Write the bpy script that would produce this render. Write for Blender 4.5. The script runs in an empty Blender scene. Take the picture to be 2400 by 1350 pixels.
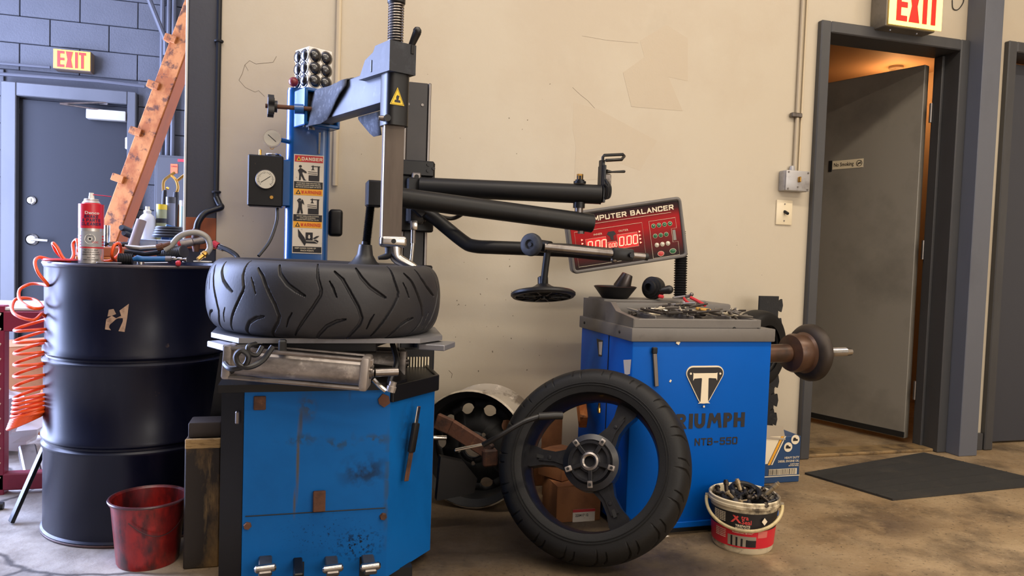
import bpy, bmesh, math, random
import numpy as np
from mathutils import Vector, Matrix, Euler

random.seed(7)
scene = bpy.context.scene
COL = scene.collection
PI = math.pi

# ------------------------------------------------------------------ camera
CAM_H, FPX = 0.944, 1733.0
_a, _p, _t = math.radians(16.0), math.radians(2.48), math.asin(0.034)
CF = Vector((math.sin(_a)*math.cos(_p), math.cos(_a)*math.cos(_p), -math.sin(_p)))
_r0 = Vector((math.cos(_a), -math.sin(_a), 0)); _u0 = _r0.cross(CF)
CR = _r0*math.cos(_t) + _u0*math.sin(_t)
CU = _u0*math.cos(_t) - _r0*math.sin(_t)
cam_data = bpy.data.cameras.new('camera')
cam = bpy.data.objects.new('camera', cam_data); COL.objects.link(cam)
cam.matrix_world = Matrix(((CR.x, CU.x, -CF.x, 0), (CR.y, CU.y, -CF.y, 0), (CR.z, CU.z, -CF.z, CAM_H), (0, 0, 0, 1)))
cam_data.sensor_width = 36; cam_data.lens = FPX/2400*36; cam_data.clip_start = 0.02
scene.camera = cam

# ------------------------------------------------------------------ world, daylight, exposure
world = bpy.data.worlds.new('world'); scene.world = world; world.use_nodes = True
_bg = world.node_tree.nodes['Background']
_bg.inputs[0].default_value = (0.55, 0.68, 1.0, 1); _bg.inputs[1].default_value = 1.0
vs = scene.view_settings
vs.view_transform = 'Standard'; vs.look = 'None'; vs.gamma = 1; vs.exposure = 0.0; vs.use_curve_mapping = False

def area_light(name, loc, direction, sx, sy, power, color):
    d = bpy.data.lights.new(name, 'AREA'); d.shape = 'RECTANGLE'; d.size = sx; d.size_y = sy
    d.energy = power; d.color = color
    o = bpy.data.objects.new(name, d); COL.objects.link(o); o.location = loc
    o.rotation_euler = Vector(direction).to_track_quat('-Z', 'Y').to_euler()
    return o
# daylight through the open roller door in the left wall
area_light('daylight_at_roller_door', (-3.18, 4.35, 1.45), (1, 0, 0), 2.8, 3.6, 980, (0.50, 0.60, 1.0))
# added frontal fill, set in a made-up window row behind the photographer
area_light('added_fill_behind_camera', (3.2, -3.17, 1.75), (0, 1, 0), 3.8, 1.7, 95, (1.0, 0.90, 0.75))
WARM = (1.0, 0.87, 0.69)
LAMP_W = 50

# ------------------------------------------------------------------ helpers
def ray(x, y):
    return CF + CR*((x-1200)/FPX) - CU*((y-675)/FPX)
def P(x, y, Y):                       # point of the photograph that stands on the plane y = Y
    d = ray(x, y); k = Y/d.y
    return Vector((d.x*k, Y, CAM_H + d.z*k))
def PZ(x, y, z=0.0):                  # the same on a level z
    d = ray(x, y); k = (z-CAM_H)/d.z
    return Vector((d.x*k, d.y*k, z))
def lin(c):
    return tuple((v/255/12.92 if v/255 <= 0.04045 else ((v/255+0.055)/1.055)**2.4) for v in c[:3]) + (1.0,)

def mat(name, col, rough=0.5, metal=0.0, layers=(), bump=0.0, spec=0.5, bscale=60.0, coat=0.0, emit=None, estr=0.0, alpha=1.0, trans=0.0, wave=None, rvar=0.0):
    """layers: (rgb, scale, lo, hi[, stretch xyz[, strength]]) noise masks of wear and dirt over the base colour"""
    m = bpy.data.materials.new(name); m.use_nodes = True
    nt = m.node_tree; N = nt.nodes; L = nt.links
    b = N['Principled BSDF']
    b.inputs['Roughness'].default_value = rough; b.inputs['Metallic'].default_value = metal
    b.inputs['Specular IOR Level'].default_value = spec
    if coat: b.inputs['Coat Weight'].default_value = coat; b.inputs['Coat Roughness'].default_value = .28
    if trans: b.inputs['Transmission Weight'].default_value = trans
    b.inputs['Alpha'].default_value = alpha
    c = lin(col); b.inputs['Base Color'].default_value = c
    tc = N.new('ShaderNodeTexCoord')
    src = None
    def noise(scale, stretch, detail=6):
        mp = N.new('ShaderNodeMapping'); mp.inputs['Scale'].default_value = stretch
        mp.inputs['Location'].default_value = (random.random()*9, random.random()*9, random.random()*9)
        L.new(tc.outputs['Object'], mp.inputs['Vector'])
        n = N.new('ShaderNodeTexNoise'); n.inputs['Scale'].default_value = scale; n.inputs['Detail'].default_value = detail
        n.inputs['Roughness'].default_value = 0.62
        L.new(mp.outputs[0], n.inputs['Vector']); return n
    for ly in layers:
        rgb, sc, lo, hi = ly[:4]
        st = ly[4] if len(ly) > 4 and ly[4] else (1, 1, 1)
        k = ly[5] if len(ly) > 5 else 1.0
        n = noise(sc, st)
        mr = N.new('ShaderNodeMapRange'); mr.inputs['From Min'].default_value = lo; mr.inputs['From Max'].default_value = hi
        mr.inputs['To Max'].default_value = k
        L.new(n.outputs['Fac'], mr.inputs['Value'])
        mx = N.new('ShaderNodeMix'); mx.data_type = 'RGBA'
        L.new(mr.outputs[0], mx.inputs[0])
        if src is None: mx.inputs[6].default_value = c
        else: L.new(src, mx.inputs[6])
        mx.inputs[7].default_value = lin(rgb); src = mx.outputs[2]
    if src is not None: L.new(src, b.inputs['Base Color'])
    if rvar:
        n = noise(9, (1, 1, 1)); mr = N.new('ShaderNodeMapRange')
        mr.inputs['To Min'].default_value = max(0.03, rough-rvar); mr.inputs['To Max'].default_value = min(1, rough+rvar)
        mr.inputs['From Min'].default_value = 0.3; mr.inputs['From Max'].default_value = 0.7
        L.new(n.outputs['Fac'], mr.inputs['Value']); L.new(mr.outputs[0], b.inputs['Roughness'])
    if bump:
        n = noise(bscale, (1, 1, 1)); bp = N.new('ShaderNodeBump'); bp.inputs['Strength'].default_value = bump
        bp.inputs['Distance'].default_value = 0.004
        L.new(n.outputs['Fac'], bp.inputs['Height']); L.new(bp.outputs[0], b.inputs['Normal'])
    if emit:
        b.inputs['Emission Color'].default_value = lin(emit); b.inputs['Emission Strength'].default_value = estr
    m.diffuse_color = c
    return m

class MB:
    """collects shapes in world space; M turns local input into world space"""
    def __init__(self, M=None):
        self.v = []; self.f = []; self.M = M or Matrix()
    def add(self, verts, faces, M=None):
        T = self.M @ M if M is not None else self.M
        n = len(self.v)
        self.v += [T @ Vector(p) for p in verts]
        self.f += [tuple(i+n for i in q) for q in faces]
        return self
    def box(self, c, s, R=None, bevel=0.0, seg=1):
        bm = bmesh.new(); bmesh.ops.create_cube(bm, size=1)
        bmesh.ops.scale(bm, vec=s, verts=bm.verts)
        if bevel:
            bmesh.ops.bevel(bm, geom=bm.edges[:], offset=min(bevel, 0.48*min(s)), segments=seg, affect='EDGES', profile=0.5)
        T = Matrix.Translation(c)
        if R is not None: T = T @ (R.to_matrix().to_4x4() if isinstance(R, Euler) else R)
        bm.verts.index_update()
        self.add([v.co.copy() for v in bm.verts], [[v.index for v in f.verts] for f in bm.faces], T)
        bm.free(); return self
    def bar(self, p0, p1, w, h, bevel=0.0, up=(0, 0, 1), seg=1):   # a box from p0 to p1, w across, h along "up"
        p0 = Vector(p0); p1 = Vector(p1); d = p1-p0; x = d.normalized()
        y = Vector(up).cross(x)
        if y.length < 1e-5: y = Vector((0, 1, 0)).cross(x)
        y.normalize(); z = x.cross(y)
        R = Matrix((x, y, z)).transposed().to_4x4()
        return self.box((p0+p1)/2, (d.length, w, h), R, bevel, seg)
    def lathe(self, prof, n=24, M=None, close=False, a0=0.0, a1=2*PI, cap=True):
        """prof: (r, z) pairs turned about local z"""
        full = abs(a1-a0-2*PI) < 1e-6
        k = len(prof); cols = n if full else n+1
        vs_ = []
        for i in range(cols):
            a = a0+(a1-a0)*i/n
            vs_ += [(r*math.cos(a), r*math.sin(a), z) for r, z in prof]
        fs = []
        for i in range(n):
            j = (i+1) % cols
            for q in range(k-1 if not close else k):
                w = (q+1) % k
                fs.append((i*k+q, j*k+q, j*k+w, i*k+w))
        if not close and full and cap:
            if prof[0][0] > 1e-6: fs.append(tuple(i*k for i in range(n))[::-1])
            if prof[-1][0] > 1e-6: fs.append(tuple(i*k+k-1 for i in range(n)))
        return self.add(vs_, fs, M)
    def cyl(self, p0, p1, r0, r1=None, n=20):
        r1 = r0 if r1 is None else r1
        return self.lathe_between(p0, p1, [(r0, 0), (r1, 1)], n)
    def lathe_between(self, p0, p1, prof, n=20):      # prof z in 0..1 along p0 -> p1
        p0 = Vector(p0); p1 = Vector(p1); d = p1-p0
        M = frame(p0, d)
        return self.lathe([(r, z*d.length) for r, z in prof], n, M)
    def tube(self, pts, r, n=8, closed=False, cap=True):
        pts = [Vector(p) for p in pts]; k = len(pts)
        rs = r if isinstance(r, (list, tuple)) else [r]*k
        tang = []
        for i in range(k):
            a = pts[i-1] if (i > 0 or closed) else pts[i]
            b = pts[(i+1) % k] if (i < k-1 or closed) else pts[i]
            tang.append((b-a).normalized())
        u = tang[0].orthogonal().normalized()
        vs_ = []
        for i in range(k):
            if i:
                u = u - tang[i]*u.dot(tang[i])
                if u.length < 1e-6: u = tang[i].orthogonal()
                u.normalize()
            w = tang[i].cross(u)
            for j in range(n):
                a = 2*PI*j/n
                vs_.append(pts[i] + (u*math.cos(a)+w*math.sin(a))*rs[i])
        fs = []
        for i in range(k if closed else k-1):
            i2 = (i+1) % k
            for j in range(n):
                j2 = (j+1) % n
                fs.append((i*n+j, i*n+j2, i2*n+j2, i2*n+j))
        if cap and not closed:
            fs.append(tuple(range(n))[::-1]); fs.append(tuple((k-1)*n+j for j in range(n)))
        return self.add(vs_, fs)
    def prism(self, poly, z0, z1, M=None):            # outline in local xy, thickness along local z
        n = len(poly)
        A = sum(poly[i][0]*poly[(i+1) % n][1]-poly[(i+1) % n][0]*poly[i][1] for i in range(n))
        if A < 0: poly = poly[::-1]
        v = [(x, y, z0) for x, y in poly]+[(x, y, z1) for x, y in poly]
        f = [tuple(range(n))[::-1], tuple(range(n, 2*n))]
        f += [(i, (i+1) % n, n+(i+1) % n, n+i) for i in range(n)]
        return self.add(v, f, M)
    def sphere(self, c, r, n=14, sc=(1, 1, 1)):
        prof = [(r*math.sin(PI*i/(n//2)), -r*math.cos(PI*i/(n//2))) for i in range(n//2+1)]
        prof[0] = (0.0, -r); prof[-1] = (0.0, r)
        return self.lathe(prof, n, Matrix.Translation(c) @ Matrix.Diagonal((*sc, 1)))
    def text(self, s, size, M, sx=1.0, align='CENTER', bold=0.0, depth=0.0003, shear=0.0, space=1.0, bend=None):
        v, f = text_geo(s, align, bold, shear, space)
        k = size
        vv = [(x*k*sx, y*k, z*depth) for x, y, z in v]
        if bend:                                       # wrapped round a can of radius bend, axis local y
            vv = [((bend+z)*math.sin(x/bend), y, (bend+z)*math.cos(x/bend)-bend) for x, y, z in vv]
        return self.add(vv, f, M)
    def build(self, name, material, parent=None, smooth=35, kind=None):
        return build(self, name, material, parent, smooth, kind)

_TXT = {}
def text_geo(s, align, bold, shear, space):
    key = (s, align, bold, shear, space)
    if key not in _TXT:
        cu = bpy.data.curves.new('txt', 'FONT'); cu.body = s; cu.align_x = align; cu.align_y = 'CENTER'
        cu.size = 1.0; cu.offset = bold; cu.shear = shear; cu.space_character = space; cu.resolution_u = 2; cu.extrude = 1.0
        ob = bpy.data.objects.new('txt', cu); COL.objects.link(ob)
        dg = bpy.context.evaluated_depsgraph_get(); dg.update()
        me = ob.evaluated_get(dg).to_mesh()
        _TXT[key] = ([tuple(v.co) for v in me.vertices], [tuple(p.vertices) for p in me.polygons])
        ob.evaluated_get(dg).to_mesh_clear()
        bpy.data.objects.remove(ob); bpy.data.curves.remove(cu)
    return _TXT[key]

def frame(p, zdir, xhint=None):                       # matrix whose local z points along zdir
    z = Vector(zdir).normalized()
    if xhint is None:
        x = z.orthogonal().normalized()
    else:
        x = Vector(xhint); x = (x - z*x.dot(z)).normalized()
    y = z.cross(x)
    M = Matrix((x, y, z)).transposed().to_4x4(); M.translation = Vector(p)
    return M
def axes(p, x, y, z):
    M = Matrix((Vector(x), Vector(y), Vector(z))).transposed().to_4x4(); M.translation = Vector(p); return M
def wallframe(p):                                     # local x right, y up, z towards the camera: prints on surfaces facing -y
    return axes(p, (1, 0, 0), (0, 0, 1), (0, -1, 0))

_SF = {'A': [[(0, 0), (.5, 1), (1, 0)], [(.22, .34), (.78, .34)]], 'B': [[(0, 0), (0, 1), (.8, 1), (.95, .88), (.95, .64), (.8, .52), (0, .52)], [(.8, .52), (1, .40), (1, .12), (.82, 0), (0, 0)]],
       'C': [[(1, .78), (1, .9), (.88, 1), (.12, 1), (0, .9), (0, .1), (.12, 0), (.88, 0), (1, .1), (1, .22)]], 'D': [[(0, 0), (0, 1), (.8, 1), (1, .82), (1, .18), (.8, 0), (0, 0)]],
       'E': [[(1, 1), (0, 1), (0, 0), (1, 0)], [(0, .52), (.85, .52)]], 'G': [[(1, .78), (1, .9), (.88, 1), (.12, 1), (0, .9), (0, .1), (.12, 0), (.88, 0), (1, .1), (1, .45), (.6, .45)]],
       'I': [[(.5, 0), (.5, 1)]], 'K': [[(0, 0), (0, 1)], [(1, 1), (.1, .48), (1, 0)]], 'L': [[(0, 1), (0, 0), (1, 0)]], 'M': [[(0, 0), (0, 1), (.5, .25), (1, 1), (1, 0)]], 'N': [[(0, 0), (0, 1), (1, 0), (1, 1)]],
       'O': [[(.12, 0), (0, .1), (0, .9), (.12, 1), (.88, 1), (1, .9), (1, .1), (.88, 0), (.12, 0)]], 'P': [[(0, 0), (0, 1), (.85, 1), (1, .88), (1, .56), (.85, .44), (0, .44)]],
       'R': [[(0, 0), (0, 1), (.85, 1), (1, .88), (1, .58), (.85, .46), (0, .46)], [(.5, .46), (1, 0)]], 'S': [[(1, .8), (1, .9), (.88, 1), (.12, 1), (0, .9), (0, .6), (.1, .52), (.9, .48), (1, .4), (1, .1), (.88, 0), (.12, 0), (0, .1), (0, .2)]],
       'T': [[(0, 1), (1, 1)], [(.5, 1), (.5, 0)]], 'U': [[(0, 1), (0, .12), (.14, 0), (.86, 0), (1, .12), (1, 1)]], 'W': [[(0, 1), (.25, 0), (.5, .8), (.75, 0), (1, 1)]],
       '-': [[(.1, .42), (.9, .42)]], '5': [[(1, 1), (.05, 1), (0, .56), (.8, .58), (1, .46), (1, .12), (.85, 0), (.12, 0), (0, .12)]], '0': [[(.12, 0), (0, .12), (0, .88), (.12, 1), (.88, 1), (1, .88), (1, .12), (.88, 0), (.12, 0)]],
       '&': [[(1, 0), (.15, .75), (.3, 1), (.6, 1), (.7, .8), (.05, .3), (.05, .1), (.25, 0), (.6, 0), (1, .4)]]}
def block_text(mb, s, h, w, t, gap, right=None, left=None, M=None, depth=.0006, bend=None):
    """heavy sans lettering drawn with strokes of thickness t; letters w wide and h high"""
    adv = lambda ch: (w*.45 if ch == ' ' else (t if ch == 'I' else w))+gap
    total = sum(adv(c) for c in s)-gap
    x = left if left is not None else (right-total if right is not None else -total/2)
    k = 0
    for ch in s:
        if ch != ' ':
            for pl in _SF[ch]:
                cw = 0 if ch == 'I' else w-t
                pts = [Vector((x+t/2+px_*cw if ch != 'I' else x+t/2, -h/2+t/2+py_*(h-t))) for px_, py_ in pl]
                for a, b in zip(pts[:-1], pts[1:]):
                    d = (b-a).normalized()*(t/2); n_ = Vector((-d.y, d.x)); a2 = a-d*.98; b2 = b+d*.98
                    k += 1; mb_M = M or Matrix()
                    q = [(p.x, p.y) for p in (a2-n_, b2-n_, b2+n_, a2+n_)]
                    if bend: mb.add([bend(px_, py_, .00001*(k % 9)) for px_, py_ in q], [(0, 1, 2, 3)], mb_M)
                    else: mb.prism(q, 0, depth+.00001*(k % 9), mb_M)
        x += adv(ch)
    return mb
def add_stains(m, blobs, origin):
    """oil smudges, drips and spatter of a place of their own: (centre, radii xyz, rgb, strength, noise scale, noise threshold)"""
    nt = m.node_tree; N = nt.nodes; L = nt.links; b = N['Principled BSDF']
    tc = N.new('ShaderNodeTexCoord')
    for c, r, rgb, k, ns, th in blobs:
        mp = N.new('ShaderNodeMapping'); mp.vector_type = 'TEXTURE'; mp.inputs['Location'].default_value = Vector(c)-Vector(origin); mp.inputs['Scale'].default_value = r
        L.new(tc.outputs['Object'], mp.inputs['Vector'])
        ln = N.new('ShaderNodeVectorMath'); ln.operation = 'LENGTH'; L.new(mp.outputs[0], ln.inputs[0])
        fo = N.new('ShaderNodeMapRange'); fo.inputs['From Min'].default_value = 1.0; fo.inputs['From Max'].default_value = .25; L.new(ln.outputs['Value'], fo.inputs['Value'])
        nz = N.new('ShaderNodeTexNoise'); nz.inputs['Scale'].default_value = ns; nz.inputs['Detail'].default_value = 6; L.new(tc.outputs['Object'], nz.inputs['Vector'])
        nm = N.new('ShaderNodeMapRange'); nm.inputs['From Min'].default_value = th; nm.inputs['From Max'].default_value = th+.1; L.new(nz.outputs['Fac'], nm.inputs['Value'])
        mu = N.new('ShaderNodeMath'); mu.operation = 'MULTIPLY'; L.new(fo.outputs[0], mu.inputs[0]); L.new(nm.outputs[0], mu.inputs[1])
        m2 = N.new('ShaderNodeMath'); m2.operation = 'MULTIPLY'; L.new(mu.outputs[0], m2.inputs[0]); m2.inputs[1].default_value = k
        mx = N.new('ShaderNodeMix'); mx.data_type = 'RGBA'; L.new(m2.outputs[0], mx.inputs[0])
        if b.inputs['Base Color'].links: L.new(b.inputs['Base Color'].links[0].from_socket, mx.inputs[6])
        else: mx.inputs[6].default_value = b.inputs['Base Color'].default_value
        mx.inputs[7].default_value = lin(rgb); L.new(mx.outputs[2], b.inputs['Base Color'])

ROOT = {}
def build(mb, name, material, parent=None, smooth=35, kind=None):
    me = bpy.data.meshes.new(name)
    o = bpy.data.objects.new(name, me); COL.objects.link(o)
    if parent is not None:
        M = ROOT[parent]; ROOT[o] = M; Mi = M.inverted()
        vv = [Mi @ v for v in mb.v]; o.parent = parent
    else:
        xs = [v.x for v in mb.v]; ys = [v.y for v in mb.v]; zs = [v.z for v in mb.v]
        c = Vector(((min(xs)+max(xs))/2, (min(ys)+max(ys))/2, min(zs)))
        vv = [v-c for v in mb.v]; o.location = c; ROOT[o] = Matrix.Translation(c)
    me.from_pydata([tuple(v) for v in vv], [], mb.f); me.update()
    me.materials.append(material)
    if smooth:
        me.shade_smooth(); me.set_sharp_from_angle(angle=math.radians(smooth))
    if kind: o['kind'] = kind
    return o
def thing(name, label, cat, loc, M=None, group=None, kind=None):
    o = bpy.data.objects.new(name, None); COL.objects.link(o)
    o.empty_display_size = 0.05
    T = Matrix.Translation(loc) if M is None else M
    o.matrix_world = T; ROOT[o] = T
    if kind: o['kind'] = kind
    if label: o['label'] = label
    if cat: o['category'] = cat
    if group: o['group'] = group
    return o
def tag(o, label, cat, group=None):
    o['label'] = label; o['category'] = cat
    if group: o['group'] = group
    return o
def struct(o, label=None):
    o['kind'] = 'structure'
    if label: o['label'] = label
    return o
def arc(c, r, a0, a1, n, ux=(1, 0, 0), uy=(0, 0, 1)):
    c = Vector(c); ux = Vector(ux); uy = Vector(uy)
    return [c+ux*(r*math.cos(a0+(a1-a0)*i/n))+uy*(r*math.sin(a0+(a1-a0)*i/n)) for i in range(n+1)]
def smooth_path(pts, per=6):                          # Catmull-Rom through points
    p = [Vector(q) for q in pts]; p = [p[0]*2-p[1]]+p+[p[-1]*2-p[-2]]
    out = []
    for i in range(1, len(p)-2):
        for k in range(per):
            t = k/per
            out.append(0.5*((2*p[i])+(p[i+1]-p[i-1])*t+(2*p[i-1]-5*p[i]+4*p[i+1]-p[i+2])*t*t+(3*p[i]-p[i-1]-3*p[i+1]+p[i+2])*t**3))
    out.append(p[-2]); return out
def disc2d(cx, cy, r, n=16): return [(cx+r*math.cos(2*PI*i/n), cy+r*math.sin(2*PI*i/n)) for i in range(n)]
def rrect(w, h, r, n=4):
    out = []
    for cx, cy, a in ((w/2-r, h/2-r, 0), (-w/2+r, h/2-r, PI/2), (-w/2+r, -h/2+r, PI), (w/2-r, -h/2+r, 1.5*PI)):
        out += [(cx+r*math.cos(a+PI/2*i/n), cy+r*math.sin(a+PI/2*i/n)) for i in range(n+1)]
    return out

# ------------------------------------------------------------------ materials
M_wall = mat('cream wall paint', (192, 181, 161), 0.34, layers=[((183, 168, 146), 1.3, .46, .6, None, .5), ((160, 150, 132), 2.2, .62, .78, (1, 1, .6), .35), ((86, 80, 70), 34, .735, .76, None, .7)], bump=0.13, bscale=26)
M_block = mat('grey painted block', (58, 58, 62), 0.6, layers=[((50, 50, 54), 5, .45, .7, None, .6)], bump=0.5, bscale=90)
M_mortar = mat('painted mortar', (58, 58, 62), 0.8, bump=0.4, bscale=80)
M_greypaint = mat('dark grey door paint', (132, 127, 118), 0.42, layers=[((88, 85, 78), 2.2, .5, .75, None, .6), ((140, 134, 120), 30, .745, .77, None, .6)], bump=0.08, bscale=40)
M_frame = mat('frame grey paint', (66, 66, 68), 0.38, layers=[((52, 52, 54), 6, .5, .75, (1, 1, .3), .6)], bump=0.06)
M_colblue = mat('blue grey column paint', (92, 95, 104), 0.45, layers=[((70, 72, 80), 3, .5, .7, (1, 1, .3), .5)], bump=0.06)
M_floor = mat('stained concrete', (164, 142, 110), 0.6, layers=[((124, 100, 70), 1.1, .42, .62, None, .85), ((58, 46, 36), 2.4, .50, .66, None, .8), ((176, 158, 128), 80, .58, .7, None, .45), ((56, 46, 36), 70, .58, .66, None, .7), ((188, 172, 140), 3.1, .66, .70, None, .6), ((46, 38, 32), 1.7, .62, .74, (1, 1, 1), .8)], bump=0.5, bscale=55, rvar=.18)
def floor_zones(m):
    # the slab by the roller door is concrete coloured paler, standing in for daylight, the shop floor round the machines is brown with oil
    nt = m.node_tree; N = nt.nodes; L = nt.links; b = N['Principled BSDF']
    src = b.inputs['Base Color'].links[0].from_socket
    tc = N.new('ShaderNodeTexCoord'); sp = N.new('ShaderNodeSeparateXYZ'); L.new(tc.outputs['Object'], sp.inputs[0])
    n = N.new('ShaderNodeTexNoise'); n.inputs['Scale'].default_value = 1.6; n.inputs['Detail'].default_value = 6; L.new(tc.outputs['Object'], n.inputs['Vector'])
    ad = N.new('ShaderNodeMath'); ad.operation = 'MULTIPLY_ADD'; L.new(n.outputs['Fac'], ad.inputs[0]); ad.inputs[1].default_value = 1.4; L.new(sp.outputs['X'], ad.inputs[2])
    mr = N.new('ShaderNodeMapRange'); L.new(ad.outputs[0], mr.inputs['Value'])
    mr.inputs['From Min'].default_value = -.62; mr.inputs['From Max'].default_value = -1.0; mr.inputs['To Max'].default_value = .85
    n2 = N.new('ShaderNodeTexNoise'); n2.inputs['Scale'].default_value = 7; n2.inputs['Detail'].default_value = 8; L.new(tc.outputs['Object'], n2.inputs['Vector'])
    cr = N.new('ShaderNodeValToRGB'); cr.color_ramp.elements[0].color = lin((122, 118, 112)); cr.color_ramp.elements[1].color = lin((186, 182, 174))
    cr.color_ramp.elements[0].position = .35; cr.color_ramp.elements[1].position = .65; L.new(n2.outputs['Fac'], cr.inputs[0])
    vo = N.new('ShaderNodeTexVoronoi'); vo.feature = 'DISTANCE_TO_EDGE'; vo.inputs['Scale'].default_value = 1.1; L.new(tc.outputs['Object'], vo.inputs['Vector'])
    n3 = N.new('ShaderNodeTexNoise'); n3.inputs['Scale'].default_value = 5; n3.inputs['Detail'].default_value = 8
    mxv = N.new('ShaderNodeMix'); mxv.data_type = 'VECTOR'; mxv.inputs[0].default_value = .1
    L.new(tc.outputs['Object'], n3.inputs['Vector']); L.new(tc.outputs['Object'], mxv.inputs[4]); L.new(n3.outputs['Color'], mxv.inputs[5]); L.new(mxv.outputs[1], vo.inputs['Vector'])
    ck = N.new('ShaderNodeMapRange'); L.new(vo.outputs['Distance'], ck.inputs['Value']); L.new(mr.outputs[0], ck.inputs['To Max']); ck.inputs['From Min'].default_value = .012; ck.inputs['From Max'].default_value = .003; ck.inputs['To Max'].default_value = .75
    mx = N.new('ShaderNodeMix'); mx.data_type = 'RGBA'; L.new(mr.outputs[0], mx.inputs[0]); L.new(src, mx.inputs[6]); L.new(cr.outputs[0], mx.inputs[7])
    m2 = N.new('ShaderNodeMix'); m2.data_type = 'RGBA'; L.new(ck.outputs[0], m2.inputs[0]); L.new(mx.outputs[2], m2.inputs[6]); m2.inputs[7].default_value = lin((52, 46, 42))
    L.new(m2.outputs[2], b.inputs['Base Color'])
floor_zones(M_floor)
add_stains(M_floor, [((.62, 2.35, 0), (.75, .65, 1), (34, 27, 24), .9, 2.6, .30), ((1.15, 1.95, 0), (.6, .28, 1), (40, 32, 26), .8, 4, .38), ((.1, 1.9, 0), (.6, .3, 1), (38, 32, 28), .85, 3, .3), ((1.75, 1.75, 0), (.35, .12, 1), (52, 42, 38), .8, 6, .42), ((2.05, 2.2, 0), (.3, .15, 1), (56, 40, 34), .7, 6, .42)], (1.1, 1.75, -.1))
M_drum = mat('navy black drum paint', (11, 14, 33), 0.36, spec=.2, layers=[((40, 40, 54), 7, .5, .75, (1, 1, .25), .55), ((86, 70, 60), 26, .68, .74, None, .5)], bump=0.06, bscale=12, coat=.2)
M_rust = mat('rusty steel', (96, 62, 44), 0.75, .2, layers=[((56, 40, 34), 14, .45, .65), ((150, 104, 70), 30, .6, .7, None, .5)], bump=.4)
M_blue = mat('machine blue paint', (12, 92, 164), 0.42, spec=.15, layers=[((10, 72, 134), 3, .5, .72, None, .5), ((52, 60, 70), 9, .67, .75, (1.4, 1, .3), .6), ((30, 26, 26), 75, .71, .75, None, .7)], bump=.04, coat=.05)
M_blue2 = mat('balancer blue paint', (0, 84, 176), 0.45, spec=.1, layers=[((0, 74, 160), 2, .5, .75, None, .45), ((30, 34, 44), 42, .74, .78, None, .6)])
M_bluecol = mat('column blue gloss', (8, 78, 144), 0.22, layers=[((14, 60, 112), 4, .5, .75, None, .4)], coat=.5)
M_blackm = mat('black machine paint', (13, 13, 16), 0.42, spec=.3, layers=[((40, 36, 34), 16, .64, .74, None, .5), ((90, 76, 62), 50, .72, .76, None, .5)], bump=.05, coat=.15)
M_blacktube = mat('black tube paint', (12, 12, 13), 0.52, spec=.35, layers=[((44, 38, 34), 12, .6, .75, None, .45), ((120, 110, 96), 45, .74, .77, None, .6)], bump=.05, coat=.05)
M_blackpl = mat('black plastic', (18, 18, 20), 0.45, layers=[((44, 42, 42), 20, .6, .75, None, .5)], bump=.08)
M_greycast = mat('grey plastic cover', (104, 100, 96), 0.5, layers=[((82, 78, 74), 5, .5, .7, None, .6), ((56, 52, 50), 14, .64, .74, None, .5)], bump=.08)
M_headgrey = mat('scuffed dark head cover', (40, 42, 48), 0.5, spec=.3, layers=[((66, 70, 78), 14, .54, .68, None, .6)], bump=.05)
M_steel = mat('worn steel', (128, 122, 118), 0.32, .9, layers=[((70, 62, 56), 10, .52, .7, (1, 1, .25), .7)], bump=.05)
M_brightsteel = mat('bright steel', (190, 186, 180), 0.22, 1.0, layers=[((90, 84, 78), 18, .6, .72, None, .6)])
M_shaft = mat('brown worn hex shaft', (84, 74, 66), 0.5, .55, layers=[((58, 48, 42), 14, .45, .68, (1, 1, .12), .8), ((160, 150, 136), 20, .66, .72, (1, 1, .15), .6)])
M_dirtyalu = mat('dirty aluminium', (158, 150, 144), 0.45, .55, layers=[((70, 62, 58), 9, .46, .64, (.5, 1, 1), .85), ((210, 200, 190), 22, .6, .7, None, .6)], bump=.2)
M_rubber = mat('tire rubber', (38, 38, 42), 0.5, spec=.4, layers=[((54, 53, 55), 7, .5, .72, None, .5)], bump=.1, bscale=160)
M_rubber2 = mat('wheel tire rubber', (17, 17, 18), 0.55, spec=.3, layers=[((32, 30, 29), 8, .55, .75, None, .5), ((70, 58, 46), 26, .7, .76, None, .3)], bump=.12, bscale=160)
M_rim = mat('black alloy rim', (24, 24, 28), 0.36, .35, layers=[((54, 53, 54), 10, .55, .75, None, .6)], coat=.2)
M_table = mat('worn turntable plate', (132, 132, 136), 0.42, .5, layers=[((80, 74, 72), 7, .5, .68, None, .7), ((60, 46, 40), 40, .68, .73, None, .8)], bump=.08)
M_orange = mat('orange hose', (240, 84, 22), 0.3, coat=.3)
M_wood = mat('orange stained plywood', (186, 118, 62), 0.65, spec=.25, layers=[((146, 76, 28), 16, .42, .6, (1, 1, .6), .85), ((74, 44, 30), 24, .54, .64, None, .85), ((44, 34, 34), 18, .62, .70, None, .8)], bump=.1)
M_woodedge = mat('planed timber edge', (156, 80, 36), 0.6, layers=[((130, 72, 46), 10, .45, .65, (1, 1, .12), .8)], bump=.1)
M_woodgrey = mat('oily timber', (128, 100, 58), 0.65, layers=[((30, 24, 20), 7, .36, .50, (1, 1, .4), .97), ((176, 144, 92), 16, .58, .7, (1, 1, .15), .7)], bump=.5, bscale=30)
M_woodtop = mat('raw timber end', (172, 140, 90), 0.7, layers=[((120, 90, 52), 30, .5, .6, (1, 1, 6), .7)], bump=.2)
M_redpl = mat('red bucket plastic', (160, 30, 24), 0.36, layers=[((92, 20, 22), 9, .42, .56, (1, 1, .4), .9), ((34, 16, 20), 14, .48, .62, (1, 1, .45), .85)], bump=.05, coat=.1)
M_oil = mat('dark red oily liquid', (120, 26, 24), 0.15)
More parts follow.
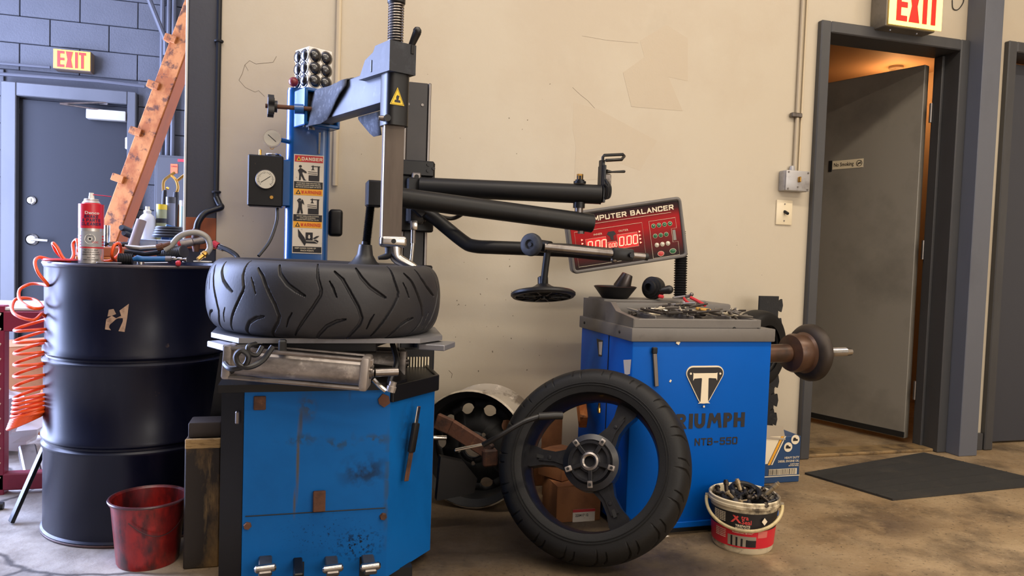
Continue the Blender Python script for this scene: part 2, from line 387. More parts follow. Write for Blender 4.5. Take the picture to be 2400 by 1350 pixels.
M_redrack = mat('maroon rack paint', (140, 36, 62), 0.42, layers=[((96, 26, 46), 5, .5, .7, None, .6)])
M_white = mat('white plastic', (226, 224, 218), 0.45)
M_cream = mat('cream plate', (222, 208, 178), 0.35)
M_paper = mat('sticker white', (214, 204, 188), 0.5, layers=[((150, 130, 108), 60, .66, .72, None, .8), ((90, 74, 62), 130, .7, .74, None, .8)])
M_ink = mat('black print', (26, 24, 28), 0.5)
M_black = mat('flat black', (12, 12, 13), 0.6)
M_redprint = mat('red print', (190, 40, 48), 0.45)
M_yelprint = mat('amber print', (232, 164, 44), 0.45)
M_yellow = mat('yellow sticker', (226, 190, 38), 0.45)
M_creamprint = mat('pale print', (232, 218, 190), 0.45)
M_tool = mat('dark tool grip', (28, 28, 32), 0.5, bump=.1)
M_bluetool = mat('blue tool', (38, 96, 156), 0.35)
M_greyhose = mat('grey hose', (150, 146, 140), 0.4, layers=[((100, 92, 84), 20, .55, .7, None, .7)])
M_brass = mat('brass', (206, 160, 84), 0.28, 1.0)
M_card = mat('brown cardboard', (150, 98, 58), 0.75, layers=[((104, 64, 40), 6, .5, .68, None, .7)], bump=.15, bscale=25)
M_carddark = mat('cardboard tube', (124, 106, 100), 0.7)
M_felt = mat('grey felt rag', (74, 78, 86), 0.9, layers=[((120, 124, 132), 60, .5, .68, None, .6)], bump=.6, bscale=220)
M_mat = mat('black rubber mat', (44, 43, 42), 0.7, layers=[((72, 66, 58), 8, .55, .75, None, .5)], bump=.4, bscale=140)
M_glass = mat('gauge glass', (210, 216, 216), 0.12, coat=.4)
M_dial = mat('gauge dial', (196, 190, 174), 0.4, coat=.6)
M_foam = mat('foam mat black', (30, 30, 32), 0.8, layers=[((58, 56, 54), 40, .55, .7, None, .6)], bump=.5, bscale=150)
M_rustbrown = mat('brown oiled spindle', (84, 58, 42), 0.42, .4, layers=[((44, 34, 30), 9, .5, .68, None, .8)], coat=.2)
M_silverpaint = mat('flaking silver rim paint', (196, 186, 168), 0.5, .3, layers=[((110, 96, 78), 12, .52, .62, (1, 1, 1), .8), ((240, 230, 214), 26, .6, .68, None, .7)], bump=.15)
M_bag = mat('crumpled pale bag', (206, 204, 208), 0.6, bump=.8, bscale=14)
M_clear = mat('clear organiser plastic', (196, 214, 232), 0.15, trans=.5)
# ================================================================== the setting
WY = 3.06; WT = 0.12; CEIL = 3.6
def boxes(name, m, lst, smooth=0):
    mb = MB()
    for x0, x1, y0, y1, z0, z1 in lst:
        mb.box(((x0+x1)/2, (y0+y1)/2, (z0+z1)/2), (x1-x0, y1-y0, z1-z0))
    return struct(mb.build(name, m, None, smooth))

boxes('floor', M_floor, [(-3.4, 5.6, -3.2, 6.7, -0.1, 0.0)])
boxes('ceiling', mat('ceiling paint', (222, 216, 204), .8), [(-3.4, 5.6, -3.2, 6.7, CEIL, CEIL+.1)])
D1 = (2.41, 3.19, 2.06); D2 = (3.56, 4.42, 2.09)
boxes('wall_back', M_wall, [(-.315, 2.36, WY, WY+WT, 0, CEIL), (2.36, 3.245, WY, WY+WT, 2.11, CEIL), (3.245, 3.50, WY, WY+WT, 0, CEIL),
                            (3.50, 4.48, WY, WY+WT, 2.14, CEIL), (4.48, 5.5, WY, WY+WT, 0, CEIL)])
boxes('wall_right', M_wall, [(5.5, 5.6, -3.2, 6.7, 0, CEIL)])
boxes('wall_rear', M_wall, [(-3.4, 1.3, -3.3, -3.2, 0, CEIL), (5.1, 5.6, -3.3, -3.2, 0, CEIL), (1.3, 5.1, -3.3, -3.2, 0, .9), (1.3, 5.1, -3.3, -3.2, 2.6, CEIL)])
wn = thing('added_window_1', 'made-up window row behind the photographer, framing the added fill light', None, (3.2, -3.25, .9), kind='structure')  # invented frames round the added fill light
for k in range(5): MB().box((1.3+.95*k, -3.25, 1.75), (.06, .08, 1.7), None, .004).build('added_mullion', M_frame, wn)
for z in (.9, 2.6): MB().box((3.2, -3.25, z), (3.86, .1, .06), None, .004).build('added_rail', M_frame, wn)
boxes('wall_left', M_block, [(-3.4, -3.2, -3.2, 2.5, 0, CEIL), (-3.4, -3.2, 6.2, 6.7, 0, CEIL), (-3.4, -3.2, 2.5, 6.2, 2.9, CEIL)])
boxes('wall_partition', M_wall, [(.5, .62, WY+WT, 6.4, 0, CEIL)])

# block wall of the bay behind: every block its own piece
wb = MB().box((-1.4, 6.52, CEIL/2), (4.2, .2, CEIL)).build('wall_far', M_mortar, None, 0); struct(wb)
BW, BH = .4, .2
_blk = {}
def block(x0, x1, z0, z1):
    w = round(x1-x0, 3); h = round(z1-z0, 3)
    if w < .03: return
    if (w, h) not in _blk:
        o = MB(Matrix.Translation(((x0+x1)/2, 6.42, z0))).box((0, 0, h/2), (w-.005, .04, h-.005), None, .0035).build('block', M_block, wb, 30)
        o.data.transform(Matrix.Translation(ROOT[wb].translation - Vector(((x0+x1)/2, 6.42, z0))))
        _blk[(w, h)] = o.data
    else:
        o = bpy.data.objects.new('block', _blk[(w, h)]); COL.objects.link(o); o.parent = wb; ROOT[o] = ROOT[wb]
    o.location = Vector(((x0+x1)/2, 6.42, z0)) - ROOT[wb].translation
for r in range(17):
    z0 = r*BH+.005
    if z0 > 3.3: break
    x = -3.45 + (BW/2 if r % 2 else 0)
    while x < -.3:
        a, b = x, x+BW
        if z0 < 2.1:
            if a < -2.15 < b: b = -2.15
            elif a < -1.245 < b: a = -1.245
            elif a >= -2.15 and b <= -1.245: x += BW; continue
        block(a, b, z0, z0+BH); x += BW

# ---------------------------------------------------------------- far grey door in the block wall
d = thing('door_2', 'dark grey steel exit door in the blue-lit block wall', None, (-1.66, 6.4, 0), kind='structure')
fr = MB().box((-2.10, 6.39, 1.05), (.10, .12, 2.11), None, .006).build('frame_jamb', M_frame, d)
MB().box((-1.275, 6.39, 1.05), (.06, .12, 2.11), None, .006).build('frame_jamb', M_frame, d)
MB().box((-1.6775, 6.39, 2.055), (.745, .12, .10), None, .006).build('frame_head', M_frame, d)
MB().box((-1.675, 6.42, 1.0), (.76, .045, 1.99), None, .004).build('door_leaf', mat('far door paint', (22, 22, 25), .5, bump=.06, spec=.25), d)
lock = MB().lathe_between((-1.965, 6.40, 1.24), (-1.965, 6.375, 1.24), [(.033, 0), (.033, .6), (.024, 1)], 24).build('deadbolt', M_brightsteel, d)
MB().box((-1.965, 6.372, 1.24), (.012, .008, .03), None, .002).build('thumb_turn', M_steel, lock)
h = MB().lathe_between((-1.96, 6.40, .945), (-1.96, 6.37, .945), [(.045, 0), (.045, .4), (.03, 1)], 24).build('lever_rose', M_brightsteel, d)
MB().tube([(-1.96, 6.35, .945), (-1.94, 6.345, .945), (-1.84, 6.345, .94)], .011, 8).build('lever_handle', M_brightsteel, h)
MB().box((-2.055, 6.395, 1.90), (.02, .02, .045), None, .003).build('latch_sensor', M_black, d)
dc = thing('door_closer', 'pale box door closer with folding arm on the far grey door', 'door closer', (-1.45, 6.38, 1.86))
a = P(203, 268, 6.35); b = P(296, 272, 6.35)
MB().box(((a.x+b.x)/2, 6.36, (a.z+b.z)/2), (b.x-a.x, .07, .075), None, .008, 2).build('closer_body', mat('closer cream', (150, 146, 138), .45), dc)
MB().tube([P(240, 258, 6.34), P(140, 243, 6.27)], .008, 6).build('closer_arm', M_steel, dc)
MB().tube([P(140, 243, 6.27), P(250, 240, 6.34)], .007, 6).build('closer_arm', M_steel, dc)
MB().box(P(243, 241, 6.35), (.06, .02, .03), None, .004).build('closer_shoe', M_steel, dc)

# ---------------------------------------------------------------- post at the end of the cream wall
M_post = mat('navy post paint', (58, 60, 70), .42, layers=[((40, 42, 52), 4, .5, .7, (1, 1, .2), .6), ((24, 24, 30), 60, .72, .75, (1, 1, .05), .8)], bump=.1)
po = thing('trim_1', 'dark navy painted timber post at the end of the cream wall', None, (-.37, 3.13, 0), kind='structure')
MB().box((-.37, 3.13, CEIL/2), (.11, .14, CEIL), None, .004).build('post_shaft', M_post, po)
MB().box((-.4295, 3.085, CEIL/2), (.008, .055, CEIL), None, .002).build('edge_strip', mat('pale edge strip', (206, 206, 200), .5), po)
MB().box((-.37, 3.058, .99), (.108, .004, .12), None, .001).build('bare_patch', M_woodedge, po)
for z in (1.72, 1.15):
    MB().tube(arc((-.316, 3.048, z), .013, 0, 2*PI, 12, (1, 0, 0), (0, 1, 0))[:-1], .005, 6, True).build('pipe_clip', M_black, po)

# ---------------------------------------------------------------- open grey door on the right, with its frame
d1 = thing('door_1', 'grey door standing open into the lit back room', None, (2.8, WY, 0), kind='structure')
for x0, x1 in ((2.355, 2.41), (3.19, 3.245)):
    MB().box(((x0+x1)/2, 3.115, 1.0575), (x1-x0, .17, 2.115), None, .005).build('frame_jamb', M_frame, d1)
    s = -1 if x0 > 3 else 1
    MB().box((x1+.008 if s > 0 else x0-.008, 3.15, 1.03), (.016, .05, 2.05), None, .003).build('door_stop', M_frame, d1)
MB().box((2.80, 3.115, 2.0875), (.78, .17, .055), None, .005).build('frame_head', M_frame, d1)
MB().box((2.80, 3.115, .008), (.78, .12, .016), None, .004).build('threshold', mat('worn threshold', (150, 124, 86), .5, .3, layers=[((90, 74, 56), 12, .5, .7)]), d1)
HX, HY = 3.165, 3.19; DA = math.radians(18.7)
dl = Vector((-math.sin(DA), math.cos(DA), 0)); dn = Vector((-math.cos(DA), -math.sin(DA), 0))    # along the leaf, out of its face to the camera
Ml = axes(Vector((HX, HY, .03))+dl*.03, dl, (0, 0, 1), dn)                                        # local x from hinge to latch
lm = MB(Ml); lm.box((.40, 1.0, -.022), (.80, 2.0, .044), None, .003)
leaf = lm.build('door_leaf', M_greypaint, d1)
MB(Ml).box((.40, .02, .001), (.80, .03, .006), None, .001).build('bottom_sweep', M_black, leaf)
for z in (.25, 1.0, 1.72):
    MB().cyl((HX+.005, HY-.01, z), (HX+.005, HY-.01, z+.1), .008, None, 10).build('hinge', M_steel, d1)
sg = thing('no_smoking_sign', 'white No Smoking sticker on the open grey door', 'sign', Ml @ Vector((.5, 1.45, 0)))
# placed where the leaf carries it
def on_leaf(x, y):
    dd = ray(x, y); o = Ml.translation; n = dn; k = n.dot(o-Vector((0, 0, CAM_H)))/n.dot(dd)
    return Ml.inverted() @ (Vector((0, 0, CAM_H))+dd*k)
p0 = on_leaf(2024, 371); p1 = on_leaf(1951, 398)
cx, cy = (p0.x+p1.x)/2, (p0.y+p1.y)/2; w, hh = abs(p1.x-p0.x), abs(p0.y-p1.y)*.98
Ms = Ml @ axes((cx, cy, .0012), (-1, 0, 0), (0, 1, 0), (0, 0, 1)) @ Matrix.Diagonal((1, 1, 1, 1))
Ms = axes(Ml @ Vector((cx, cy, .0012)), -dl, (0, 0, 1), dn)
MB(Ms).box((0, 0, 0), (w, hh, .002)).build('sign_plate', M_cream, sg, 0)
MB(Ms).text('No Smoking', hh*.62, axes((-w*.13, 0, .0012), (1, 0, 0), (0, 1, 0), (0, 0, 1)), .80, bold=.012).build('lettering', M_ink, sg, 0)
ms = MB(Ms @ Matrix.Translation((w*.38, 0, .0014)))
ms.tube([(hh*.33*math.cos(t*PI/12), hh*.33*math.sin(t*PI/12), 0) for t in range(24)], hh*.03, 5, True)
ms.box((0, 0, 0), (hh*.66, hh*.06, .0012), Euler((0, 0, .8))); ms.box((0, 0, 0), (hh*.42, hh*.1, .001))
ms.build('no_smoking_symbol', M_ink, sg, 0)
MB(Ms).box((-w*.5-.014, -.004, .001), (.02, hh*1.3, .003)).build('black_tape', M_black, sg, 0)

# room behind the open door
boxes('wall_backroom', mat('back room paint', (176, 158, 132), .7), [(1.7, 4.6, 5.4, 5.5, 0, 2.5), (1.7, 1.8, WY+WT, 5.4, 0, 2.5), (4.5, 4.6, WY+WT, 5.4, 0, 2.5)])
boxes('ceiling_backroom', mat('back room ceiling', (190, 160, 128), .7), [(1.7, 4.6, WY+WT, 5.5, 2.42, 2.5)])
boxes('trim_2', M_frame, [(1.8, 4.5, 5.36, 5.4, 2.05, 2.12)])
bl = thing('bulb_lamp', 'bare warm bulb on the back room ceiling', 'lamp', (4.15, 4.5, 2.42))
MB().lathe_between((4.15, 4.5, 2.42), (4.15, 4.5, 2.37), [(.05, 0), (.05, .3), (.025, 1)], 16).build('lamp_base', M_white, bl)
MB().sphere((4.15, 4.5, 2.335), .04, 14).build('bulb', mat('warm bulb', (255, 190, 110), .4, emit=(255, 150, 60), estr=8), bl)
pd = bpy.data.lights.new('bulb_light', 'POINT'); pd.energy = 7; pd.color = (1, .48, .18); pd.shadow_soft_size = .05
pl = bpy.data.objects.new('bulb_light', pd); COL.objects.link(pl); pl.parent = bl; pl.location = (0, 0, -.15)

# column and the second door frame at the right edge
cb = MB().box((3.3025, 3.005, CEIL/2), (.115, .11, CEIL), None, .003).build('trim_3', M_colblue, None); struct(cb, 'blue grey steel column between the two right doors')
d3 = thing('door_3', 'dark grey door frame cut by the right edge of the picture', None, (4.0, WY, 0), kind='structure')
for x0, x1 in ((3.50, 3.555), (4.425, 4.48)):
    MB().box(((x0+x1)/2, 3.115, 1.0725), (x1-x0, .17, 2.145), None, .005).build('frame_jamb', M_frame, d3)
MB().box((3.572, 3.15, 1.05), (.034, .05, 2.09), None, .003).build('door_stop', M_frame, d3)
MB().box((3.99, 3.115, 2.1175), (.87, .17, .055), None, .005).build('frame_head', M_frame, d3)
MB().box((3.99, 3.17, 1.04), (.86, .045, 2.06), None, .003).build('door_leaf', mat('navy door', (58, 60, 68), .45), d3)
bb = MB().box((3.43, 3.05, .045), (.135, .02, .09), None, .003).build('baseboard_back', M_frame, None); struct(bb)

# ---------------------------------------------------------------- ceiling lamps (out of the picture, they light the shop)
for i, (lx, ly) in enumerate(((0.3, 1.3), (3.1, 1.2), (0.5, -1.2), (3.1, -1.2))):
    t = thing('ceiling_lamp', 'long white tube lamp '+('under the ceiling in front of the tire changer', 'under the ceiling in front of the balancer', 'farthest back on the tire changer side', 'farthest back on the door side')[i], 'lamp', (lx, ly, 3.36), group='tube lamps under the shop ceiling')
    MB().prism([(-.08, .07), (.08, .07), (.05, .0), (-.05, .0)], -1.22, 1.22, axes((lx, ly, 3.37), (0, 1, 0), (0, 0, 1), (1, 0, 0))).build('lamp_housing', M_white, t, 0)
    MB().cyl((lx-1.18, ly, 3.35), (lx+1.18, ly, 3.35), .014, None, 12).build('lamp_tube', mat('lit tube', (255, 240, 210), .4, emit=(255, 224, 180), estr=4), t)
    for sx in (-1.0, 1.0): MB().cyl((lx+sx, ly, 3.44), (lx+sx, ly, CEIL), .004, None, 6).build('hanger_rod', M_steel, t)
    al = area_light('lamp_light', (0, 0, 0), (0, 0, -1), 2.4, .14, LAMP_W, WARM); al.parent = t; al.location = (0, 0, -.035)

# ---------------------------------------------------------------- pipes and switches on the walls
def pipe(name, pts, r, m, label, cat='conduit', n=8):
    return tag(MB().tube(pts, r, n).build(name, m, None), label, cat)
M_wallpipe = mat('painted over conduit', (196, 180, 152), .4)
pipe('conduit', [(.125, 3.048, 1.2), (.125, 3.048, 3.5)], .011, M_wallpipe, 'cream painted conduit running up the wall behind the blue column')
p = P(1862, 400, WY-.012); x0 = p.x
cd = thing('conduit', 'thin painted conduit coming down to the grey switch box', 'conduit', (x0, WY, 1.4))
MB().tube([(x0, WY-.012, p.z), (x0, WY-.012, 3.5)], .009, 8).build('conduit_pipe', mat('conduit paint', (178, 164, 140), .4), cd)
MB().tube([(x0+.028, WY-.006, p.z), (x0+.028, WY-.006, 3.5)], .005, 6).build('cable', M_wallpipe, cd)
q = P(1860, 270, WY-.012)
MB().box((q.x+.012, WY-.014, q.z), (.06, .022, .022), None, .004).build('pipe_clip', M_steel, cd)
a = P(1822, 400, WY); b = P(1878, 452, WY)
sb = thing('switch_box', 'grey metal surface switch box beside the open door', 'switch', ((a.x+b.x)/2, WY, b.z))
cx, cz = (a.x+b.x)/2+.005, (a.z+b.z)/2; sw, sh = b.x-a.x-.005, a.z-b.z
M_alubox = mat('cast grey box', (168, 166, 166), .4, .4, layers=[((120, 116, 112), 14, .5, .7, None, .7)], bump=.1)
MB().box((cx, WY-.025, cz), (sw, .05, sh), None, .008, 2).build('box_body', M_alubox, sb)
MB().box((cx, WY-.054, cz), (sw*.98, .008, sh*.98), None, .004, 2).build('cover_plate', M_alubox, sb)
MB().box((cx+.004, WY-.062, cz+.006), (.012, .018, .026), None, .003).build('toggle', M_brass, sb)
for sx, sz in ((-.4, -.4), (.4, -.4), (-.4, .4), (.4, .4), (0, -.3)):
    MB().lathe_between((cx+sw*sx, WY-.056, cz+sh*sz), (cx+sw*sx, WY-.061, cz+sh*sz), [(.005, 0), (.004, 1)], 8).build('screw', M_steel, sb)
MB().lathe_between((cx-.004, WY-.014, cz+sh/2), (cx-.004, WY-.014, cz+sh/2+.025), [(.014, 0), (.014, .5), (.011, 1)], 10).build('conduit_nut', M_alubox, sb)
a = P(1819, 468, WY); b = P(1853, 528, WY)
lsw = thing('light_switch', 'cream wall plate with black toggle below the grey switch box', 'switch', ((a.x+b.x)/2, WY, b.z))
cx, cz = (a.x+b.x)/2, (a.z+b.z)/2
MB().box((cx, WY-.004, cz), (b.x-a.x, .008, a.z-b.z), None, .003, 2).build('switch_plate', M_cream, lsw)
MB().bar((cx, WY-.006, cz+.006), (cx+.004, WY-.032, cz-.008), .012, .012, .002).build('toggle', M_black, lsw)
for s in (-1, 1): MB().lathe_between((cx, WY-.007, cz+s*.04), (cx, WY-.011, cz+s*.04), [(.004, 0), (.003, 1)], 8).build('screw', M_steel, lsw)

# far bay: conduits, panel
M_pp = mat('grey pipe paint', (66, 66, 71), .5, spec=.3)
pipe('conduit', [P(-20, 172, 6.34), P(230, 190, 6.34), P(340, 203, 6.34)], .014, M_pp, 'grey pipe running along the block wall above the far door')
pipe('conduit', [P(-20, 147, 6.36), P(118, 158, 6.36)], .012, M_pp, 'thin grey pipe ending at the far exit sign')
pipe('conduit', [P(346, -10, 6.2), P(388, 95, 6.2), P(388, 130, 6.2)], .02, M_pp, 'slanting grey pipe behind the leaning timber ramp')
for xx, lab in ((381, 'left upright pipe of three above the far grey panel'), (396, 'middle upright pipe of three above the far grey panel'), (408, 'right upright pipe of three above the far grey panel')):
    t = P(xx, 20, 6.36)
    pipe('conduit', [(t.x, 6.36, 1.62), (t.x, 6.36, 3.4)], .018, M_pp, 'grey '+lab)
a = P(363, 362, 6.25); b = P(436, 545, 6.25)
ep = thing('electrical_panel', 'grey electrical panel on the block wall behind the bench', 'panel', ((a.x+b.x)/2, 6.4, b.z))
MB().box(((a.x+b.x)/2, 6.32, (a.z+b.z)/2), (b.x-a.x, .15, a.z-b.z), None, .006).build('panel_box', M_frame, ep)
MB().box(((a.x+b.x)/2, 6.24, (a.z+b.z)/2), (b.x-a.x-.03, .012, a.z-b.z-.03), None, .004).build('panel_door', M_frame, ep)
p = P(408, 395, 6.23)
MB().box((p.x, 6.232, p.z), (.05, .003, .07)).build('warning_label', mat('orange label', (226, 92, 50), .5), ep, 0)
MB().text('OPEN', .016, wallframe((p.x, 6.2295, p.z+.015)), 1.0).build('lettering', M_ink, ep, 0)
p = P(424, 376, 6.23)
MB().box((p.x, 6.232, p.z), (.045, .003, .02)).build('red_label', M_redprint, ep, 0)

# ---------------------------------------------------------------- exit signs
M_exitface = mat('lit exit face', (255, 226, 150), .4, emit=(255, 214, 112), estr=1.7)
M_exitred = mat('lit exit letters', (230, 30, 10), .4, emit=(240, 20, 6), estr=.8)
M_exitface2 = mat('lit amber exit face', (255, 180, 50), .4, emit=(255, 150, 34), estr=1.3)
def exit_letters(mb, M, w, h):
    s = h*.17; lw = w*.2
    def bar(x0, y0, x1, y1): mb.prism([(x0, y0), (x1, y0), (x1, y1), (x0, y1)], 0, .002, M)
    xs = [-w*.40, -w*.17, w*.085, w*.19]
    x = xs[0]; bar(x, -h/2, x+s, h/2); [bar(x+s, y-s/2, x+lw, y+s/2) for y in (-h/2+s/2, 0, h/2-s/2)]
    x = xs[1]; k = s*.62; e = x+lw
    mb.prism([(x, h/2), (x+2*k, h/2), (e, -h/2), (e-2*k, -h/2)], 0, .002, M)
    mb.prism([(x, -h/2), (x+2*k, -h/2), (e, h/2), (e-2*k, h/2)], 0.0003, .0023, M)
    x = xs[2]; bar(x, -h/2, x+s, h/2)
    x = xs[3]; bar(x, h/2-s, x+lw, h/2); bar(x+lw/2-s/2, -h/2, x+lw/2+s/2, h/2-s)
# near sign over the open door
SY = 2.945; a = P(2083, 0, SY); b = P(2205, 68, SY)
w = b.x-a.x; z0 = P(2083, 57, SY).z; hgt = .20
ex = thing('exit_sign', 'lit red and cream EXIT sign above the open grey door', 'exit sign', (a.x+w/2, WY, z0))
MB().box((a.x+w/2-.012, (SY+WY)/2+.004, z0+hgt/2-.004), (w-.024, WY-SY-.01, hgt), None, .004).build('sign_housing', mat('exit housing', (120, 112, 98), .45, .3, layers=[((90, 84, 74), 8, .5, .7)]), ex)
MB().box((a.x+w/2+.002, SY-.002, z0+hgt/2), (w-.004, .004, hgt-.004), None, .001).build('sign_face', M_exitface, ex)
em = MB(); exit_letters(em, wallframe((a.x+w/2+.012, SY-.0045, z0+hgt*.5)), w*1.0, .155); em.build('lettering', M_exitred, ex, 0)
for sx in (.2, .7): MB().lathe_between((a.x+w*sx, SY+.05, z0-.003), (a.x+w*sx, SY+.05, z0-.010), [(.005, 0), (.004, 1)], 8).build('screw', M_steel, ex)
# far sign
a = P(124, 113, 6.3); b = P(213, 168, 6.3)
ex2 = thing('exit_sign', 'amber glowing EXIT sign on the blue-lit block wall above the far door', 'exit sign', ((a.x+b.x)/2, 6.4, b.z))
cx, cz, w, hgt = (a.x+b.x)/2, (a.z+b.z)/2, b.x-a.x, .15
MB().box((cx, 6.35, cz), (w, .1, hgt), None, .004).build('sign_housing', mat('exit housing dark', (90, 74, 60), .5), ex2)
MB().box((cx, 6.298, cz), (w-.01, .004, hgt-.012)).build('sign_face', M_exitface2, ex2, 0)
em = MB(); exit_letters(em, wallframe((cx, 6.2955, cz)), w*.96, hgt*.8); em.build('lettering', M_exitred, ex2, 0)
# repainted patches, cracks and scratches on the cream wall
wbk_ = bpy.data.objects['wall_back']
M_patch = mat('newer cream paint', (187, 173, 151), .34, bump=.25, bscale=45)
for pg in ([(1345, 240), (1400, 255), (1540, 330), (1500, 400), (1350, 345), (1342, 300)], [(1500, 95), (1562, 58), (1612, 90), (1612, 190), (1520, 170)], [(1350, 342), (1400, 345), (1400, 420), (1346, 425)], [(1460, 170), (1515, 130), (1560, 165), (1600, 260), (1480, 250)]):
    v = [P(x, y, WY-.0006) for x, y in pg]
    _po = globals().get('_po', 0)+.0002
    MB().prism([(q.x, q.z) for q in v], 0, .0001+_po, axes((0, WY, 0), (1, 0, 0), (0, 0, 1), (0, -1, 0))).build('paint_patch', M_patch, wbk_, 0)
M_crack = mat('wall crack', (112, 100, 84), .8)
for pts, r in (([(648, 132), (640, 146), (618, 148), (600, 150), (585, 142), (574, 152), (568, 172), (560, 188)], .0016), ([(560, 188), (575, 205), (598, 216), (606, 212), (620, 226)], .0012), ([(574, 152), (582, 166)], .0012),
               ([(1342, 205), (1360, 222), (1378, 236), (1394, 254)], .0011), ([(1364, 84), (1420, 94), (1496, 101)], .0007), ([(1052, 868), (1060, 876), (1058, 886)], .0018), ([(908, 437), (898, 432)], .003)):
    MB().tube([P(x, y, WY-.0002) for x, y in pts], r*.55, 5).build('crack', M_crack, wbk_)  # hairline
rnd = random.Random(21)
for k in range(60):
    x = rnd.uniform(540, 1330); y = rnd.uniform(120, 900)
    if rnd.random() < .5: x = rnd.uniform(1020, 1320); y = rnd.uniform(600, 900)
    q = P(x, y, WY-.0004); s = rnd.uniform(.0012, .004)
    MB().box(q, (s, .0008, s*rnd.uniform(.6, 2.2)), Euler((0, rnd.uniform(-.8, .8), 0))).build('scuff', M_crack, wbk_, 0)
MB().tube(smooth_path([P(2232, 0, WY-.004), P(2234, 20, WY-.004), P(2246, 22, WY-.004), P(2258, 5, WY-.004), P(2258, -12, WY-.004)], 6), .0022, 6).build('loose_wire', M_black, wbk_)
# ================================================================== tires (carved grooves)
def tire_mesh(mb, M, R, W, Rin, grooves, period, nu=720, n=64, depth=.006):
    """round-profile motorcycle tire about local z; grooves are polylines (s, z, halfwidth) carved into the tread"""
    prof = []
    hw = W/2
    def pr(t):     # t -1..1 across the carcass, superellipse-like crown
        a = t*PI*.5
        return a
    crown = []
    for i in range(n+1):
        a = -PI*.5 + PI*i/n
        z = hw*math.copysign(abs(math.sin(a))**.92, math.sin(a))
        r = R-.105*R*3.0*(1-abs(math.cos(a))**.62)*.62
        crown.append((r, z))
    rs = crown[-1][0]
    side = [(rs-.012, hw*.985), (rs-.030, hw*.93), (Rin+.012, hw*.74), (Rin, hw*.68), (Rin-.004, hw*.60)]
    inner = [(Rin+.006, hw*.5), (rs-.012, hw*.86), (R-.03, hw*.5), (R-.014, 0)]
    prof = [(r, -z) for r, z in side[::-1]] + crown + side
    prof_in = inner + [(r, -z) for r, z in inner[::-1][1:]]
    prof = prof + prof_in
    k = len(prof)
    pr_ = np.array(prof)
    dp = np.zeros((nu, k))
    i0, i1 = len(side), len(side)+n
    th = 2*PI*np.arange(nu)/nu
    s = (R*th)[:, None]; zz = pr_[i0:i1+1, 1][None, :]
    L = 2*PI*R; per = L/round(L/period)
    best = np.full((nu, i1-i0+1), 9.0)
    for g in grooves:
        for (a, b) in zip(g[:-1], g[1:]):
            ax, az, aw = a; bx, bz, bw = b
            mid = (ax+bx)/2
            ds = (s-mid+per/2) % per - per/2 + mid          # nearest repeat
            dx, dz = bx-ax, bz-az
            t = np.clip(((ds-ax)*dx+(zz-az)*dz)/(dx*dx+dz*dz+1e-9), 0, 1)
            dist = np.hypot(ds-ax-t*dx, zz-az-t*dz)/(aw+(bw-aw)*t)
            best = np.minimum(best, dist)
    dp[:, i0:i1+1] = np.clip((1.25-best)*1.7, 0, 1)*depth
    X = (pr_[None, :, 0]-dp)
    vs_ = np.stack([X*np.sin(th)[:, None], -X*np.cos(th)[:, None], np.repeat(pr_[None, :, 1], nu, 0)], -1).reshape(-1, 3)
    idx = np.arange(nu*k).reshape(nu, k)
    a = idx; b = np.roll(idx, -1, 0); c = np.roll(b, -1, 1); d_ = np.roll(idx, -1, 1)
    fs = np.stack([a, b, c, d_], -1).reshape(-1, 4)
    return mb.add([tuple(v) for v in vs_], [tuple(int(i) for i in q) for q in fs], M)

# ================================================================== tire changer
TC = Vector((.077, 2.25, 0)); TZ = .711
tc = thing('tire_changer', 'blue swing arm tire changer with black helper arms in front of the cream wall', 'tire changer', (.1, 2.4, 0))
# cabinet
CT = .565
out = [(-.135, 2.05), (.248, 2.05), (.402, 2.22), (.402, 2.62), (-.135, 2.62)]
cabm = MB(); cabm.prism(out, .03, CT)
cab = cabm.build('cabinet', M_blue, tc, 30)
_st = lambda x, y: P(x, y, 2.05)
add_stains(M_blue, [(_st(855, 1105), (.085, .2, .06), (26, 40, 60), .85, 16, .40), (_st(840, 1275), (.085, .2, .06), (14, 18, 26), .95, 130, .52), (_st(760, 1250), (.14, .2, .07), (14, 20, 30), .8, 150, .60),
                    (_st(720, 955), (.030, .2, .05), (60, 66, 70), .7, 50, .42), (_st(698, 1080), (.006, .2, .13), (84, 78, 56), .9, 30, .28), (_st(690, 1180), (.005, .2, .05), (84, 78, 56), .8, 30, .28), (_st(705, 990), (.007, .2, .05), (70, 68, 60), .8, 30, .28),
                    (_st(700, 1030), (.07, .2, .022), (44, 62, 76), .7, 40, .46), (_st(790, 1040), (.06, .2, .022), (44, 62, 76), .7, 40, .48), (_st(880, 1030), (.05, .2, .02), (52, 64, 70), .8, 40, .45), (_st(906, 1150), (.01, .2, .2), (50, 70, 90), .6, 30, .4), (P(960, 1020, 2.12), (.05, .2, .12), (20, 60, 104), .7, 30, .4)], (.1, 2.4, 0))
MB().prism([(-.195, 2.085), (-.137, 2.062), (-.137, 2.60), (-.195, 2.58)], .0, CT+.01).build('side_cover', M_blackm, tc, 20)
MB().prism([(-.20, 2.04), (.252, 2.04), (.30, 2.10), (.30, 2.63), (-.20, 2.63)], CT-.002, CT+.018).build('cabinet_top', M_blackm, tc, 20)
MB().box((.1, 2.35, .016), (.46, .5, .032)).build('plinth', M_black, tc, 0)
# side tray at the right
tr = MB()
pts = [Vector((.25, 2.045, 0)), Vector((.408, 2.215, 0)), Vector((.408, 2.50, 0))]
for a, b in zip(pts[:-1], pts[1:]):
    tr.bar(a+Vector((0, 0, CT-.014)), b+Vector((0, 0, CT-.014)), .012, .048, .002)
tr.prism([(.25, 2.05), (.402, 2.215), (.402, 2.60), (.25, 2.60)], CT, CT+.004)
tr.build('tool_tray', M_blackm, tc, 25)
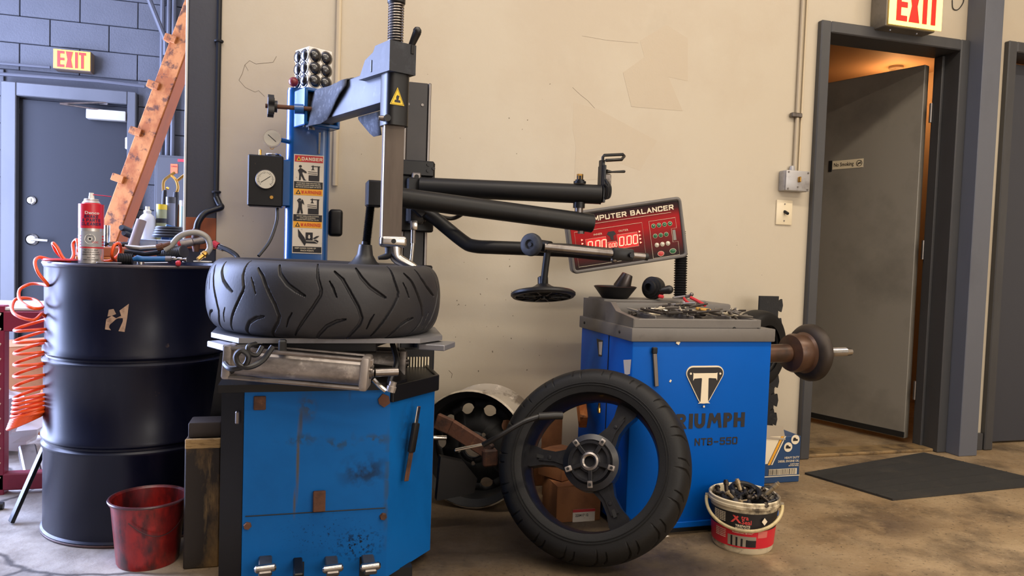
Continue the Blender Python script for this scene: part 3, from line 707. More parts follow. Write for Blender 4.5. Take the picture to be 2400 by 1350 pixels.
# front panel seam, plates, bolts
FY = 2.05
def front(x, y): return P(x, y, FY)
def fbox(name, x0, y0, x1, y1, t, m, bev=.002, par=None):
    a = front(x0, y0); b = front(x1, y1)
    return MB().box(((a.x+b.x)/2, FY-t/2, (a.z+b.z)/2), (abs(b.x-a.x), t, abs(a.z-b.z)), None, bev).build(name, m, par or tc)
fbox('rust_plate', 595, 928, 623, 960, .006, M_rust)
fbox('rust_plate', 734, 1150, 762, 1196, .012, M_rust)
pt = [front(x, y) for x, y in ((886, 935), (897, 922), (911, 928), (914, 944), (900, 954), (888, 946))]
MB().prism([(q.x, q.z) for q in pt], 0, .006, axes((0, FY, 0), (1, 0, 0), (0, 0, 1), (0, -1, 0))).build('rust_plate', M_rust, tc)
MB().tube([front(575, 1210)+Vector((0, -.001, 0)), front(903, 1190)+Vector((0, -.001, 0))], .0016, 5).build('panel_seam', M_black, tc)
for x, y in ((580, 1232), (898, 1210)):
    q = front(x, y); MB().lathe_between((q.x, FY, q.z), (q.x, FY-.008, q.z), [(.011, 0), (.009, 1)], 6).build('bolt', M_rust, tc)
# foot pedals in their slots
for (x0, y0, x1, y1, hx) in ((608, 1325, 632, 1345, 620), (688, 1318, 712, 1350, 701), (767, 1312, 790, 1350, 782), (843, 1305, 866, 1345, 865)):
    fbox('pedal_slot', x0, y0, x1, y1+14, .002, M_black, 0)
for i, (x, y) in enumerate(((622, 1336), (700, 1340), (780, 1336), (868, 1332))):
    q = front(x, y)
    q = P(x, y, FY-.06)
    MB().bar((q.x-.004, FY+.03, q.z+.012), (q.x, FY-.075, q.z-.006), .034 if i != 1 else .024, .014, .003).build('pedal', M_blackm if i == 1 else M_steel, tc)
    if i != 1:
        MB().lathe_between((q.x-.027, FY-.062, q.z+.004), (q.x+.027, FY-.062, q.z+.007), [(.006, 0), (.0105, .08), (.0105, .92), (.006, 1)], 14).build('pedal_pad', M_brightsteel, tc)
# bead breaker shield and arm
MB().prism([(0, .66), (-.035, .40), (.0, .02), (.035, .02), (.03, .66)], -.012, .012, axes((-.235, 2.46, -.05), (1, 0, 0), (0, 0, 1), (0, -1, 0))).build('bead_breaker_shield', M_blackpl, tc, 20)
MB().box(P(557, 978, 2.07), (.012, .018, .035), None, .003).build('side_latch', M_steel, tc)
arm = MB()
for a, b in ((P(1022, 985, 2.5), P(1060, 1002, 2.47)), (P(1056, 1000, 2.47), P(1150, 1060, 2.38))):
    arm.bar(a, b, .02, .055, .004)
arm.build('bead_breaker_arm', M_rust, tc)
MB().bar(P(1148, 1052, 2.38), P(1148, 1092, 2.38), .03, .05, .006, (1, 0, 0)).build('breaker_pivot', M_rust, tc)
MB().cyl(P(1012, 1026, 2.5), P(1046, 1026, 2.5), .008, None, 12).build('breaker_rod', M_brightsteel, tc)
MB().prism([(-.07, -.10), (.06, -.08), (.07, -.03), (.02, .03), (-.06, .05)], -.02, .02, axes(P(1070, 1100, 2.46), (1, 0, 0), (0, 0, 1), (0, -1, 0))).build('breaker_shoe', M_blackm, tc, 20)
MB().box((.425, 2.45, .24), (.03, .06, .44), None, .006).build('side_bracket', M_rust, tc)
# turntable
oc = [(-.225, -.255), (.24, -.255), (.315, -.18), (.335, .06), (.27, .28), (-.20, .28), (-.305, .12), (-.305, -.12)]
tt = MB(); tt.prism(oc, TZ-.013, TZ, Matrix.Translation((TC.x, TC.y, 0))); ttab = tt.build('turntable', M_table, tc, 20)
for x0, x1, zz in ((-.29, -.20, -.024), (.26, .335, -.026)):
    MB().box((TC.x+(x0+x1)/2, TC.y-.20, TZ+zz), (x1-x0, .10, .016), Euler((0, 0, .5 if x0 < 0 else -.5)), .002).build('jaw_slide', M_table, tc)
MB().lathe_between((TC.x, TC.y+.02, CT+.016), (TC.x, TC.y+.02, TZ-.016), [(.20, 0), (.20, .12), (.13, .2), (.11, .5), (.17, .75), (.22, .9), (.22, 1)], 32).build('turntable_hub', M_black, tc)
MB().box((TC.x-.02, TC.y-.19, TZ-.03), (.3, .03, .03), None, .004).build('slide_rail', M_blackm, tc)
# air cylinders under the table
def air_cyl(a, b, r):
    a = Vector(a); b = Vector(b); d = (b-a).normalized()
    up = Vector((0, 0, 1)); sd = up.cross(d).normalized(); up = d.cross(sd)
    bd = MB().lathe_between(a, b, [(r*.86, 0), (r*.86, 1)], 24).build('air_cylinder', M_dirtyalu, tc)
    for e, s in ((a, -1), (b, 1)):
        MB().box(e+d*(.008*s), (.022, r*2.1, r*2.1), axes((0, 0, 0), d, sd, up), .006, 2).build('end_cap', M_dirtyalu, bd)
    for su in (-1, 1):
        for ss in (-1, 1):
            MB().cyl(a+sd*(r*.9*ss)+up*(r*.9*su), b+sd*(r*.9*ss)+up*(r*.9*su), .006, None, 8).build('tie_rod', M_steel, bd)
    MB().lathe_between(b+d*.018, b+d*.03, [(.016, 0), (.016, .6), (.011, .7), (.011, 1)], 16).build('end_boss', M_steel, bd)
    ribs = MB()
    for q in range(4):
        t = q*PI/4+PI/8
        ribs.bar(b+d*.021+(sd*math.cos(t)+up*math.sin(t))*.02, b+d*.021+(sd*math.cos(t)+up*math.sin(t))*.037, .006, .004)
    ribs.build('end_rib', M_dirtyalu, bd)
    return bd
a = P(550, 845, 2.0); b = P(850, 872, 1.93)
air_cyl(a, b, .041)
air_cyl(P(600, 842, 2.33), P(935, 850, 2.30), .041)
MB().cyl(b+Vector((.03, -.01, 0)), b+Vector((.09, .0, .0)), .011, None, 12).build('piston_rod', M_steel, tc)
hs = smooth_path([P(640, 812, 1.92), P(615, 845, 1.91), P(585, 860, 1.90), P(560, 855, 1.90), P(553, 835, 1.90), P(566, 822, 1.90), P(582, 835, 1.90), P(572, 858, 1.90), P(540, 864, 1.91), P(527, 852, 1.95), P(545, 872, 1.97)], 6)
MB().tube(hs, .007, 8).build('air_hose', M_blackpl, tc)
hs = smooth_path([P(615, 812, 1.93), P(602, 832, 1.92), P(584, 828, 1.91), P(582, 812, 1.91), P(600, 806, 1.93)], 6)
MB().tube(hs, .006, 8).build('air_hose', M_blackpl, tc)
hs = smooth_path([P(920, 805, 2.1), P(930, 850, 2.05), P(915, 890, 2.03), P(918, 905, 2.03)], 6)
MB().tube(hs, .008, 8).build('air_hose', M_blackpl, tc)
MB().tube([P(876, 890, 1.97), P(890, 905, 1.96), P(903, 916, 1.96)], .007, 8).build('air_fitting', M_brightsteel, tc)
MB().lathe_between(P(922, 895, 2.0), P(915, 918, 2.0), [(.010, 0), (.010, .4), (.013, .45), (.013, 1)], 10).build('air_fitting', M_dirtyalu, tc)
MB().box(P(662, 812, 1.95), (.02, .03, .035), None, .004).build('clamp_block', M_black, tc)
# filter with fins at the right behind the table
fb = P(985, 860, 2.42)
flt = MB().box((fb.x-.01, 2.43, fb.z), (.11, .03, .125), None, .004).build('regulator_block', M_blackm, tc)
for i in range(8):
    MB().box((fb.x-.042+i*.0095, 2.412, fb.z-.008), (.0045, .008, .085)).build('fin', M_creamprint, flt, 0)

# ---- blue column with its plate, gauges and arm socket
colm = MB()
pc = P(721, 600, 2.75); cxm = .0175; cwy = 2.825
colm.prism(rrect(.152, .15, .03, 5), .0, 1.505, Matrix.Translation((cxm, cwy, 0)))
colm.build('column', M_bluecol, tc, 40)
MB().prism(rrect(.148, .146, .03, 5), 1.505, 1.512, Matrix.Translation((cxm, cwy, 0))).build('column_cap', M_bluecol, tc, 40)
CY = 2.75
# warning plate
a = P(691, 361, CY); b = P(760, 363, CY); c_ = P(683, 593, CY)
W_, H_ = .103, (a.z-c_.z); ox, oz = (P(722, 478, CY).x), (a.z+c_.z)/2
Mw = wallframe((ox, CY-.0012, oz))
pw = MB(Mw); pw.box((0, 0, 0), (W_, H_, .002)); plate = pw.build('warning_plate', M_paper, tc, 0)
def pl_box(name, x0, y0, x1, y1, m, z=.0013):   # fractions of the plate, y from its top
    return MB(Mw).box(((x0+x1-1)/2*W_, (.5-(y0+y1)/2)*H_, z), ((x1-x0)*W_, abs(y1-y0)*H_, .0008)).build(name, m, plate, 0)
def pl_text(s, x, y, size, m, sx=1.0, bold=0.0, al='CENTER'):
    return MB(Mw).text(s, size, Matrix.Translation(((x-.5)*W_, (.5-y)*H_, .0019)), sx, al, bold).build('lettering', m, plate, 0)
def pl_poly(name, polys, m, z=.0018):
    mb = MB(Mw)
    for k, pg in enumerate(polys):
        mb.prism([((x-.5)*W_, (.5-y)*H_) for x, y in pg], z, z+.0005+.0001*k)
    return mb.build(name, m, plate, 0)
pl_box('red_band', .03, .01, .97, .075, M_redprint); block_text(MB(Mw @ Matrix.Translation((.10*W_, (.5-.043)*H_, .0019))), 'DANGER', .0118, .0100, .0026, .0022).build('lettering', M_creamprint, plate, 0)
for yb in (.345, .675):
    pl_box('amber_band', .02, yb, .98, yb+.065, M_yelprint); block_text(MB(Mw @ Matrix.Translation((.10*W_, (.5-yb-.033)*H_, .0019))), 'WARNING', .0118, .0092, .0024, .0018).build('lettering', mat('orange red print', (200, 70, 30), .5), plate, 0)
for yb, m in ((.043, M_yellow), (.378, M_ink), (.708, M_ink)):
    pl_poly('hazard_triangle', [[(.08, yb+.022), (.25, yb+.022), (.165, yb-.024)]], m)
    pl_poly('hazard_mark', [[(.13, yb+.015), (.2, yb+.015), (.165, yb-.010)]], M_ink if m is M_yellow else M_yelprint, .0025)
for y0, y1 in ((.272, .345), (.605, .675), (.93, .99)): pl_box('black_band', .02, y0, .98, y1, M_ink)
for s, y in (('STAND BACK WHILE INFLATING TIRE', .289), ('AS BEING EXPLODED UNDER PRESSURE', .308), ('MAY CAUSE SERIOUS INJURY OR DEATH', .327),
             ('DO NOT WEAR LOOSE CLOTHING', .622), ('LONG HAIR OR JEWELRY', .640), ('MOVING PARTS CAN PULL YOU IN', .658)):
    pl_text(s, .5, y, .0052, M_creamprint, .92, .01)
for s, y, xx in (('KEEP HANDS CLEAR OF', .947, .44), ('PINCH POINTS', .972, .5)): pl_text(s, xx, y, .0072, M_creamprint, .95, .012)
def E_(cx, cy, rx, ry, n=12): return [(cx+rx*math.cos(2*PI*i/n), cy+ry*math.sin(2*PI*i/n)) for i in range(n)]
for yo, kind in ((.085, 0), (.42, 1)):
    polys = [E_(.22, yo+.035, .05, .013)]
    if kind == 0:
        polys += [[(.14, yo+.075), (.22, yo+.05), (.30, yo+.062), (.42, yo+.085), (.44, yo+.10), (.38, yo+.10), (.30, yo+.088), (.29, yo+.105), (.19, yo+.11)],
                  [(.19, yo+.105), (.29, yo+.105), (.38, yo+.165), (.44, yo+.173), (.34, yo+.175), (.24, yo+.125), (.24, yo+.172), (.18, yo+.176)]]
    else:
        polys += [[(.13, yo+.045), (.17, yo+.03), (.18, yo+.05), (.26, yo+.05), (.30, yo+.03), (.34, yo+.045), (.38, yo+.085), (.30, yo+.07), (.30, yo+.115), (.18, yo+.115), (.18, yo+.068)],
                  [(.18, yo+.11), (.30, yo+.11), (.34, yo+.175), (.27, yo+.177), (.24, yo+.13), (.22, yo+.177), (.13, yo+.177)]]
    pl_poly('person_pictogram', polys, M_ink)
    q = [[(.50, yo+.12), (.86, yo+.12), (.86, yo+.178), (.50, yo+.178)], [(.80, yo+.03), (.86, yo+.03), (.86, yo+.12), (.80, yo+.12)], [(.58, yo+.025), (.88, yo+.025), (.88, yo+.032), (.58, yo+.032)],
         [(.62, yo+.02), (.66, yo+.02), (.66, yo+.055), (.70, yo+.065), (.58, yo+.065), (.62, yo+.055)], [(.48, yo+.082), (.78, yo+.086), (.78, yo+.090), (.48, yo+.086)], [(.48, yo+.10), (.78, yo+.104), (.78, yo+.108), (.48, yo+.104)]]
    pl_poly('machine_pictogram', q, M_ink)
yo = .745
pl_poly('hand_pictogram', [[(.18, yo+.005), (.40, yo+.09), (.46, yo+.13), (.74, yo+.13), (.86, yo+.15), (.46, yo+.148), (.42, yo+.178), (.20, yo+.085)], [(.44, yo+.04), (.68, yo+.04), (.68, yo+.12), (.44, yo+.12)],
                          [(.68, yo+.10), (.80, yo+.075), (.90, yo+.07), (.86, yo+.085), (.76, yo+.105)], [(.70, yo+.115), (.80, yo+.11), (.88, yo+.125), (.86, yo+.14), (.78, yo+.125)]], M_ink)
pl_poly('arrow_mark', [[(.535, yo+.065), (.585, yo+.065), (.585, yo+.085), (.61, yo+.085), (.56, yo+.107), (.51, yo+.085), (.535, yo+.085)]], M_paper, .0026)
# small gauge on a stub
q = P(638, 325, 2.74)
g = MB().lathe_between((q.x, q.y+.012, q.z), (q.x, q.y-.012, q.z), [(.029, 0), (.031, .3), (.031, 1)], 28).build('pressure_gauge', M_brightsteel, tc)
MB().lathe_between((q.x, q.y-.0125, q.z), (q.x, q.y-.0135, q.z), [(.027, 0), (.027, 1)], 28).build('gauge_face', M_dial, g)
MB(wallframe((q.x, q.y-.0145, q.z))).box((0, 0, 0), (.035, .002, .001), Euler((0, 0, -.7))).build('gauge_needle', M_ink, g, 0)
MB().cyl((q.x+.028, q.y, q.z-.002), (-.05, 2.76, q.z-.004), .008, None, 12).build('gauge_stub', M_bluecol, g)
MB().tube(arc((q.x, q.y-.004, q.z-.031), .006, PI, 2*PI, 8), .0015, 5).build('gauge_ring', M_brass, g)
# inflator box
a = P(581, 362, 2.70); b = P(662, 487, 2.70)
cx, cz, w, hh = (a.x+b.x)/2, (a.z+b.z)/2+.002, b.x-a.x, a.z-b.z
bx = MB().box((cx, 2.74, cz), (w, .08, hh), None, .004).build('inflator_box', M_blackm, tc)
q = P(623, 421, 2.70)
MB().lathe_between((q.x, 2.70, q.z), (q.x, 2.688, q.z), [(.0345, 0), (.0345, .7), (.032, 1)], 32).build('gauge_bezel', M_steel, bx)
MB().lathe_between((q.x, 2.6885, q.z), (q.x, 2.6875, q.z), [(.031, 0), (.031, 1)], 32).build('gauge_face', M_dial, bx)
gm = MB(wallframe((q.x, 2.687, q.z)))
gm.box((0, 0, 0), (.038, .002, .0008), Euler((0, 0, .62)))
for i in range(23):
    t = math.radians(-45+i*270/22); r0 = .024
    gm.box((r0*math.cos(t), r0*math.sin(t), 0), (.005 if i % 4 else .008, .0009, .0006), Euler((0, 0, t)))
gm.build('gauge_scale', M_ink, bx, 0)
MB().cyl((cx-.02, 2.74, cz+hh/2), (cx-.02, 2.74, cz+hh/2+.022), .0045, None, 10).build('valve_stem', M_brass, bx)
MB().tube([Vector((cx+.022, 2.74, cz+hh/2+.006))+Vector((.024*math.cos(t*PI/12), .024*math.sin(t*PI/12), 0)) for t in range(24)], .004, 6, True).build('hook_ring', M_brightsteel, bx)
MB().lathe_between((q.x+.02, 2.70, q.z-.06), (q.x+.02, 2.694, q.z-.06), [(.007, 0), (.006, 1)], 10).build('screw', M_brass, bx)
MB().box((-.055, 2.765, cz), (.03, .04, hh*.92), None, .003).build('box_bracket', M_bluecol, tc)
hs = smooth_path([P(650, 488, 2.72), P(648, 520, 2.70), P(632, 565, 2.66), P(606, 600, 2.62)], 8)
MB().tube(hs, .0055, 8).build('air_line', M_blackpl, tc)
# socket for the horizontal arm
A0 = P(738, 243, 2.70); A1 = P(925, 228, 2.2)
ad = (A1-A0); ad.z = 0; ad.normalize(); asd = Vector((0, 0, 1)).cross(ad)
Ma = axes((0, 0, 0), ad, asd, (0, 0, 1))
zc = 1.435
S0 = Vector((cxm+.01, 2.775, zc)); ARMEND = Vector((.262, 2.2, zc))
ad = (ARMEND-S0); L_ = ad.length; ad.normalize(); asd = Vector((0, 0, 1)).cross(ad); Ma = axes((0, 0, 0), ad, asd, (0, 0, 1))
sock = MB()
for off, sz in ((Vector((0, 0, .058)), (.15, .13, .012)), (Vector((0, 0, -.058)), (.15, .13, .012)), (asd*.06, (.15, .012, .128)), (asd*-.06, (.15, .012, .128))):
    sock.box(S0+ad*.02+off, sz, Ma, .003)
sock.build('arm_socket', M_bluecol, tc, 30)
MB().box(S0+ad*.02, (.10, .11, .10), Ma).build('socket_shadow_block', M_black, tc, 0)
armm = MB().bar(S0+ad*.0, ARMEND+ad*.0, .062, .105, .006, seg=2).build('swing_arm', mat('worn grey arm', (64, 67, 74), .5, .2, layers=[((44, 46, 52), 9, .5, .7, None, .6), ((96, 100, 108), 20, .6, .7, None, .5)]), tc)
# clamp knob
k0 = P(690, 252, 2.66); k1 = P(622, 248, 2.66)
MB().cyl(k0+Vector((.06, 0, 0)), k1, .0075, None, 12).build('clamp_screw', M_rust, tc)
MB().cyl(P(690, 255, 2.66), P(712, 256, 2.66), .017, None, 16).build('clamp_boss', M_bluecol, tc)
kb = []
for i in range(40):
    t = 2*PI*i/40; r = .034+.006*math.cos(5*t); kb.append((r*math.cos(t), r*math.sin(t)))
MB().prism(kb, 0, .02, frame(P(642, 249, 2.66), (-1, -.1, 0))).build('clamp_knob', M_blackpl, tc)
MB().cyl(P(650, 250, 2.66), P(640, 249, 2.66), .02, None, 16).build('knob_hub', M_blackpl, tc)
q = P(688, 192, 2.74); MB().sphere(q, .017, 14).build('red_knob', mat('dark red knob', (110, 28, 34), .35), tc)
for x, y in ((718, 298), (730, 305)):
    q = P(x, y, 2.70); MB().lathe_between(q+Vector((0, 0, .02)), q, [(.008, 0), (.008, .5), (.012, .55), (.012, 1)], 6).build('bolt', M_brightsteel, tc)
MB().tube([P(749, 310, 2.71), P(747, 360, 2.745)], .004, 6).build('weld_bead', M_brightsteel, tc)
# rag over the arm
def rag(name, pts_rows, th=.003):
    mb = MB(); n = len(pts_rows[0]); vs_ = [p for r in pts_rows for p in r]
    fs = [(i*n+j, i*n+j+1, (i+1)*n+j+1, (i+1)*n+j) for i in range(len(pts_rows)-1) for j in range(n-1)]
    mb.add(vs_, fs); return mb
a0 = S0+ad*.10
rows = []
for i in range(9):
    t = i/8; base = S0+ad*(.105+.255*t)
    top = base+Vector((0, 0, .056))
    front_drop = .125 if t < .45 else .125-.10*(t-.45)/.55
    wv = .006*math.sin(t*9)
    r = [top+asd*.036+Vector((0, 0, -.05)), top+asd*.036, top+asd*.018+Vector((0, 0, .004)), top-asd*(.018-wv)+Vector((0, 0, .004)), top-asd*(.037+wv)+Vector((0, 0, -.004))]
    for d_ in (.33, .66, 1.0): r.append(top-asd*(.040+wv*d_+.012*d_*(1-t))+Vector((0, 0, -front_drop*d_))-ad*(.03*d_*(1-t)))
    rows.append(r)
ro = rag('rag', rows).build('felt_cover', M_felt, tc, 60)
md = ro.modifiers.new('thick', 'SOLIDIFY'); md.thickness = .004
rows = []
for i in range(7):
    t = i/6; base = S0+ad*(.30+.15*t)+Vector((0, 0, -.05))+asd*.034
    dr = .015+.06*min(1, t*1.6)
    rows.append([base, base+Vector((0, 0, -dr*.5)), base+Vector((0, 0, -dr))+asd*.006])
ro = rag('rag', rows).build('felt_flap', M_felt, tc, 60); md = ro.modifiers.new('thick', 'SOLIDIFY'); md.thickness = .003
# head: cover, housing, springed hex shaft
HX_, HY_ = .252, 2.2
hq = axes((HX_, HY_, 0), (1, 0, 0), (0, 1, 0), (0, 0, 1))
hz1 = P(925, 297, HY_).z; hz0 = P(925, 180, HY_).z
hou = MB().prism(rrect(.072, .075, .022, 5), hz1, hz0+.01, Matrix.Translation((HX_+.002, HY_, 0)) @ Matrix.Rotation(.3, 4, 'Z')).build('head_housing', M_blackm, tc, 40)
zt = P(930, 108, HY_).z; zb = P(930, 178, HY_).z
Mh = axes((HX_, HY_, 0), -ad, (0, 0, 1), -ad.cross(Vector((0, 0, 1))))      # local x back along the arm, y up, z to the side
if Mh.to_3x3().determinant() < 0: Mh = axes((HX_, HY_, 0), -ad, (0, 0, 1), ad.cross(Vector((0, 0, 1))))
hcm = MB(Mh); hcm.prism([(-.047, zb), (.145, zb+.004), (.105, zt-.030), (.055, zt-.016), (.042, zt), (-.047, zt)], -.043, .043)
hcv = hcm.build('head_cover', M_headgrey, tc, 20)
for sg_ in (-1, 1): MB(Mh).box((.062, (zt+zb)/2-.012, sg_*.0435), (.006, .035, .003), None, .001).build('cover_rib', M_blackm, hcv)
MB(Mh).box((-.0475, zt-.014, .030), (.004, .026, .010), None, .001).build('cover_clip', M_blackm, hcv)
MB().lathe_between((HX_, HY_, zt), (HX_, HY_, zt+.2), [(.017, 0), (.017, 1)], 16).build('shaft_sleeve', M_black, tc)
spz0, spz1 = zt, P(928, 12, HY_).z
n = 15
sp = [Vector((HX_+.0215*math.cos(2*PI*i/16), HY_+.0215*math.sin(2*PI*i/16), spz0+(spz1-spz0)*i/(16*n))) for i in range(16*n+1)]
MB().tube(sp, .0022, 6).build('spring', M_steel, tc)
MB().lathe_between((HX_, HY_, spz1), (HX_, HY_, spz1+.10), [(.022, 0), (.026, .05), (.027, .5), (.024, 1)], 24).build('shaft_cap', M_blackm, tc)
# locking lever
MB().tube([P(955, 125, 2.19), P(962, 112, 2.19), P(978, 75, 2.17)], [.008, .009, .0125], 12).sphere(P(978, 73, 2.17), .0128, 10).build('lock_lever', M_blackpl, tc)
# hex shaft
zs0 = P(918, 563, HY_).z
sm = MB().prism([(-.028, -.02), (.028, -.02), (.028, .02), (-.028, .02)], zs0, zt, Matrix.Translation((HX_+.001, HY_, 0)) @ Matrix.Rotation(.12, 4, 'Z'))
sm.build('tool_shaft', M_shaft, tc, 20)
MB().box((HX_-.0275, HY_-.0185, (zs0+hz1)/2), (.003, .003, hz1-zs0), Euler((0, 0, .12))).build('shaft_edge', M_brightsteel, tc, 0)
# housing details
q = P(931, 228, HY_-.04)
tri = MB(axes((q.x, HY_-.040, q.z), Vector((math.cos(.3), math.sin(.3), 0)), (0, 0, 1), Vector((math.sin(.3), -math.cos(.3), 0))))
tri.prism([(-.022, -.022), (.022, -.022), (0, .028)], 0, .0015); tr_ = tri.build('hazard_sticker', M_yellow, tc, 0)
t2 = MB(axes((q.x, HY_-.040, q.z), Vector((math.cos(.3), math.sin(.3), 0)), (0, 0, 1), Vector((math.sin(.3), -math.cos(.3), 0))))
t2.tube([(-.019, -.0195, .0015), (.019, -.0195, .0015), (0, .0235, .0015)], .0009, 4, True)
t2.prism([(-.009, -.015), (.010, -.015), (.009, -.008), (-.008, -.008)], .001, .002); t2.prism([(-.003, -.008), (.003, -.008), (.006, .004), (-.001, .006), (-.004, .0)], .001, .0022)
t2.build('hazard_mark', M_ink, tr_, 0)
q = P(897, 277, HY_-.03)
MB().lathe_between(q+Vector((-.012, .0, 0)), q+Vector((.02, .0, -.001)), [(.006, 0), (.008, .3), (.008, 1)], 12).build('set_screw', M_steel, tc)
MB().lathe_between(q+Vector((.01, .012, 0)), q+Vector((.012, -.014, 0)), [(.010, 0), (.010, 1)], 14).build('set_screw_boss', M_blackm, tc)
# duck head
dk = MB()
q0 = Vector((HX_+.004, HY_, zs0)); z0 = zs0
dk.box((q0.x+.004, q0.y, z0-.004), (.078, .05, .034), None, .01, 3)
dko = dk.build('mount_head', M_brightsteel, tc, 50)
qq = P(918, 562, HY_-.027)
MB().lathe_between((qq.x+.006, HY_-.024, z0-.003), (qq.x+.006, HY_-.028, z0-.003), [(.007, 0), (.007, 1)], 14).build('socket_hole', M_black, dko)
hk = MB(); pts = smooth_path([(q0.x+.01, HY_, z0-.018), (q0.x+.016, HY_-.005, z0-.05), (q0.x+.045, HY_-.01, z0-.067), (q0.x+.068, HY_-.012, z0-.078), (q0.x+.074, HY_-.012, z0-.088)], 5)
hk.tube(pts, [.022-.015*i/(len(pts)-1) for i in range(len(pts))], 12)
hk.build('duck_bill', M_brightsteel, dko, 60)
hk = MB(); pts = smooth_path([(q0.x-.002, HY_, z0-.02), (q0.x-.010, HY_-.005, z0-.045), (q0.x-.038, HY_-.006, z0-.054)], 5)
hk.tube(pts, [.018-.013*i/(len(pts)-1) for i in range(len(pts))], 10)
hk.build('duck_lip', M_black, dko, 60)
# ---- black helper tower
PX, PY = .392, 2.72
tw = MB().box((PX, PY, .80), (.078, .08, 1.51), None, .004).build('helper_tower', mat('dark tower', (44, 42, 44), .45, layers=[((66, 60, 58), 5, .5, .75, None, .4)]), tc)
for s in (-1, 1):
    MB().box((PX+s*.043, PY-.02, .92), (.010, .05, 1.27), None, .002).build('guide_rail', M_steel, tc)
for x, y in ((957, 244), (990, 246)):
    q = P(x, y, PY-.041); MB().lathe_between((q.x, PY-.038, q.z), (q.x, PY-.043, q.z), [(.006, 0), (.005, 1)], 12).build('tower_screw', M_steel, tc)
MB().box((PX+.035, 2.66, .72), (.05, .10, .36), None, .004).build('tower_foot', M_blackm, tc)
MB().box((PX+.056, 2.60, .62), (.02, .01, .06)).build('white_label', M_creamprint, tc, 0)
# carriage
a = P(935, 376, PY-.07); b = P(1014, 545, PY-.07)
ccx, ccz = (a.x+b.x)/2, (a.z+b.z)/2
MB().box((ccx, PY-.045, ccz), (b.x-a.x, .08, (a.z-b.z)), None, .005).build('carriage', M_blackm, tc)
MB().box((ccx-.005, PY-.09, P(975, 395, PY-.09).z), (.125, .03, .055), None, .004).build('carriage_plate', M_blackm, tc)
for x, y in ((944, 389), (1004, 386), (944, 400), (1003, 400), (1016, 395)):
    q = P(x, y, PY-.106); MB().lathe_between((q.x, PY-.10, q.z), (q.x, PY-.11, q.z), [(.006, 0), (.006, 1)], 6).build('bolt', M_blackm, tc)
q = P(975, 415, PY-.10); MB().box(q, (.032, .03, .03), None, .004).build('carriage_lug', M_steel, tc)
MB().lathe_between(q+Vector((0, -.014, 0)), q+Vector((0, -.018, 0)), [(.008, 0), (.008, 1)], 12).build('lug_hole', M_black, tc)
MB().box(P(975, 470, PY-.10), (.07, .04, .16), None, .006).build('arm_hinge', M_blackm, tc)
# upper arm
U0 = P(985, 438, 2.60); U1 = P(1406, 458, 2.42); U1.z = U0.z-.006
MB().cyl(U0, U1, .034, None, 24).build('upper_arm', M_blacktube, tc)
MB().cyl(U1+Vector((0, 0, 0)), U1+(U1-U0).normalized()*.004, .0345, None, 24).build('tube_end', M_black, tc)
# pivot bolt
B0 = U1-(U1-U0).normalized()*.072
MB().lathe_between(B0+Vector((0, 0, .035)), B0+Vector((0, 0, .062)), [(.022, 0), (.022, .3), (.016, .32), (.016, .5), (.011, .52), (.011, 1)], 12).build('pivot_bolt', M_blackm, tc)
MB().lathe_between(B0+Vector((0, 0, .050)), B0+Vector((0, 0, .068)), [(.0115, 0), (.0115, 1)], 6).build('bolt_head', M_brass, tc)
MB().cyl(B0+Vector((0, 0, -.10)), B0+Vector((0, 0, -.02)), .015, None, 14).build('pivot_pin', M_steel, tc)
MB().cyl(B0+Vector((0, 0, -.05)), B0+Vector((0, 0, -.03)), .021, None, 14).build('pivot_washer', M_blackm, tc)
# second arm swinging back over the tire
V1 = B0+Vector((.010, -.005, -.098)); V0 = P(886, 456, 2.44)
vd = (V0-V1).normalized()
MB().cyl(V1-vd*.035, V0, .033, None, 24).build('press_arm', M_blacktube, tc)
MB().cyl(V1-vd*.035, V1-vd*.039, .0335, None, 24).build('tube_end', M_black, tc)
MB().lathe_between(V1+Vector((0, 0, -.032)), V1+Vector((0, 0, -.042)), [(.012, 0), (.012, 1)], 6).build('pivot_nut', M_steel, tc)
q = P(876, 455, 2.44)
MB().box((q.x, 2.44, q.z), (.05, .07, .085), None, .006).build('press_block', M_blackm, tc)
# press screw and cone
s0 = P(869, 478, 2.44); s1 = P(858, 578, 2.44)
nn = 46; prof = []
for i in range(nn):
    prof += [(.0115, i/nn), (.0155, (i+.5)/nn)]
prof.append((.0115, 1))
MB().lathe_between(s0, s1, prof, 14).build('press_screw', M_blackm, tc, 20)
c0 = P(857, 566, 2.44); c1 = P(854, 622, 2.44)
MB().lathe_between(c0, c1, [(.0, 0), (.012, 0), (.013, .12), (.021, .14), (.026, .55), (.038, .8), (.052, .97), (.052, 1)], 28).build('press_cone', M_blackpl, tc)
# lower bent arm
pts = [P(985, 490, 2.58), P(1020, 512, 2.56), P(1085, 565, 2.52), P(1112, 577, 2.50), P(1160, 580, 2.47), P(1240, 583, 2.43), P(1330, 587, 2.40), P(1440, 598, 2.36)]
pts = [pts[0], pts[1]]+smooth_path(pts[1:5], 5)[1:-1]+pts[4:]
MB().tube(pts, .0235, 18).build('lower_arm', M_blacktube, tc)
MB().box(P(975, 492, 2.59), (.05, .06, .10), None, .01, 2).build('lower_hinge', M_blackm, tc)
MB().bar(P(965, 478, 2.54), P(995, 505, 2.54), .02, .03, .005).build('hinge_cheek', M_blackm, tc)
# small ram hanging from the carriage
MB().cyl(P(969, 525, 2.56), P(968, 570, 2.56), .0085, None, 14).build('ram_body', M_steel, tc)
MB().cyl(P(968, 570, 2.56), P(963, 622, 2.56), .006, None, 14).build('ram_rod', M_brightsteel, tc)
MB().box(P(970, 528, 2.555), (.024, .03, .034), None, .006, 2).build('ram_clevis', M_brightsteel, tc)
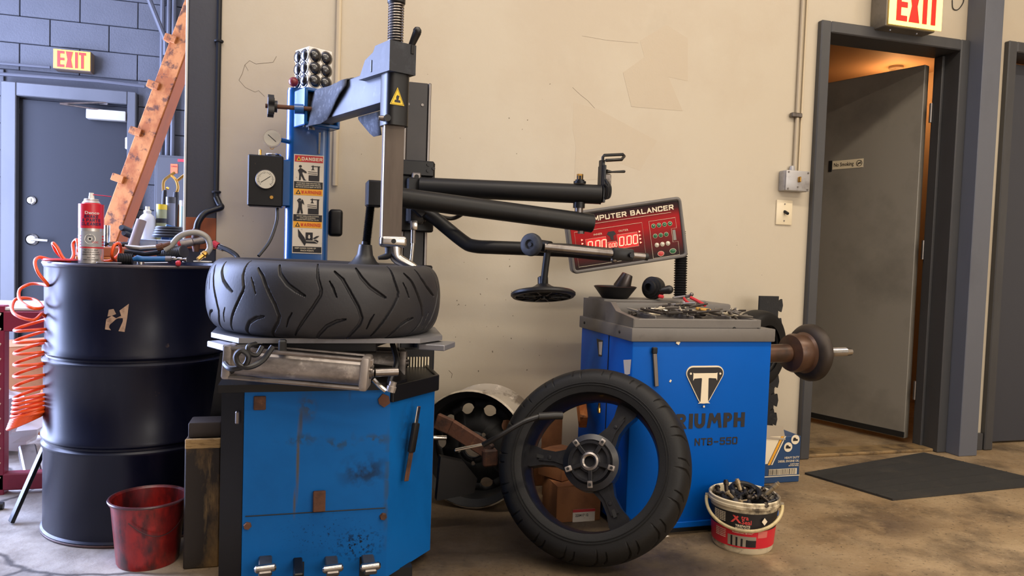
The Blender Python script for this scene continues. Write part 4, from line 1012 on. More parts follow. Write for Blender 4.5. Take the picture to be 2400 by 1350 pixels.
# hose behind the arms
MB().tube(smooth_path([P(1010, 490, 2.66), P(1030, 506, 2.66), P(1060, 512, 2.66), P(1085, 500, 2.64), P(1095, 485, 2.62)], 6), .0075, 8).build('arm_hose', M_blackpl, tc)
# roller bar with handle
R0 = P(1240, 575, 2.30); R1 = P(1515, 602, 2.26); rd = (R1-R0).normalized()
MB().cyl(R0+rd*.05, R0+(R1-R0)*.70, .0145, None, 18).build('roller_bar', M_steel, tc)
MB().cyl(R0+(R1-R0)*.70, R1, .0115, None, 18).build('slide_bar', M_steel, tc)
MB().cyl(R1-rd*.006, R1+rd*.004, .0125, None, 18).build('bar_plug', M_black, tc)
# roller knob: a bell with its flat end to the camera
kd = Vector((-.75, -.66, .04)).normalized()
kc = P(1250, 574, 2.30)
MB(frame(kc, kd)).lathe([(.0, -.05), (.020, -.05), (.021, -.02), (.026, -.008), (.036, .002), (.038, .012), (.036, .022), (.030, .026), (.016, .026), (.015, .020), (.007, .020), (.007, .024), (.0, .024)], 32).build('roller_knob', M_headgrey, tc, 40)
MB().cyl(kc-kd*.04, R0+rd*.07, .0205, None, 18).build('knob_collar', M_blackm, tc)
bk = R0+(R1-R0)*.72
MB().bar(bk-rd*.01, bk+rd*.065, .034, .042, .008, seg=2).build('slide_clamp', M_blackm, tc)
MB().lathe_between(bk+rd*.05+Vector((0, -.016, 0)), bk+rd*.05+Vector((0, -.028, 0)), [(.009, 0), (.009, 1)], 6).build('clamp_bolt', M_blackm, tc)
MB().sphere(bk+rd*.0+Vector((0, 0, -.02)), .012, 12).build('clamp_ball', M_steel, tc)
# press disc on its stem
D0 = P(1283, 592, 2.38); D1 = P(1274, 658, 2.38)
MB().tube([D0, D0*.5+D1*.5, D1+Vector((0, 0, -.01))], .012, 14).build('disc_stem', M_blacktube, tc)
Dc = P(1273, 690, 2.38)
dn_ = Vector((.02, .235, 1)).normalized()
Md = frame(Dc, dn_, (1, 0, 0))
ds = MB(Md).lathe([(.0, -.004), (.094, -.004), (.094, -.010), (.104, -.010), (.110, -.004), (.110, .003), (.104, .008), (.06, .014), (.03, .028), (.022, .034), (.0, .034)], 48).build('press_disc', M_blackpl, tc, 40)
MB(Md).lathe([(.018, .034), (.018, .058), (.013, .062), (.0, .062)], 20).build('disc_collar', M_blackm, ds)
rb = MB(Md)
for i in range(12):
    t = 2*PI*i/12; rb.box((.06*math.cos(t), .06*math.sin(t), -.007), (.066, .004, .006), Euler((0, 0, t)))
for r in (.035, .065): rb.tube([(r*math.cos(2*PI*i/36), r*math.sin(2*PI*i/36), -.006) for i in range(36)], .003, 5, True)
rb.build('disc_ribs', M_blackpl, ds, 0)
MB(Md).lathe([(.0, -.016), (.009, -.016), (.009, -.004)], 12).build('disc_nut', M_blackm, ds)
# valve handle on the end of the upper arm
hx = P(1412, 455, 2.42)
MB().box(P(1410, 432, 2.42), (.010, .055, .13), None, .002).build('valve_plate', M_blackm, tc)
MB().box(P(1419, 432, 2.42), (.028, .04, .07), None, .004).build('valve_body', M_dirtyalu, tc)
MB().tube([P(1411, 395, 2.42), P(1413, 368, 2.42), P(1416, 364, 2.42), P(1460, 362, 2.43), P(1463, 366, 2.43), P(1457, 374, 2.40), P(1420, 376, 2.39)], .0055, 8).build('guard_loop', M_blackm, tc)
MB().bar(P(1411, 375, 2.42), P(1408, 470, 2.42), .03, .012, .002, (1, 0, 0)).build('valve_bracket', M_blackm, tc)
MB().tube([P(1422, 402, 2.40), P(1434, 403, 2.40), P(1462, 402, 2.40)], [.008, .0035, .005], 10).sphere(P(1463, 402, 2.40), .005, 8).build('valve_lever', M_blackpl, tc)
for k, (dx, m) in enumerate(((0, M_blackpl), (4, M_blackpl), (-4, M_blackm))):
    MB().tube(smooth_path([P(1420+dx, 420+6*k, 2.39), P(1427+dx, 440, 2.385), P(1424+dx, 462, 2.39), P(1412, 468-2*k, 2.40)], 6), .004, 6).build('air_line', m, tc)
# motor bracket behind the column
MB().box(P(786, 523, 2.86), (.05, .10, .10), None, .012, 3).build('motor_housing', M_blackm, tc)
# pry bar hanging in the cabinet loop
pb = thing('tire_iron', 'flat black handled tire iron hooked on the right face of the blue cabinet', 'tire iron', P(968, 1050, 2.12))
a = P(982, 952, 2.105); b = P(952, 1128, 2.085)
xx = (b-a).normalized(); m1 = a+(b-a)*.22; m2 = a+(b-a)*.62
n_ = Vector((.72, -.69, 0))
MB().bar(a, m1+xx*.02, .004, .017, .002, Vector(xx).cross(n_)).build('iron_tip', M_brightsteel, pb)
MB().bar(m1, m2, .014, .026, .005, Vector(xx).cross(n_), 2).build('iron_grip', M_blackpl, pb)
MB().bar(m2-xx*.01, b, .005, .020, .002, Vector(xx).cross(n_)).build('iron_blade', M_rust, pb)

# ---- the tire lying on the table
K = .000318
def gz(y): return (415-y)*K
def G(pts, w, off=0): return [((x-off)*K, gz(y), w*(.55 if i in (0, len(pts)-1) else 1)) for i, (x, y) in enumerate(pts)]
gr = [G([(820, 120), (832, 230), (862, 320), (858, 360), (800, 460), (720, 580), (650, 690)], .0034, 1050),
      G([(965, 170), (1030, 230), (1100, 350), (1160, 450), (1195, 540), (1180, 590), (1120, 670), (1085, 740)], .0038, 1050),
      G([(1150, 140), (1185, 210), (1255, 285), (1325, 330), (1395, 368)], .0042, 1050),
      G([(820, 740), (850, 680), (915, 605), (990, 565), (1060, 548)], .004, 1050),
      G([(925, 245), (955, 300), (985, 372)], .0022, 1050), G([(640, 508), (610, 560), (590, 625)], .0022, 1050)]
TR = .333
trm = tire_mesh(MB(), Matrix.Translation((TC.x, TC.y, TZ+.0995)) @ Matrix.Rotation(.012, 4, 'Y') @ Matrix.Rotation(.10, 4, 'Z'), TR, .197, .216, gr, 670*K, 2000, 150, .008)
tag(trm.build('motorcycle_tire', M_rubber, None, 50), 'bare black motorcycle tire lying flat on the tire changer table', 'tire')
# ---- pack of round lamps on top of the column
LP = thing('bulb_pack', 'white carton of round dark lenses standing on top of the blue column', 'carton', (.0, 2.8, 1.513))
Rz = Matrix.Rotation(math.radians(30), 4, 'Z')
Ml2 = Matrix.Translation((.030, 2.80, 1.513)) @ Rz
MB(Ml2).box((0, 0, .072), (.094, .094, .144), None, .002).build('carton_box', M_white, LP, 20)
M_lens = mat('dark domed lens', (20, 20, 26), .12, coat=.8)
for face in range(2):
    for i in range(2):
        for j in range(3):
            if face == 0: c0 = Vector(((i-.5)*.045, -.047, .028+j*.044)); n_ = Vector((0, -1, 0))
            else: c0 = Vector((-.047, (i-.5)*.045, .028+j*.044)); n_ = Vector((-1, 0, 0))
            fm = Ml2 @ frame(c0, n_)
            le = MB(fm).lathe([(.0235, 0), (.0225, .004), (.017, .010), (.009, .013), (0, .014)], 20).build('lens', M_lens, LP, 60)
            MB(fm).tube([(.0235*math.cos(2*PI*k/20), .0235*math.sin(2*PI*k/20), .002) for k in range(20)], .0018, 6, True).build('lens_ring', M_brightsteel, LP)
# ================================================================== wheel balancer
BX0, BX1, BY0, BY1 = 1.075, 1.615, 2.26, 2.73
wb_ = thing('wheel_balancer', 'blue computer wheel balancer with grey top and red display panel', 'wheel balancer', (1.345, 2.5, 0))
MB().box(((BX0+BX1)/2, (BY0+BY1)/2, .35), (BX1-BX0, BY1-BY0, .66), None, .006, 2).build('cabinet', M_blue2, wb_)
MB().box(((BX0+BX1)/2, (BY0+BY1)/2+.01, .02), (BX1-BX0-.03, BY1-BY0-.02, .04)).build('plinth', M_black, wb_, 0)
MB().box(((BX0+BX1)/2, BY0-.003, .035), (BX1-BX0, .008, .02), None, .002).build('bottom_lip', M_blue2, wb_)
MB().box((BX0-.001, 2.455, .35), (.003, .003, .64)).build('side_seam', M_black, wb_, 0)
# lower band of the grey top
MB().box(((BX0+BX1)/2, (BY0+BY1)/2, .694), (BX1-BX0+.016, BY1-BY0+.016, .046), None, .004, 2).build('cover_band', M_greycast, wb_)
# upper cover: front wall low, sides rising to the back, tray sunk between
cv = MB()
zf, zb_, zk = .748, .762, .790
xl, xr = BX0+.002, BX1-.046
cv.prism([(BY0+.004, .716), (BY0+.004, zf), (BY0+.15, zb_), (BY0+.20, zk), (BY1-.005, zk), (BY1-.005, .716)], xl, xl+.02, axes((0, 0, 0), (0, 1, 0), (0, 0, 1), (1, 0, 0)))
cv.prism([(BY0+.004, .716), (BY0+.004, zf), (BY0+.25, zb_-.01), (BY0+.25, .716)], xr-.016, xr, axes((0, 0, 0), (0, 1, 0), (0, 0, 1), (1, 0, 0)))
cv.box(((xl+xr)/2, BY0+.010, (.716+zf)/2), (xr-xl, .014, zf-.716), None, .003)
cv.box(((xl+xr)/2, BY0+.13, .735), (xr-xl-.02, .24, .012))
cvo = cv.build('top_cover', M_greycast, wb_, 25)
MB().box(((xl+BX1)/2-.01, BY0+.35, .750), (BX1-xl-.02, .23, .075), None, .008, 2).build('rear_cover', M_greycast, wb_)
MB().box((1.30, BY0+.36, .790), (.43, .16, .012), None, .005, 2).build('rear_step', M_greycast, wb_)
for k in range(3):
    MB().box((xl+.09+k*.145, BY0+.135, .748), (.006, .23, .018), None, .002).build('tray_divider', M_greycast, wb_)
for x, y in ((1722, 770), (1778, 772)):
    q = P(x, y, BY0); MB().lathe_between((q.x, BY0+.006, q.z), (q.x, BY0-.001, q.z), [(.006, 0), (.005, 1)], 12).build('cover_screw', M_black, wb_)
for x, y in ((1375, 760), (1460, 782)):
    yy = BY0+.42 if x < 1400 else BY0+.09
    MB().lathe_between((BX0-.004, yy, .694), (BX0-.011, yy, .694), [(.006, 0), (.005, 1)], 12).build('cover_screw', M_black, wb_)
q = P(1588, 803, BY0); MB().box((q.x, BY0-.003, q.z), (.014, .003, .012), Euler((0, .5, 0)), .001).build('paint_chip', M_creamprint, wb_)
q = P(1571, 893, BY0); MB().box((q.x, BY0-.001, q.z), (.007, .002, .009), Euler((0, .5, 0)), .001).build('paint_chip', M_creamprint, wb_)
# hanging caliper arm on the front
a = P(1531, 815, BY0); b = P(1536, 905, BY0)
MB().bar((a.x, BY0-.008, a.z), (b.x, BY0-.008, b.z), .008, .016, .002, (1, 0, 0)).build('gauge_arm', M_steel, wb_)
MB().box((a.x, BY0-.010, a.z-.008), (.020, .012, .022), None, .003).build('gauge_arm_end', M_blackm, wb_)
# triangular badge with the letter
q = P(1650, 905, BY0)
Mb = wallframe((q.x, BY0-.0008, q.z))
def tri_round(s, r):
    v = [(-s, s*.80), (s, s*.80), (0, -s*.98)]; out = []
    for i in range(3):
        p = Vector(v[i]); a = (Vector(v[i-1])-p).normalized(); b = (Vector(v[(i+1) % 3])-p).normalized()
        half = math.acos(max(-1, min(1, a.dot(b))))/2; dd = r/math.tan(half); c = p+(a+b).normalized()*(r/math.sin(half))
        s0 = p+a*dd-c; s1 = p+b*dd-c
        a0 = math.atan2(s0.y, s0.x); a1 = math.atan2(s1.y, s1.x)
        da = (a1-a0+PI) % (2*PI)-PI
        out += [(c.x+r*math.cos(a0+da*k/8), c.y+r*math.sin(a0+da*k/8)) for k in range(9)]
    return out
bs = .091
bd = MB(Mb).prism([(x, y*.98) for x, y in tri_round(bs, .026)], 0, .003).build('badge_plate', M_creamprint, wb_, 0)
MB(Mb).prism([(x, y*.98) for x, y in tri_round(bs*.925, .021)], .003, .0042).build('badge_field', M_ink, bd, 0)
T_ = [(-.048, .052), (-.044, .050), (.044, .050), (.048, .052), (.048, .022), (.043, .030), (.016, .032), (.013, .030), (.015, -.058), (.024, -.064), (-.024, -.064), (-.015, -.058), (-.013, .030), (-.016, .032), (-.043, .030), (-.048, .022)]
MB(Mb).prism([(x*.97, y*.92) for x, y in T_], .0042, .0056).build('badge_letter', M_creamprint, bd, 0)
for x, y in ((-.058, .047), (.060, .046), (.0, -.074)):
    MB(Mb).lathe([(.004, .0042), (.0035, .0058), (0, .0058)], 10, Matrix.Translation((x*.97, y*.95, 0))).build('badge_rivet', M_creamprint, bd)
# lettering: only what the front carries
q = P(1650, 986, BY0)
qL = P(1745, 986, BY0)
lt = MB(wallframe((qL.x, BY0-.0006, q.z))); lh = .052; lw_ = .015
def lbar(x0, y0, x1, y1): lt.prism([(x0, y0), (x1, y0), (x1, y1), (x0, y1)], 0, .0007)
def lring(cx, cy, r0, r1, a0, a1, n=12):
    o_ = [(cx+r1*math.cos(a0+(a1-a0)*k/n), cy+r1*math.sin(a0+(a1-a0)*k/n)) for k in range(n+1)]
    i_ = [(cx+r0*math.cos(a0+(a1-a0)*k/n), cy+r0*math.sin(a0+(a1-a0)*k/n)) for k in range(n+1)]
    for k in range(n): lt.prism([o_[k], o_[k+1], i_[k+1], i_[k]], 0, .0007)
hh = lh/2
x = -.044; lbar(x, -hh, x+lw_, hh); lbar(x+.029, -hh, x+.044, hh); lbar(x+lw_, -.005, x+.029, .007)                                     # H
x = -0.085; lbar(x, -hh, x+lw_, hh); lring(x+.018, hh-.016, .004, .016, -PI/2, PI/2); lbar(x+lw_, hh-.012, x+.018, hh); lbar(x+lw_, hh-.032, x+.018, hh-.020)   # P
x = -0.149; lt.prism([(x, -hh), (x+.012, -hh), (x+.018, .004), (x+.026, -.010), (x+.032, -.010), (x+.040, .004), (x+.046, -hh), (x+.058, -hh), (x+.050, hh), (x+.038, hh), (x+.029, .008), (x+.020, hh), (x+.008, hh)], 0, .0007)   # M
x = -0.199; lbar(x, -hh+.021, x+.014, hh); lbar(x+.028, -hh+.021, x+.042, hh); lring(x+.021, -hh+.021, .007, .021, PI, 2*PI)             # U
x = -0.220; lbar(x, -hh, x+lw_, hh)                                                                                                      # I
x = -0.269; lbar(x, -hh, x+lw_, hh); lring(x+.021, hh-.016, .004, .016, -PI/2, PI/2); lbar(x+lw_, hh-.012, x+.021, hh); lbar(x+lw_, hh-.032, x+.021, hh-.020); lt.prism([(x+.016, -.0062), (x+.028, -.0062), (x+.042, -hh), (x+.026, -hh)], 0, .0007)   # R
x = -0.319; lbar(x, hh-.013, x+.044, hh); lbar(x+.0145, -hh, x+.0295, hh-.013)                                                           # T
lt.build('maker_lettering', M_ink, wb_, 0)
qL = P(1728, 1032, BY0)
block_text(MB(wallframe((qL.x, BY0-.0006, qL.z))), 'NTB-550', .026, .0205, .0046, .0042, right=0).build('model_lettering', M_ink, wb_, 0)
# stickers on the left side
Mside = axes((BX0-.0006, BY0, 0), (0, -1, 0), (0, 0, 1), (-1, 0, 0))
MB(Mside).prism([(-.31, .645), (-.25, .645), (-.255, .585), (-.285, .582), (-.300, .62)], 0, .0006).build('torn_sticker', M_ink, wb_, 0)
MB(Mside).prism([(-.288, .635), (-.252, .64), (-.256, .59), (-.28, .59)], .0006, .001).build('torn_sticker_text', M_paper, wb_, 0)
MB(Mside).prism([(-.065, .60), (-.005, .61), (-.01, .56), (-.05, .55)], 0, .0006).build('torn_sticker', M_paper, wb_, 0)
# spindle with cone and flange, pointing right
SYs, SZ = 2.44, None
e0 = P(1808, 828, SYs); e1 = P(2010, 833, SYs); SZ = e0.z
def sx(px_): return P(px_, 830, SYs).x
_sa = math.radians(6); _sd = Vector((math.cos(_sa), math.sin(_sa), 0))
_so = Vector((BX1-.02, SYs-.02, SZ))
def turned(name, prof, m, n=36):
    return MB(frame(_so, _sd, (0, 0, 1))).lathe([(r, x-_so.x) for r, x in prof], n).build(name, m, wb_, 35)
turned('spindle_sleeve', [(.0, BX1-.02), (.034, BX1-.02), (.036, sx(1846)), (.03, sx(1848)), (.0, sx(1848))], M_rustbrown)
turned('spindle_cone', [(.0, sx(1840)), (.022, sx(1840)), (.028, sx(1848)), (.070, sx(1854)), (.076, sx(1862)), (.072, sx(1884)), (.085, sx(1890)), (.0, sx(1890))], M_rustbrown, 40)
turned('spindle_flange', [(.0, sx(1888)), (.086, sx(1888)), (.104, sx(1893)), (.112, sx(1900)), (.112, sx(1908)), (.098, sx(1912)), (.096, sx(1918)), (.0, sx(1919))], mat('dark flange', (58, 50, 44), .5, .5, layers=[((34, 30, 28), 8, .5, .7)]), 48)
npf = 40; pf = [(.0, sx(1916))]
for i in range(npf):
    u = i/npf; xx = sx(1916)+(sx(1998)-sx(1916))*u; pf += [(.0165, xx), (.0178, xx+.0012)]
pf += [(.017, sx(2000)), (.015, sx(2010)), (.0, sx(2010))]
turned('spindle_thread', pf, M_brightsteel, 20)
# foot bar at the floor on the right
a = P(1818, 1230, 2.30); 
MB().bar((BX1-.02, 2.34, .03), (BX1+.10, 2.33, .03), .05, .022, .003).build('foot_bar', M_blue2, wb_)
MB().bar((BX1-.02, 2.42, .10), (BX1+.13, 2.40, .095), .02, .014, .004).build('brake_pedal', M_black, wb_)
MB().lathe_between((BX1-.04, 2.33, 0), (BX1-.04, 2.33, .03), [(.025, 0), (.018, 1)], 12).build('rubber_foot', M_black, wb_)
MB().bar(P(1562, 1255, 2.255), P(1566, 1296, 2.20), .02, .006, .001, (0, -1, .5)).build('floor_tab', M_paper, wb_)
# display panel on its bellows post
pr_, plf = 2.70, 2.79
c00 = P(1342, 643, plf); c10 = P(1612, 602, pr_); c11 = P(1588, 461, pr_)
ux = (c10-c00); Wp = ux.length; ux.normalize(); uy = (c11-c10); uy = uy-ux*uy.dot(ux); Hp = uy.length*1.0; uy.normalize(); un = ux.cross(uy)
Mp = axes((c00+c10)/2+uy*Hp/2, ux, uy, un)
pnl = MB(Mp).prism(rrect(Wp, Hp, .018, 5), -.05, 0).build('panel_housing', M_greycast, wb_, 30)
rim = MB(Mp); rr = rrect(Wp-.014, Hp-.014, .015, 5); rim.tube([(x, y, .003) for x, y in rr], .007, 8, True); rim.build('panel_rim', M_greycast, pnl)
# printed face: black grading into red is print on the plate
def facemat():
    m = bpy.data.materials.new('red black panel print'); m.use_nodes = True; nt = m.node_tree; b = nt.nodes['Principled BSDF']
    tc_ = nt.nodes.new('ShaderNodeTexCoord'); sp = nt.nodes.new('ShaderNodeSeparateXYZ'); nt.links.new(tc_.outputs['Generated'], sp.inputs[0])
    cr = nt.nodes.new('ShaderNodeValToRGB'); e = cr.color_ramp.elements
    e[0].position = 0.05; e[0].color = lin((44, 34, 34)); e[1].position = 1.0; e[1].color = lin((30, 22, 24))
    for p_, c_ in ((.42, (120, 32, 34)), (.58, (164, 28, 32)), (.74, (156, 28, 32)), (.88, (60, 26, 28))):
        k = e.new(p_); k.color = lin(c_)
    nt.links.new(sp.outputs['Y'], cr.inputs[0]); nt.links.new(cr.outputs[0], b.inputs['Base Color']); b.inputs['Roughness'].default_value = .45; b.inputs['Specular IOR Level'].default_value = .12
    return m
fm_ = MB().prism(rrect(Wp-.03, Hp-.03, .01, 4), 0, .002)
face = fm_.build('panel_face', facemat(), pnl, 0)
face.data.transform(Matrix.Translation(ROOT[face].translation))
face.parent = pnl; face.data.transform(ROOT[face].inverted() @ Mp @ Matrix.Translation((0, 0, .0006)))
# Generated coordinates follow the plate: use a plate-aligned child instead
bpy.data.objects.remove(face)
face = bpy.data.objects.new('panel_face', bpy.data.meshes.new('panel_face')); COL.objects.link(face)
rr = rrect(Wp-.03, Hp-.03, .01, 4); n = len(rr)
face.data.from_pydata([(x, y, .0006) for x, y in rr]+[(x, y, .003) for x, y in rr], [], [tuple(range(n, 2*n)), tuple(range(n))[::-1]]+[(i, (i+1) % n, n+(i+1) % n, n+i) for i in range(n)])
face.data.materials.append(facemat()); face.parent = pnl; face.matrix_local = ROOT[pnl].inverted() @ Mp; ROOT[face] = ROOT[pnl]
fx = lambda u: (u-.5)*Wp
fy = lambda v: (v-.5)*Hp
Mf = Mp @ Matrix.Translation((0, 0, .0032))
def ptext(s, u, v, size, m=M_creamprint, sx=1.0, bold=0.0, al='CENTER', sp=1.0):
    MB(Mf).text(s, size, Matrix.Translation((fx(u), fy(v), 0)), sx, al, bold, .0005, 0, sp).build('panel_lettering', m, pnl, 0)
def pframe(pts, name='panel_line', r=.0008): MB(Mf).tube([(fx(u), fy(v), .0004) for u, v in pts], r, 4, True).build(name, M_creamprint, pnl)
block_text(MB(Mf), 'COMPUTER BALANCER', .0205, .0190, .0042, .0038, right=fx(.925), M=Matrix.Translation((0, fy(.845), 0))).build('panel_lettering', M_creamprint, pnl, 0)
MB(Mf).box((fx(.5), fy(.765), .0003), (Wp*.80, .0012, .0006)).build('panel_line', M_creamprint, pnl, 0)
pframe([(.06, .67), (.64, .67), (.64, .10), (.06, .10)])
pframe([(.70, .67), (.93, .67), (.93, .50), (.885, .50), (.885, .28), (.93, .28), (.93, .06), (.70, .06)])
ptext('INNER', .255, .585, .0105, sp=1.1, sx=1.1); ptext('OUTER', .475, .585, .0105, sp=1.1, sx=1.1)
M_dispbk = mat('display red window', (150, 10, 12), .3, emit=(255, 16, 12), estr=.45)
M_seg = mat('lit segments', (255, 150, 130), .3, emit=(255, 120, 96), estr=3.0)
SEG = {'0': 'abcdef', '.': ''}
def digits(s, u, v, h):
    w = h*.56; mb = MB(Mf); x = fx(u); y = fy(v); t = h*.105; sk = .12
    def seg(x0, y0, x1, y1):
        mb.prism([(px_+py_*sk, py_) for px_, py_ in ((x0, y0), (x1, y0), (x1, y1), (x0, y1))], .0008, .0014, Matrix.Translation((x, y, 0)))
    for ch in s:
        if ch == '.':
            seg(-t*.1, -h/2, t*.9, -h/2+t); x += t*1.2; continue
        seg(t, h/2-t, w-t, h/2); seg(t, -h/2, w-t, -h/2+t)
        for xx in (0, w-t): seg(xx, .01*h, xx+t, h/2-t*.6); seg(xx, -h/2+t*.6, xx+t, -.01*h)
        x += w*1.22
    mb.build('lit_digits', M_seg, pnl, 0)
for (u0, v0, u1, v1) in ((.145, .30, .32, .53), (.33, .32, .405, .43), (.415, .30, .59, .53)):
    MB(Mf).box(((fx(u0)+fx(u1))/2, (fy(v0)+fy(v1))/2, .0002), (fx(u1)-fx(u0), fy(v1)-fy(v0), .0008)).build('display_window', M_dispbk, pnl, 0)
    pframe([(u0, v0), (u1, v0), (u1, v1), (u0, v1)], 'display_frame', .0006)
digits('0.00', .157, .415, .038); digits('0.00', .3375, .375, .0165); digits('0.00', .427, .415, .038)
for k in range(4):
    for u in (.118, .612): MB(Mf).prism([(fx(u)-.004, fy(.53-.06*k)+.004), (fx(u)+.004, fy(.53-.06*k)), (fx(u)-.004, fy(.53-.06*k)-.004)], 0, .001).build('indicator', M_seg, pnl, 0)
MB(Mf).prism([(fx(.33), fy(.56)), (fx(.345), fy(.60)), (fx(.395), fy(.60)), (fx(.41), fy(.55)), (fx(.385), fy(.52)), (fx(.385), fy(.46)), (fx(.36), fy(.46)), (fx(.355), fy(.52))], 0, .0006).build('wheel_diagram', M_ink, pnl, 0)
M_gbtn = mat('green buttons', (30, 96, 58), .35); M_sbtn = mat('silver buttons', (190, 184, 170), .35, .4)
def btn(u, v, r, m, mark=None, sx_=1.0, sy_=1.0):
    b_ = MB(Mf @ Matrix.Translation((fx(u), fy(v), 0)) @ Matrix.Diagonal((sx_, sy_, 1, 1))).lathe([(r, 0), (r, .0012), (r*.8, .0022), (0, .0024)], 20).build('button', m, pnl)
    MB(Mf @ Matrix.Translation((fx(u), fy(v), 0)) @ Matrix.Diagonal((sx_, sy_, 1, 1))).tube([(r*math.cos(2*PI*k/20), r*math.sin(2*PI*k/20), .0008) for k in range(20)], .0008, 4, True).build('button_ring', M_creamprint, pnl)
    if mark: MB(Mf).text(mark, .010, Matrix.Translation((fx(u), fy(v), .0024)), 1, 'CENTER', .01, .0004).build('button_mark', M_creamprint, pnl, 0)
for k, mk in enumerate('↑↑—=' if False else ('^', '^', '-', '=')): btn(.735+k*.048, .585, .0085, M_gbtn, mk)
for k in range(3): btn(.74+k*.048, .42, .0085, M_gbtn); btn(.745+k*.048, .27, .0085, M_sbtn)
btn(.77, .12, .0085, mat('red key', (190, 60, 60), .4), None, 1.5, 1.15); btn(.875, .135, .0085, M_gbtn, None, 1.5, 1.15)
MB(Mf).box((fx(.905), fy(.39), .0004), (.012, .042, .001)).build('grey_window', mat('grey window', (130, 128, 120), .4), pnl, 0)
# bellows post
bz0 = P(1594, 695, 2.70); top_ = Mp @ Vector((Wp*.46, -Hp*.05, -.07))
bl_ = []
nb = 20
for i in range(nb): bl_ += [(.021, i/nb), (.0275, (i+.5)/nb)]
bl_.append((.021, 1))
MB().lathe_between((bz0.x, 2.70, .785), (bz0.x+.012, 2.73, .98), bl_, 24).build('bellows_post', M_blackpl, wb_, 15)
pts = smooth_path([(bz0.x+.012, 2.73, .97), (bz0.x+.012, 2.745, 1.02), (bz0.x+.008, 2.745, 1.07)], 14)
MB().tube(pts, [.0275 if i % 2 else .021 for i in range(len(pts))], 20).build('bellows_bend', M_blackpl, wb_, 15)

# ---- things on the balancer
RS = BY0+.36; RZ = .797
bw = thing('cone_bowl', 'black centring cone lying open like a bowl on the balancer', 'cone', (1.19, 2.60, RZ))
q = P(1441, 700, 2.60)
def lz(name, prof, m, M, par, n=36): return MB(M).lathe(prof, n).build(name, m, par, 40)
lz('bowl_shell', [(.0, .0), (.048, .0), (.052, .004), (.079, .040), (.082, .044), (.078, .046), (.046, .010), (.0, .009)], M_blackm, Matrix.Translation((q.x, 2.60, RZ)), bw)
lz('bowl_ring', [(.036, .012), (.050, .030), (.040, .034), (.026, .020)], M_blackm, Matrix.Translation((q.x, 2.60, RZ)), bw)
cn = thing('small_cone', 'small tapered steel cone tipped over inside the black bowl cone', 'cone', (q.x+.04, 2.60, RZ+.03))
c0 = P(1460, 675, 2.60); c1 = P(1474, 640, 2.60)
MB().lathe_between(P(1477, 683, 2.59), P(1455, 640, 2.60), [(.0, 0), (.034, 0), (.022, .96), (.018, 1), (.014, 1), (.012, .5), (.0, .5)][::1], 32).build('cone_body', M_blackm, cn, 40)
cnr = MB().lathe_between(P(1452, 675, 2.60), P(1470, 640, 2.60), [(.018, 0), (.036, 1)], 28)
for o in list(cn.children): bpy.data.objects.remove(o)
pa = P(1455, 650, 2.60); pb_ = P(1470, 672, 2.60)
MB().lathe_between(P(1477, 676, 2.60), P(1452, 658, 2.60), [(.0, 0), (.030, 0), (.033, .08), (.021, .95), (.019, 1), (.0, 1)], 32).build('cone_body', mat('steel cone', (74, 68, 66), .28, .7), cn, 40)
for o in list(cn.children): bpy.data.objects.remove(o)
ax0 = P(1464, 679, 2.60); ax1 = P(1468, 637, 2.60)
axd = Vector((.35, -.15, 1)).normalized(); ctr = Vector(P(1464, 659, 2.60))
MB(frame(ctr-axd*.03, axd)).lathe([(.0, 0), (.033, 0), (.034, .004), (.021, .058), (.017, .060), (.014, .052), (.0, .052)], 32).build('cone_body', mat('steel cone', (74, 68, 66), .28, .7), cn, 40)
# quick nut with handle
qn = thing('quick_nut', 'black quick release nut with a stubby handle on the balancer', 'nut', (1.36, 2.56, RZ))
q = P(1528, 686, 2.56)+Vector((0, 0, .0185))
nd = Vector((-.86, -.5, .06)).normalized()
MB(frame(q, nd)).lathe([(.0, -.03), (.040, -.03), (.043, -.02), (.043, .006), (.036, .008), (.036, .014), (.028, .016), (.027, .026), (.016, .028), (.015, .01), (.0, .01)], 32).build('nut_body', M_blackpl, qn, 35)
MB().tube([q+Vector((.02, -.01, .0)), P(1548, 682, 2.53), P(1566, 679, 2.52)], [.013, .012, .017], 14).sphere(P(1568, 679, 2.52), .017, 12).build('nut_handle', M_blackpl, qn, 50)
MB().bar(P(1542, 694, 2.53), P(1556, 696, 2.52), .014, .014, .004).build('red_tab', M_redprint, qn)
pl_ = thing('pliers', 'red handled wheel weight pliers lying on the balancer tray', 'pliers', (1.5, 2.5, .77))
MB().tube(smooth_path([P(1618, 697, 2.46), P(1632, 704, 2.44), P(1653, 716, 2.40)], 5), .006, 8).build('plier_handle', M_redprint, pl_)
MB().tube(smooth_path([P(1603, 699, 2.48), P(1608, 706, 2.45), P(1618, 712, 2.42)], 5), .005, 8).build('plier_handle', M_redprint, pl_)
MB().bar(P(1576, 698, 2.52), P(1608, 694, 2.50), .012, .008, .003).build('plier_jaw', M_brightsteel, pl_)
MB().bar(P(1606, 696, 2.50), P(1622, 692, 2.49), .014, .012, .003).sphere(P(1621, 690, 2.48), .008, 8).build('plier_joint', M_steel, pl_)
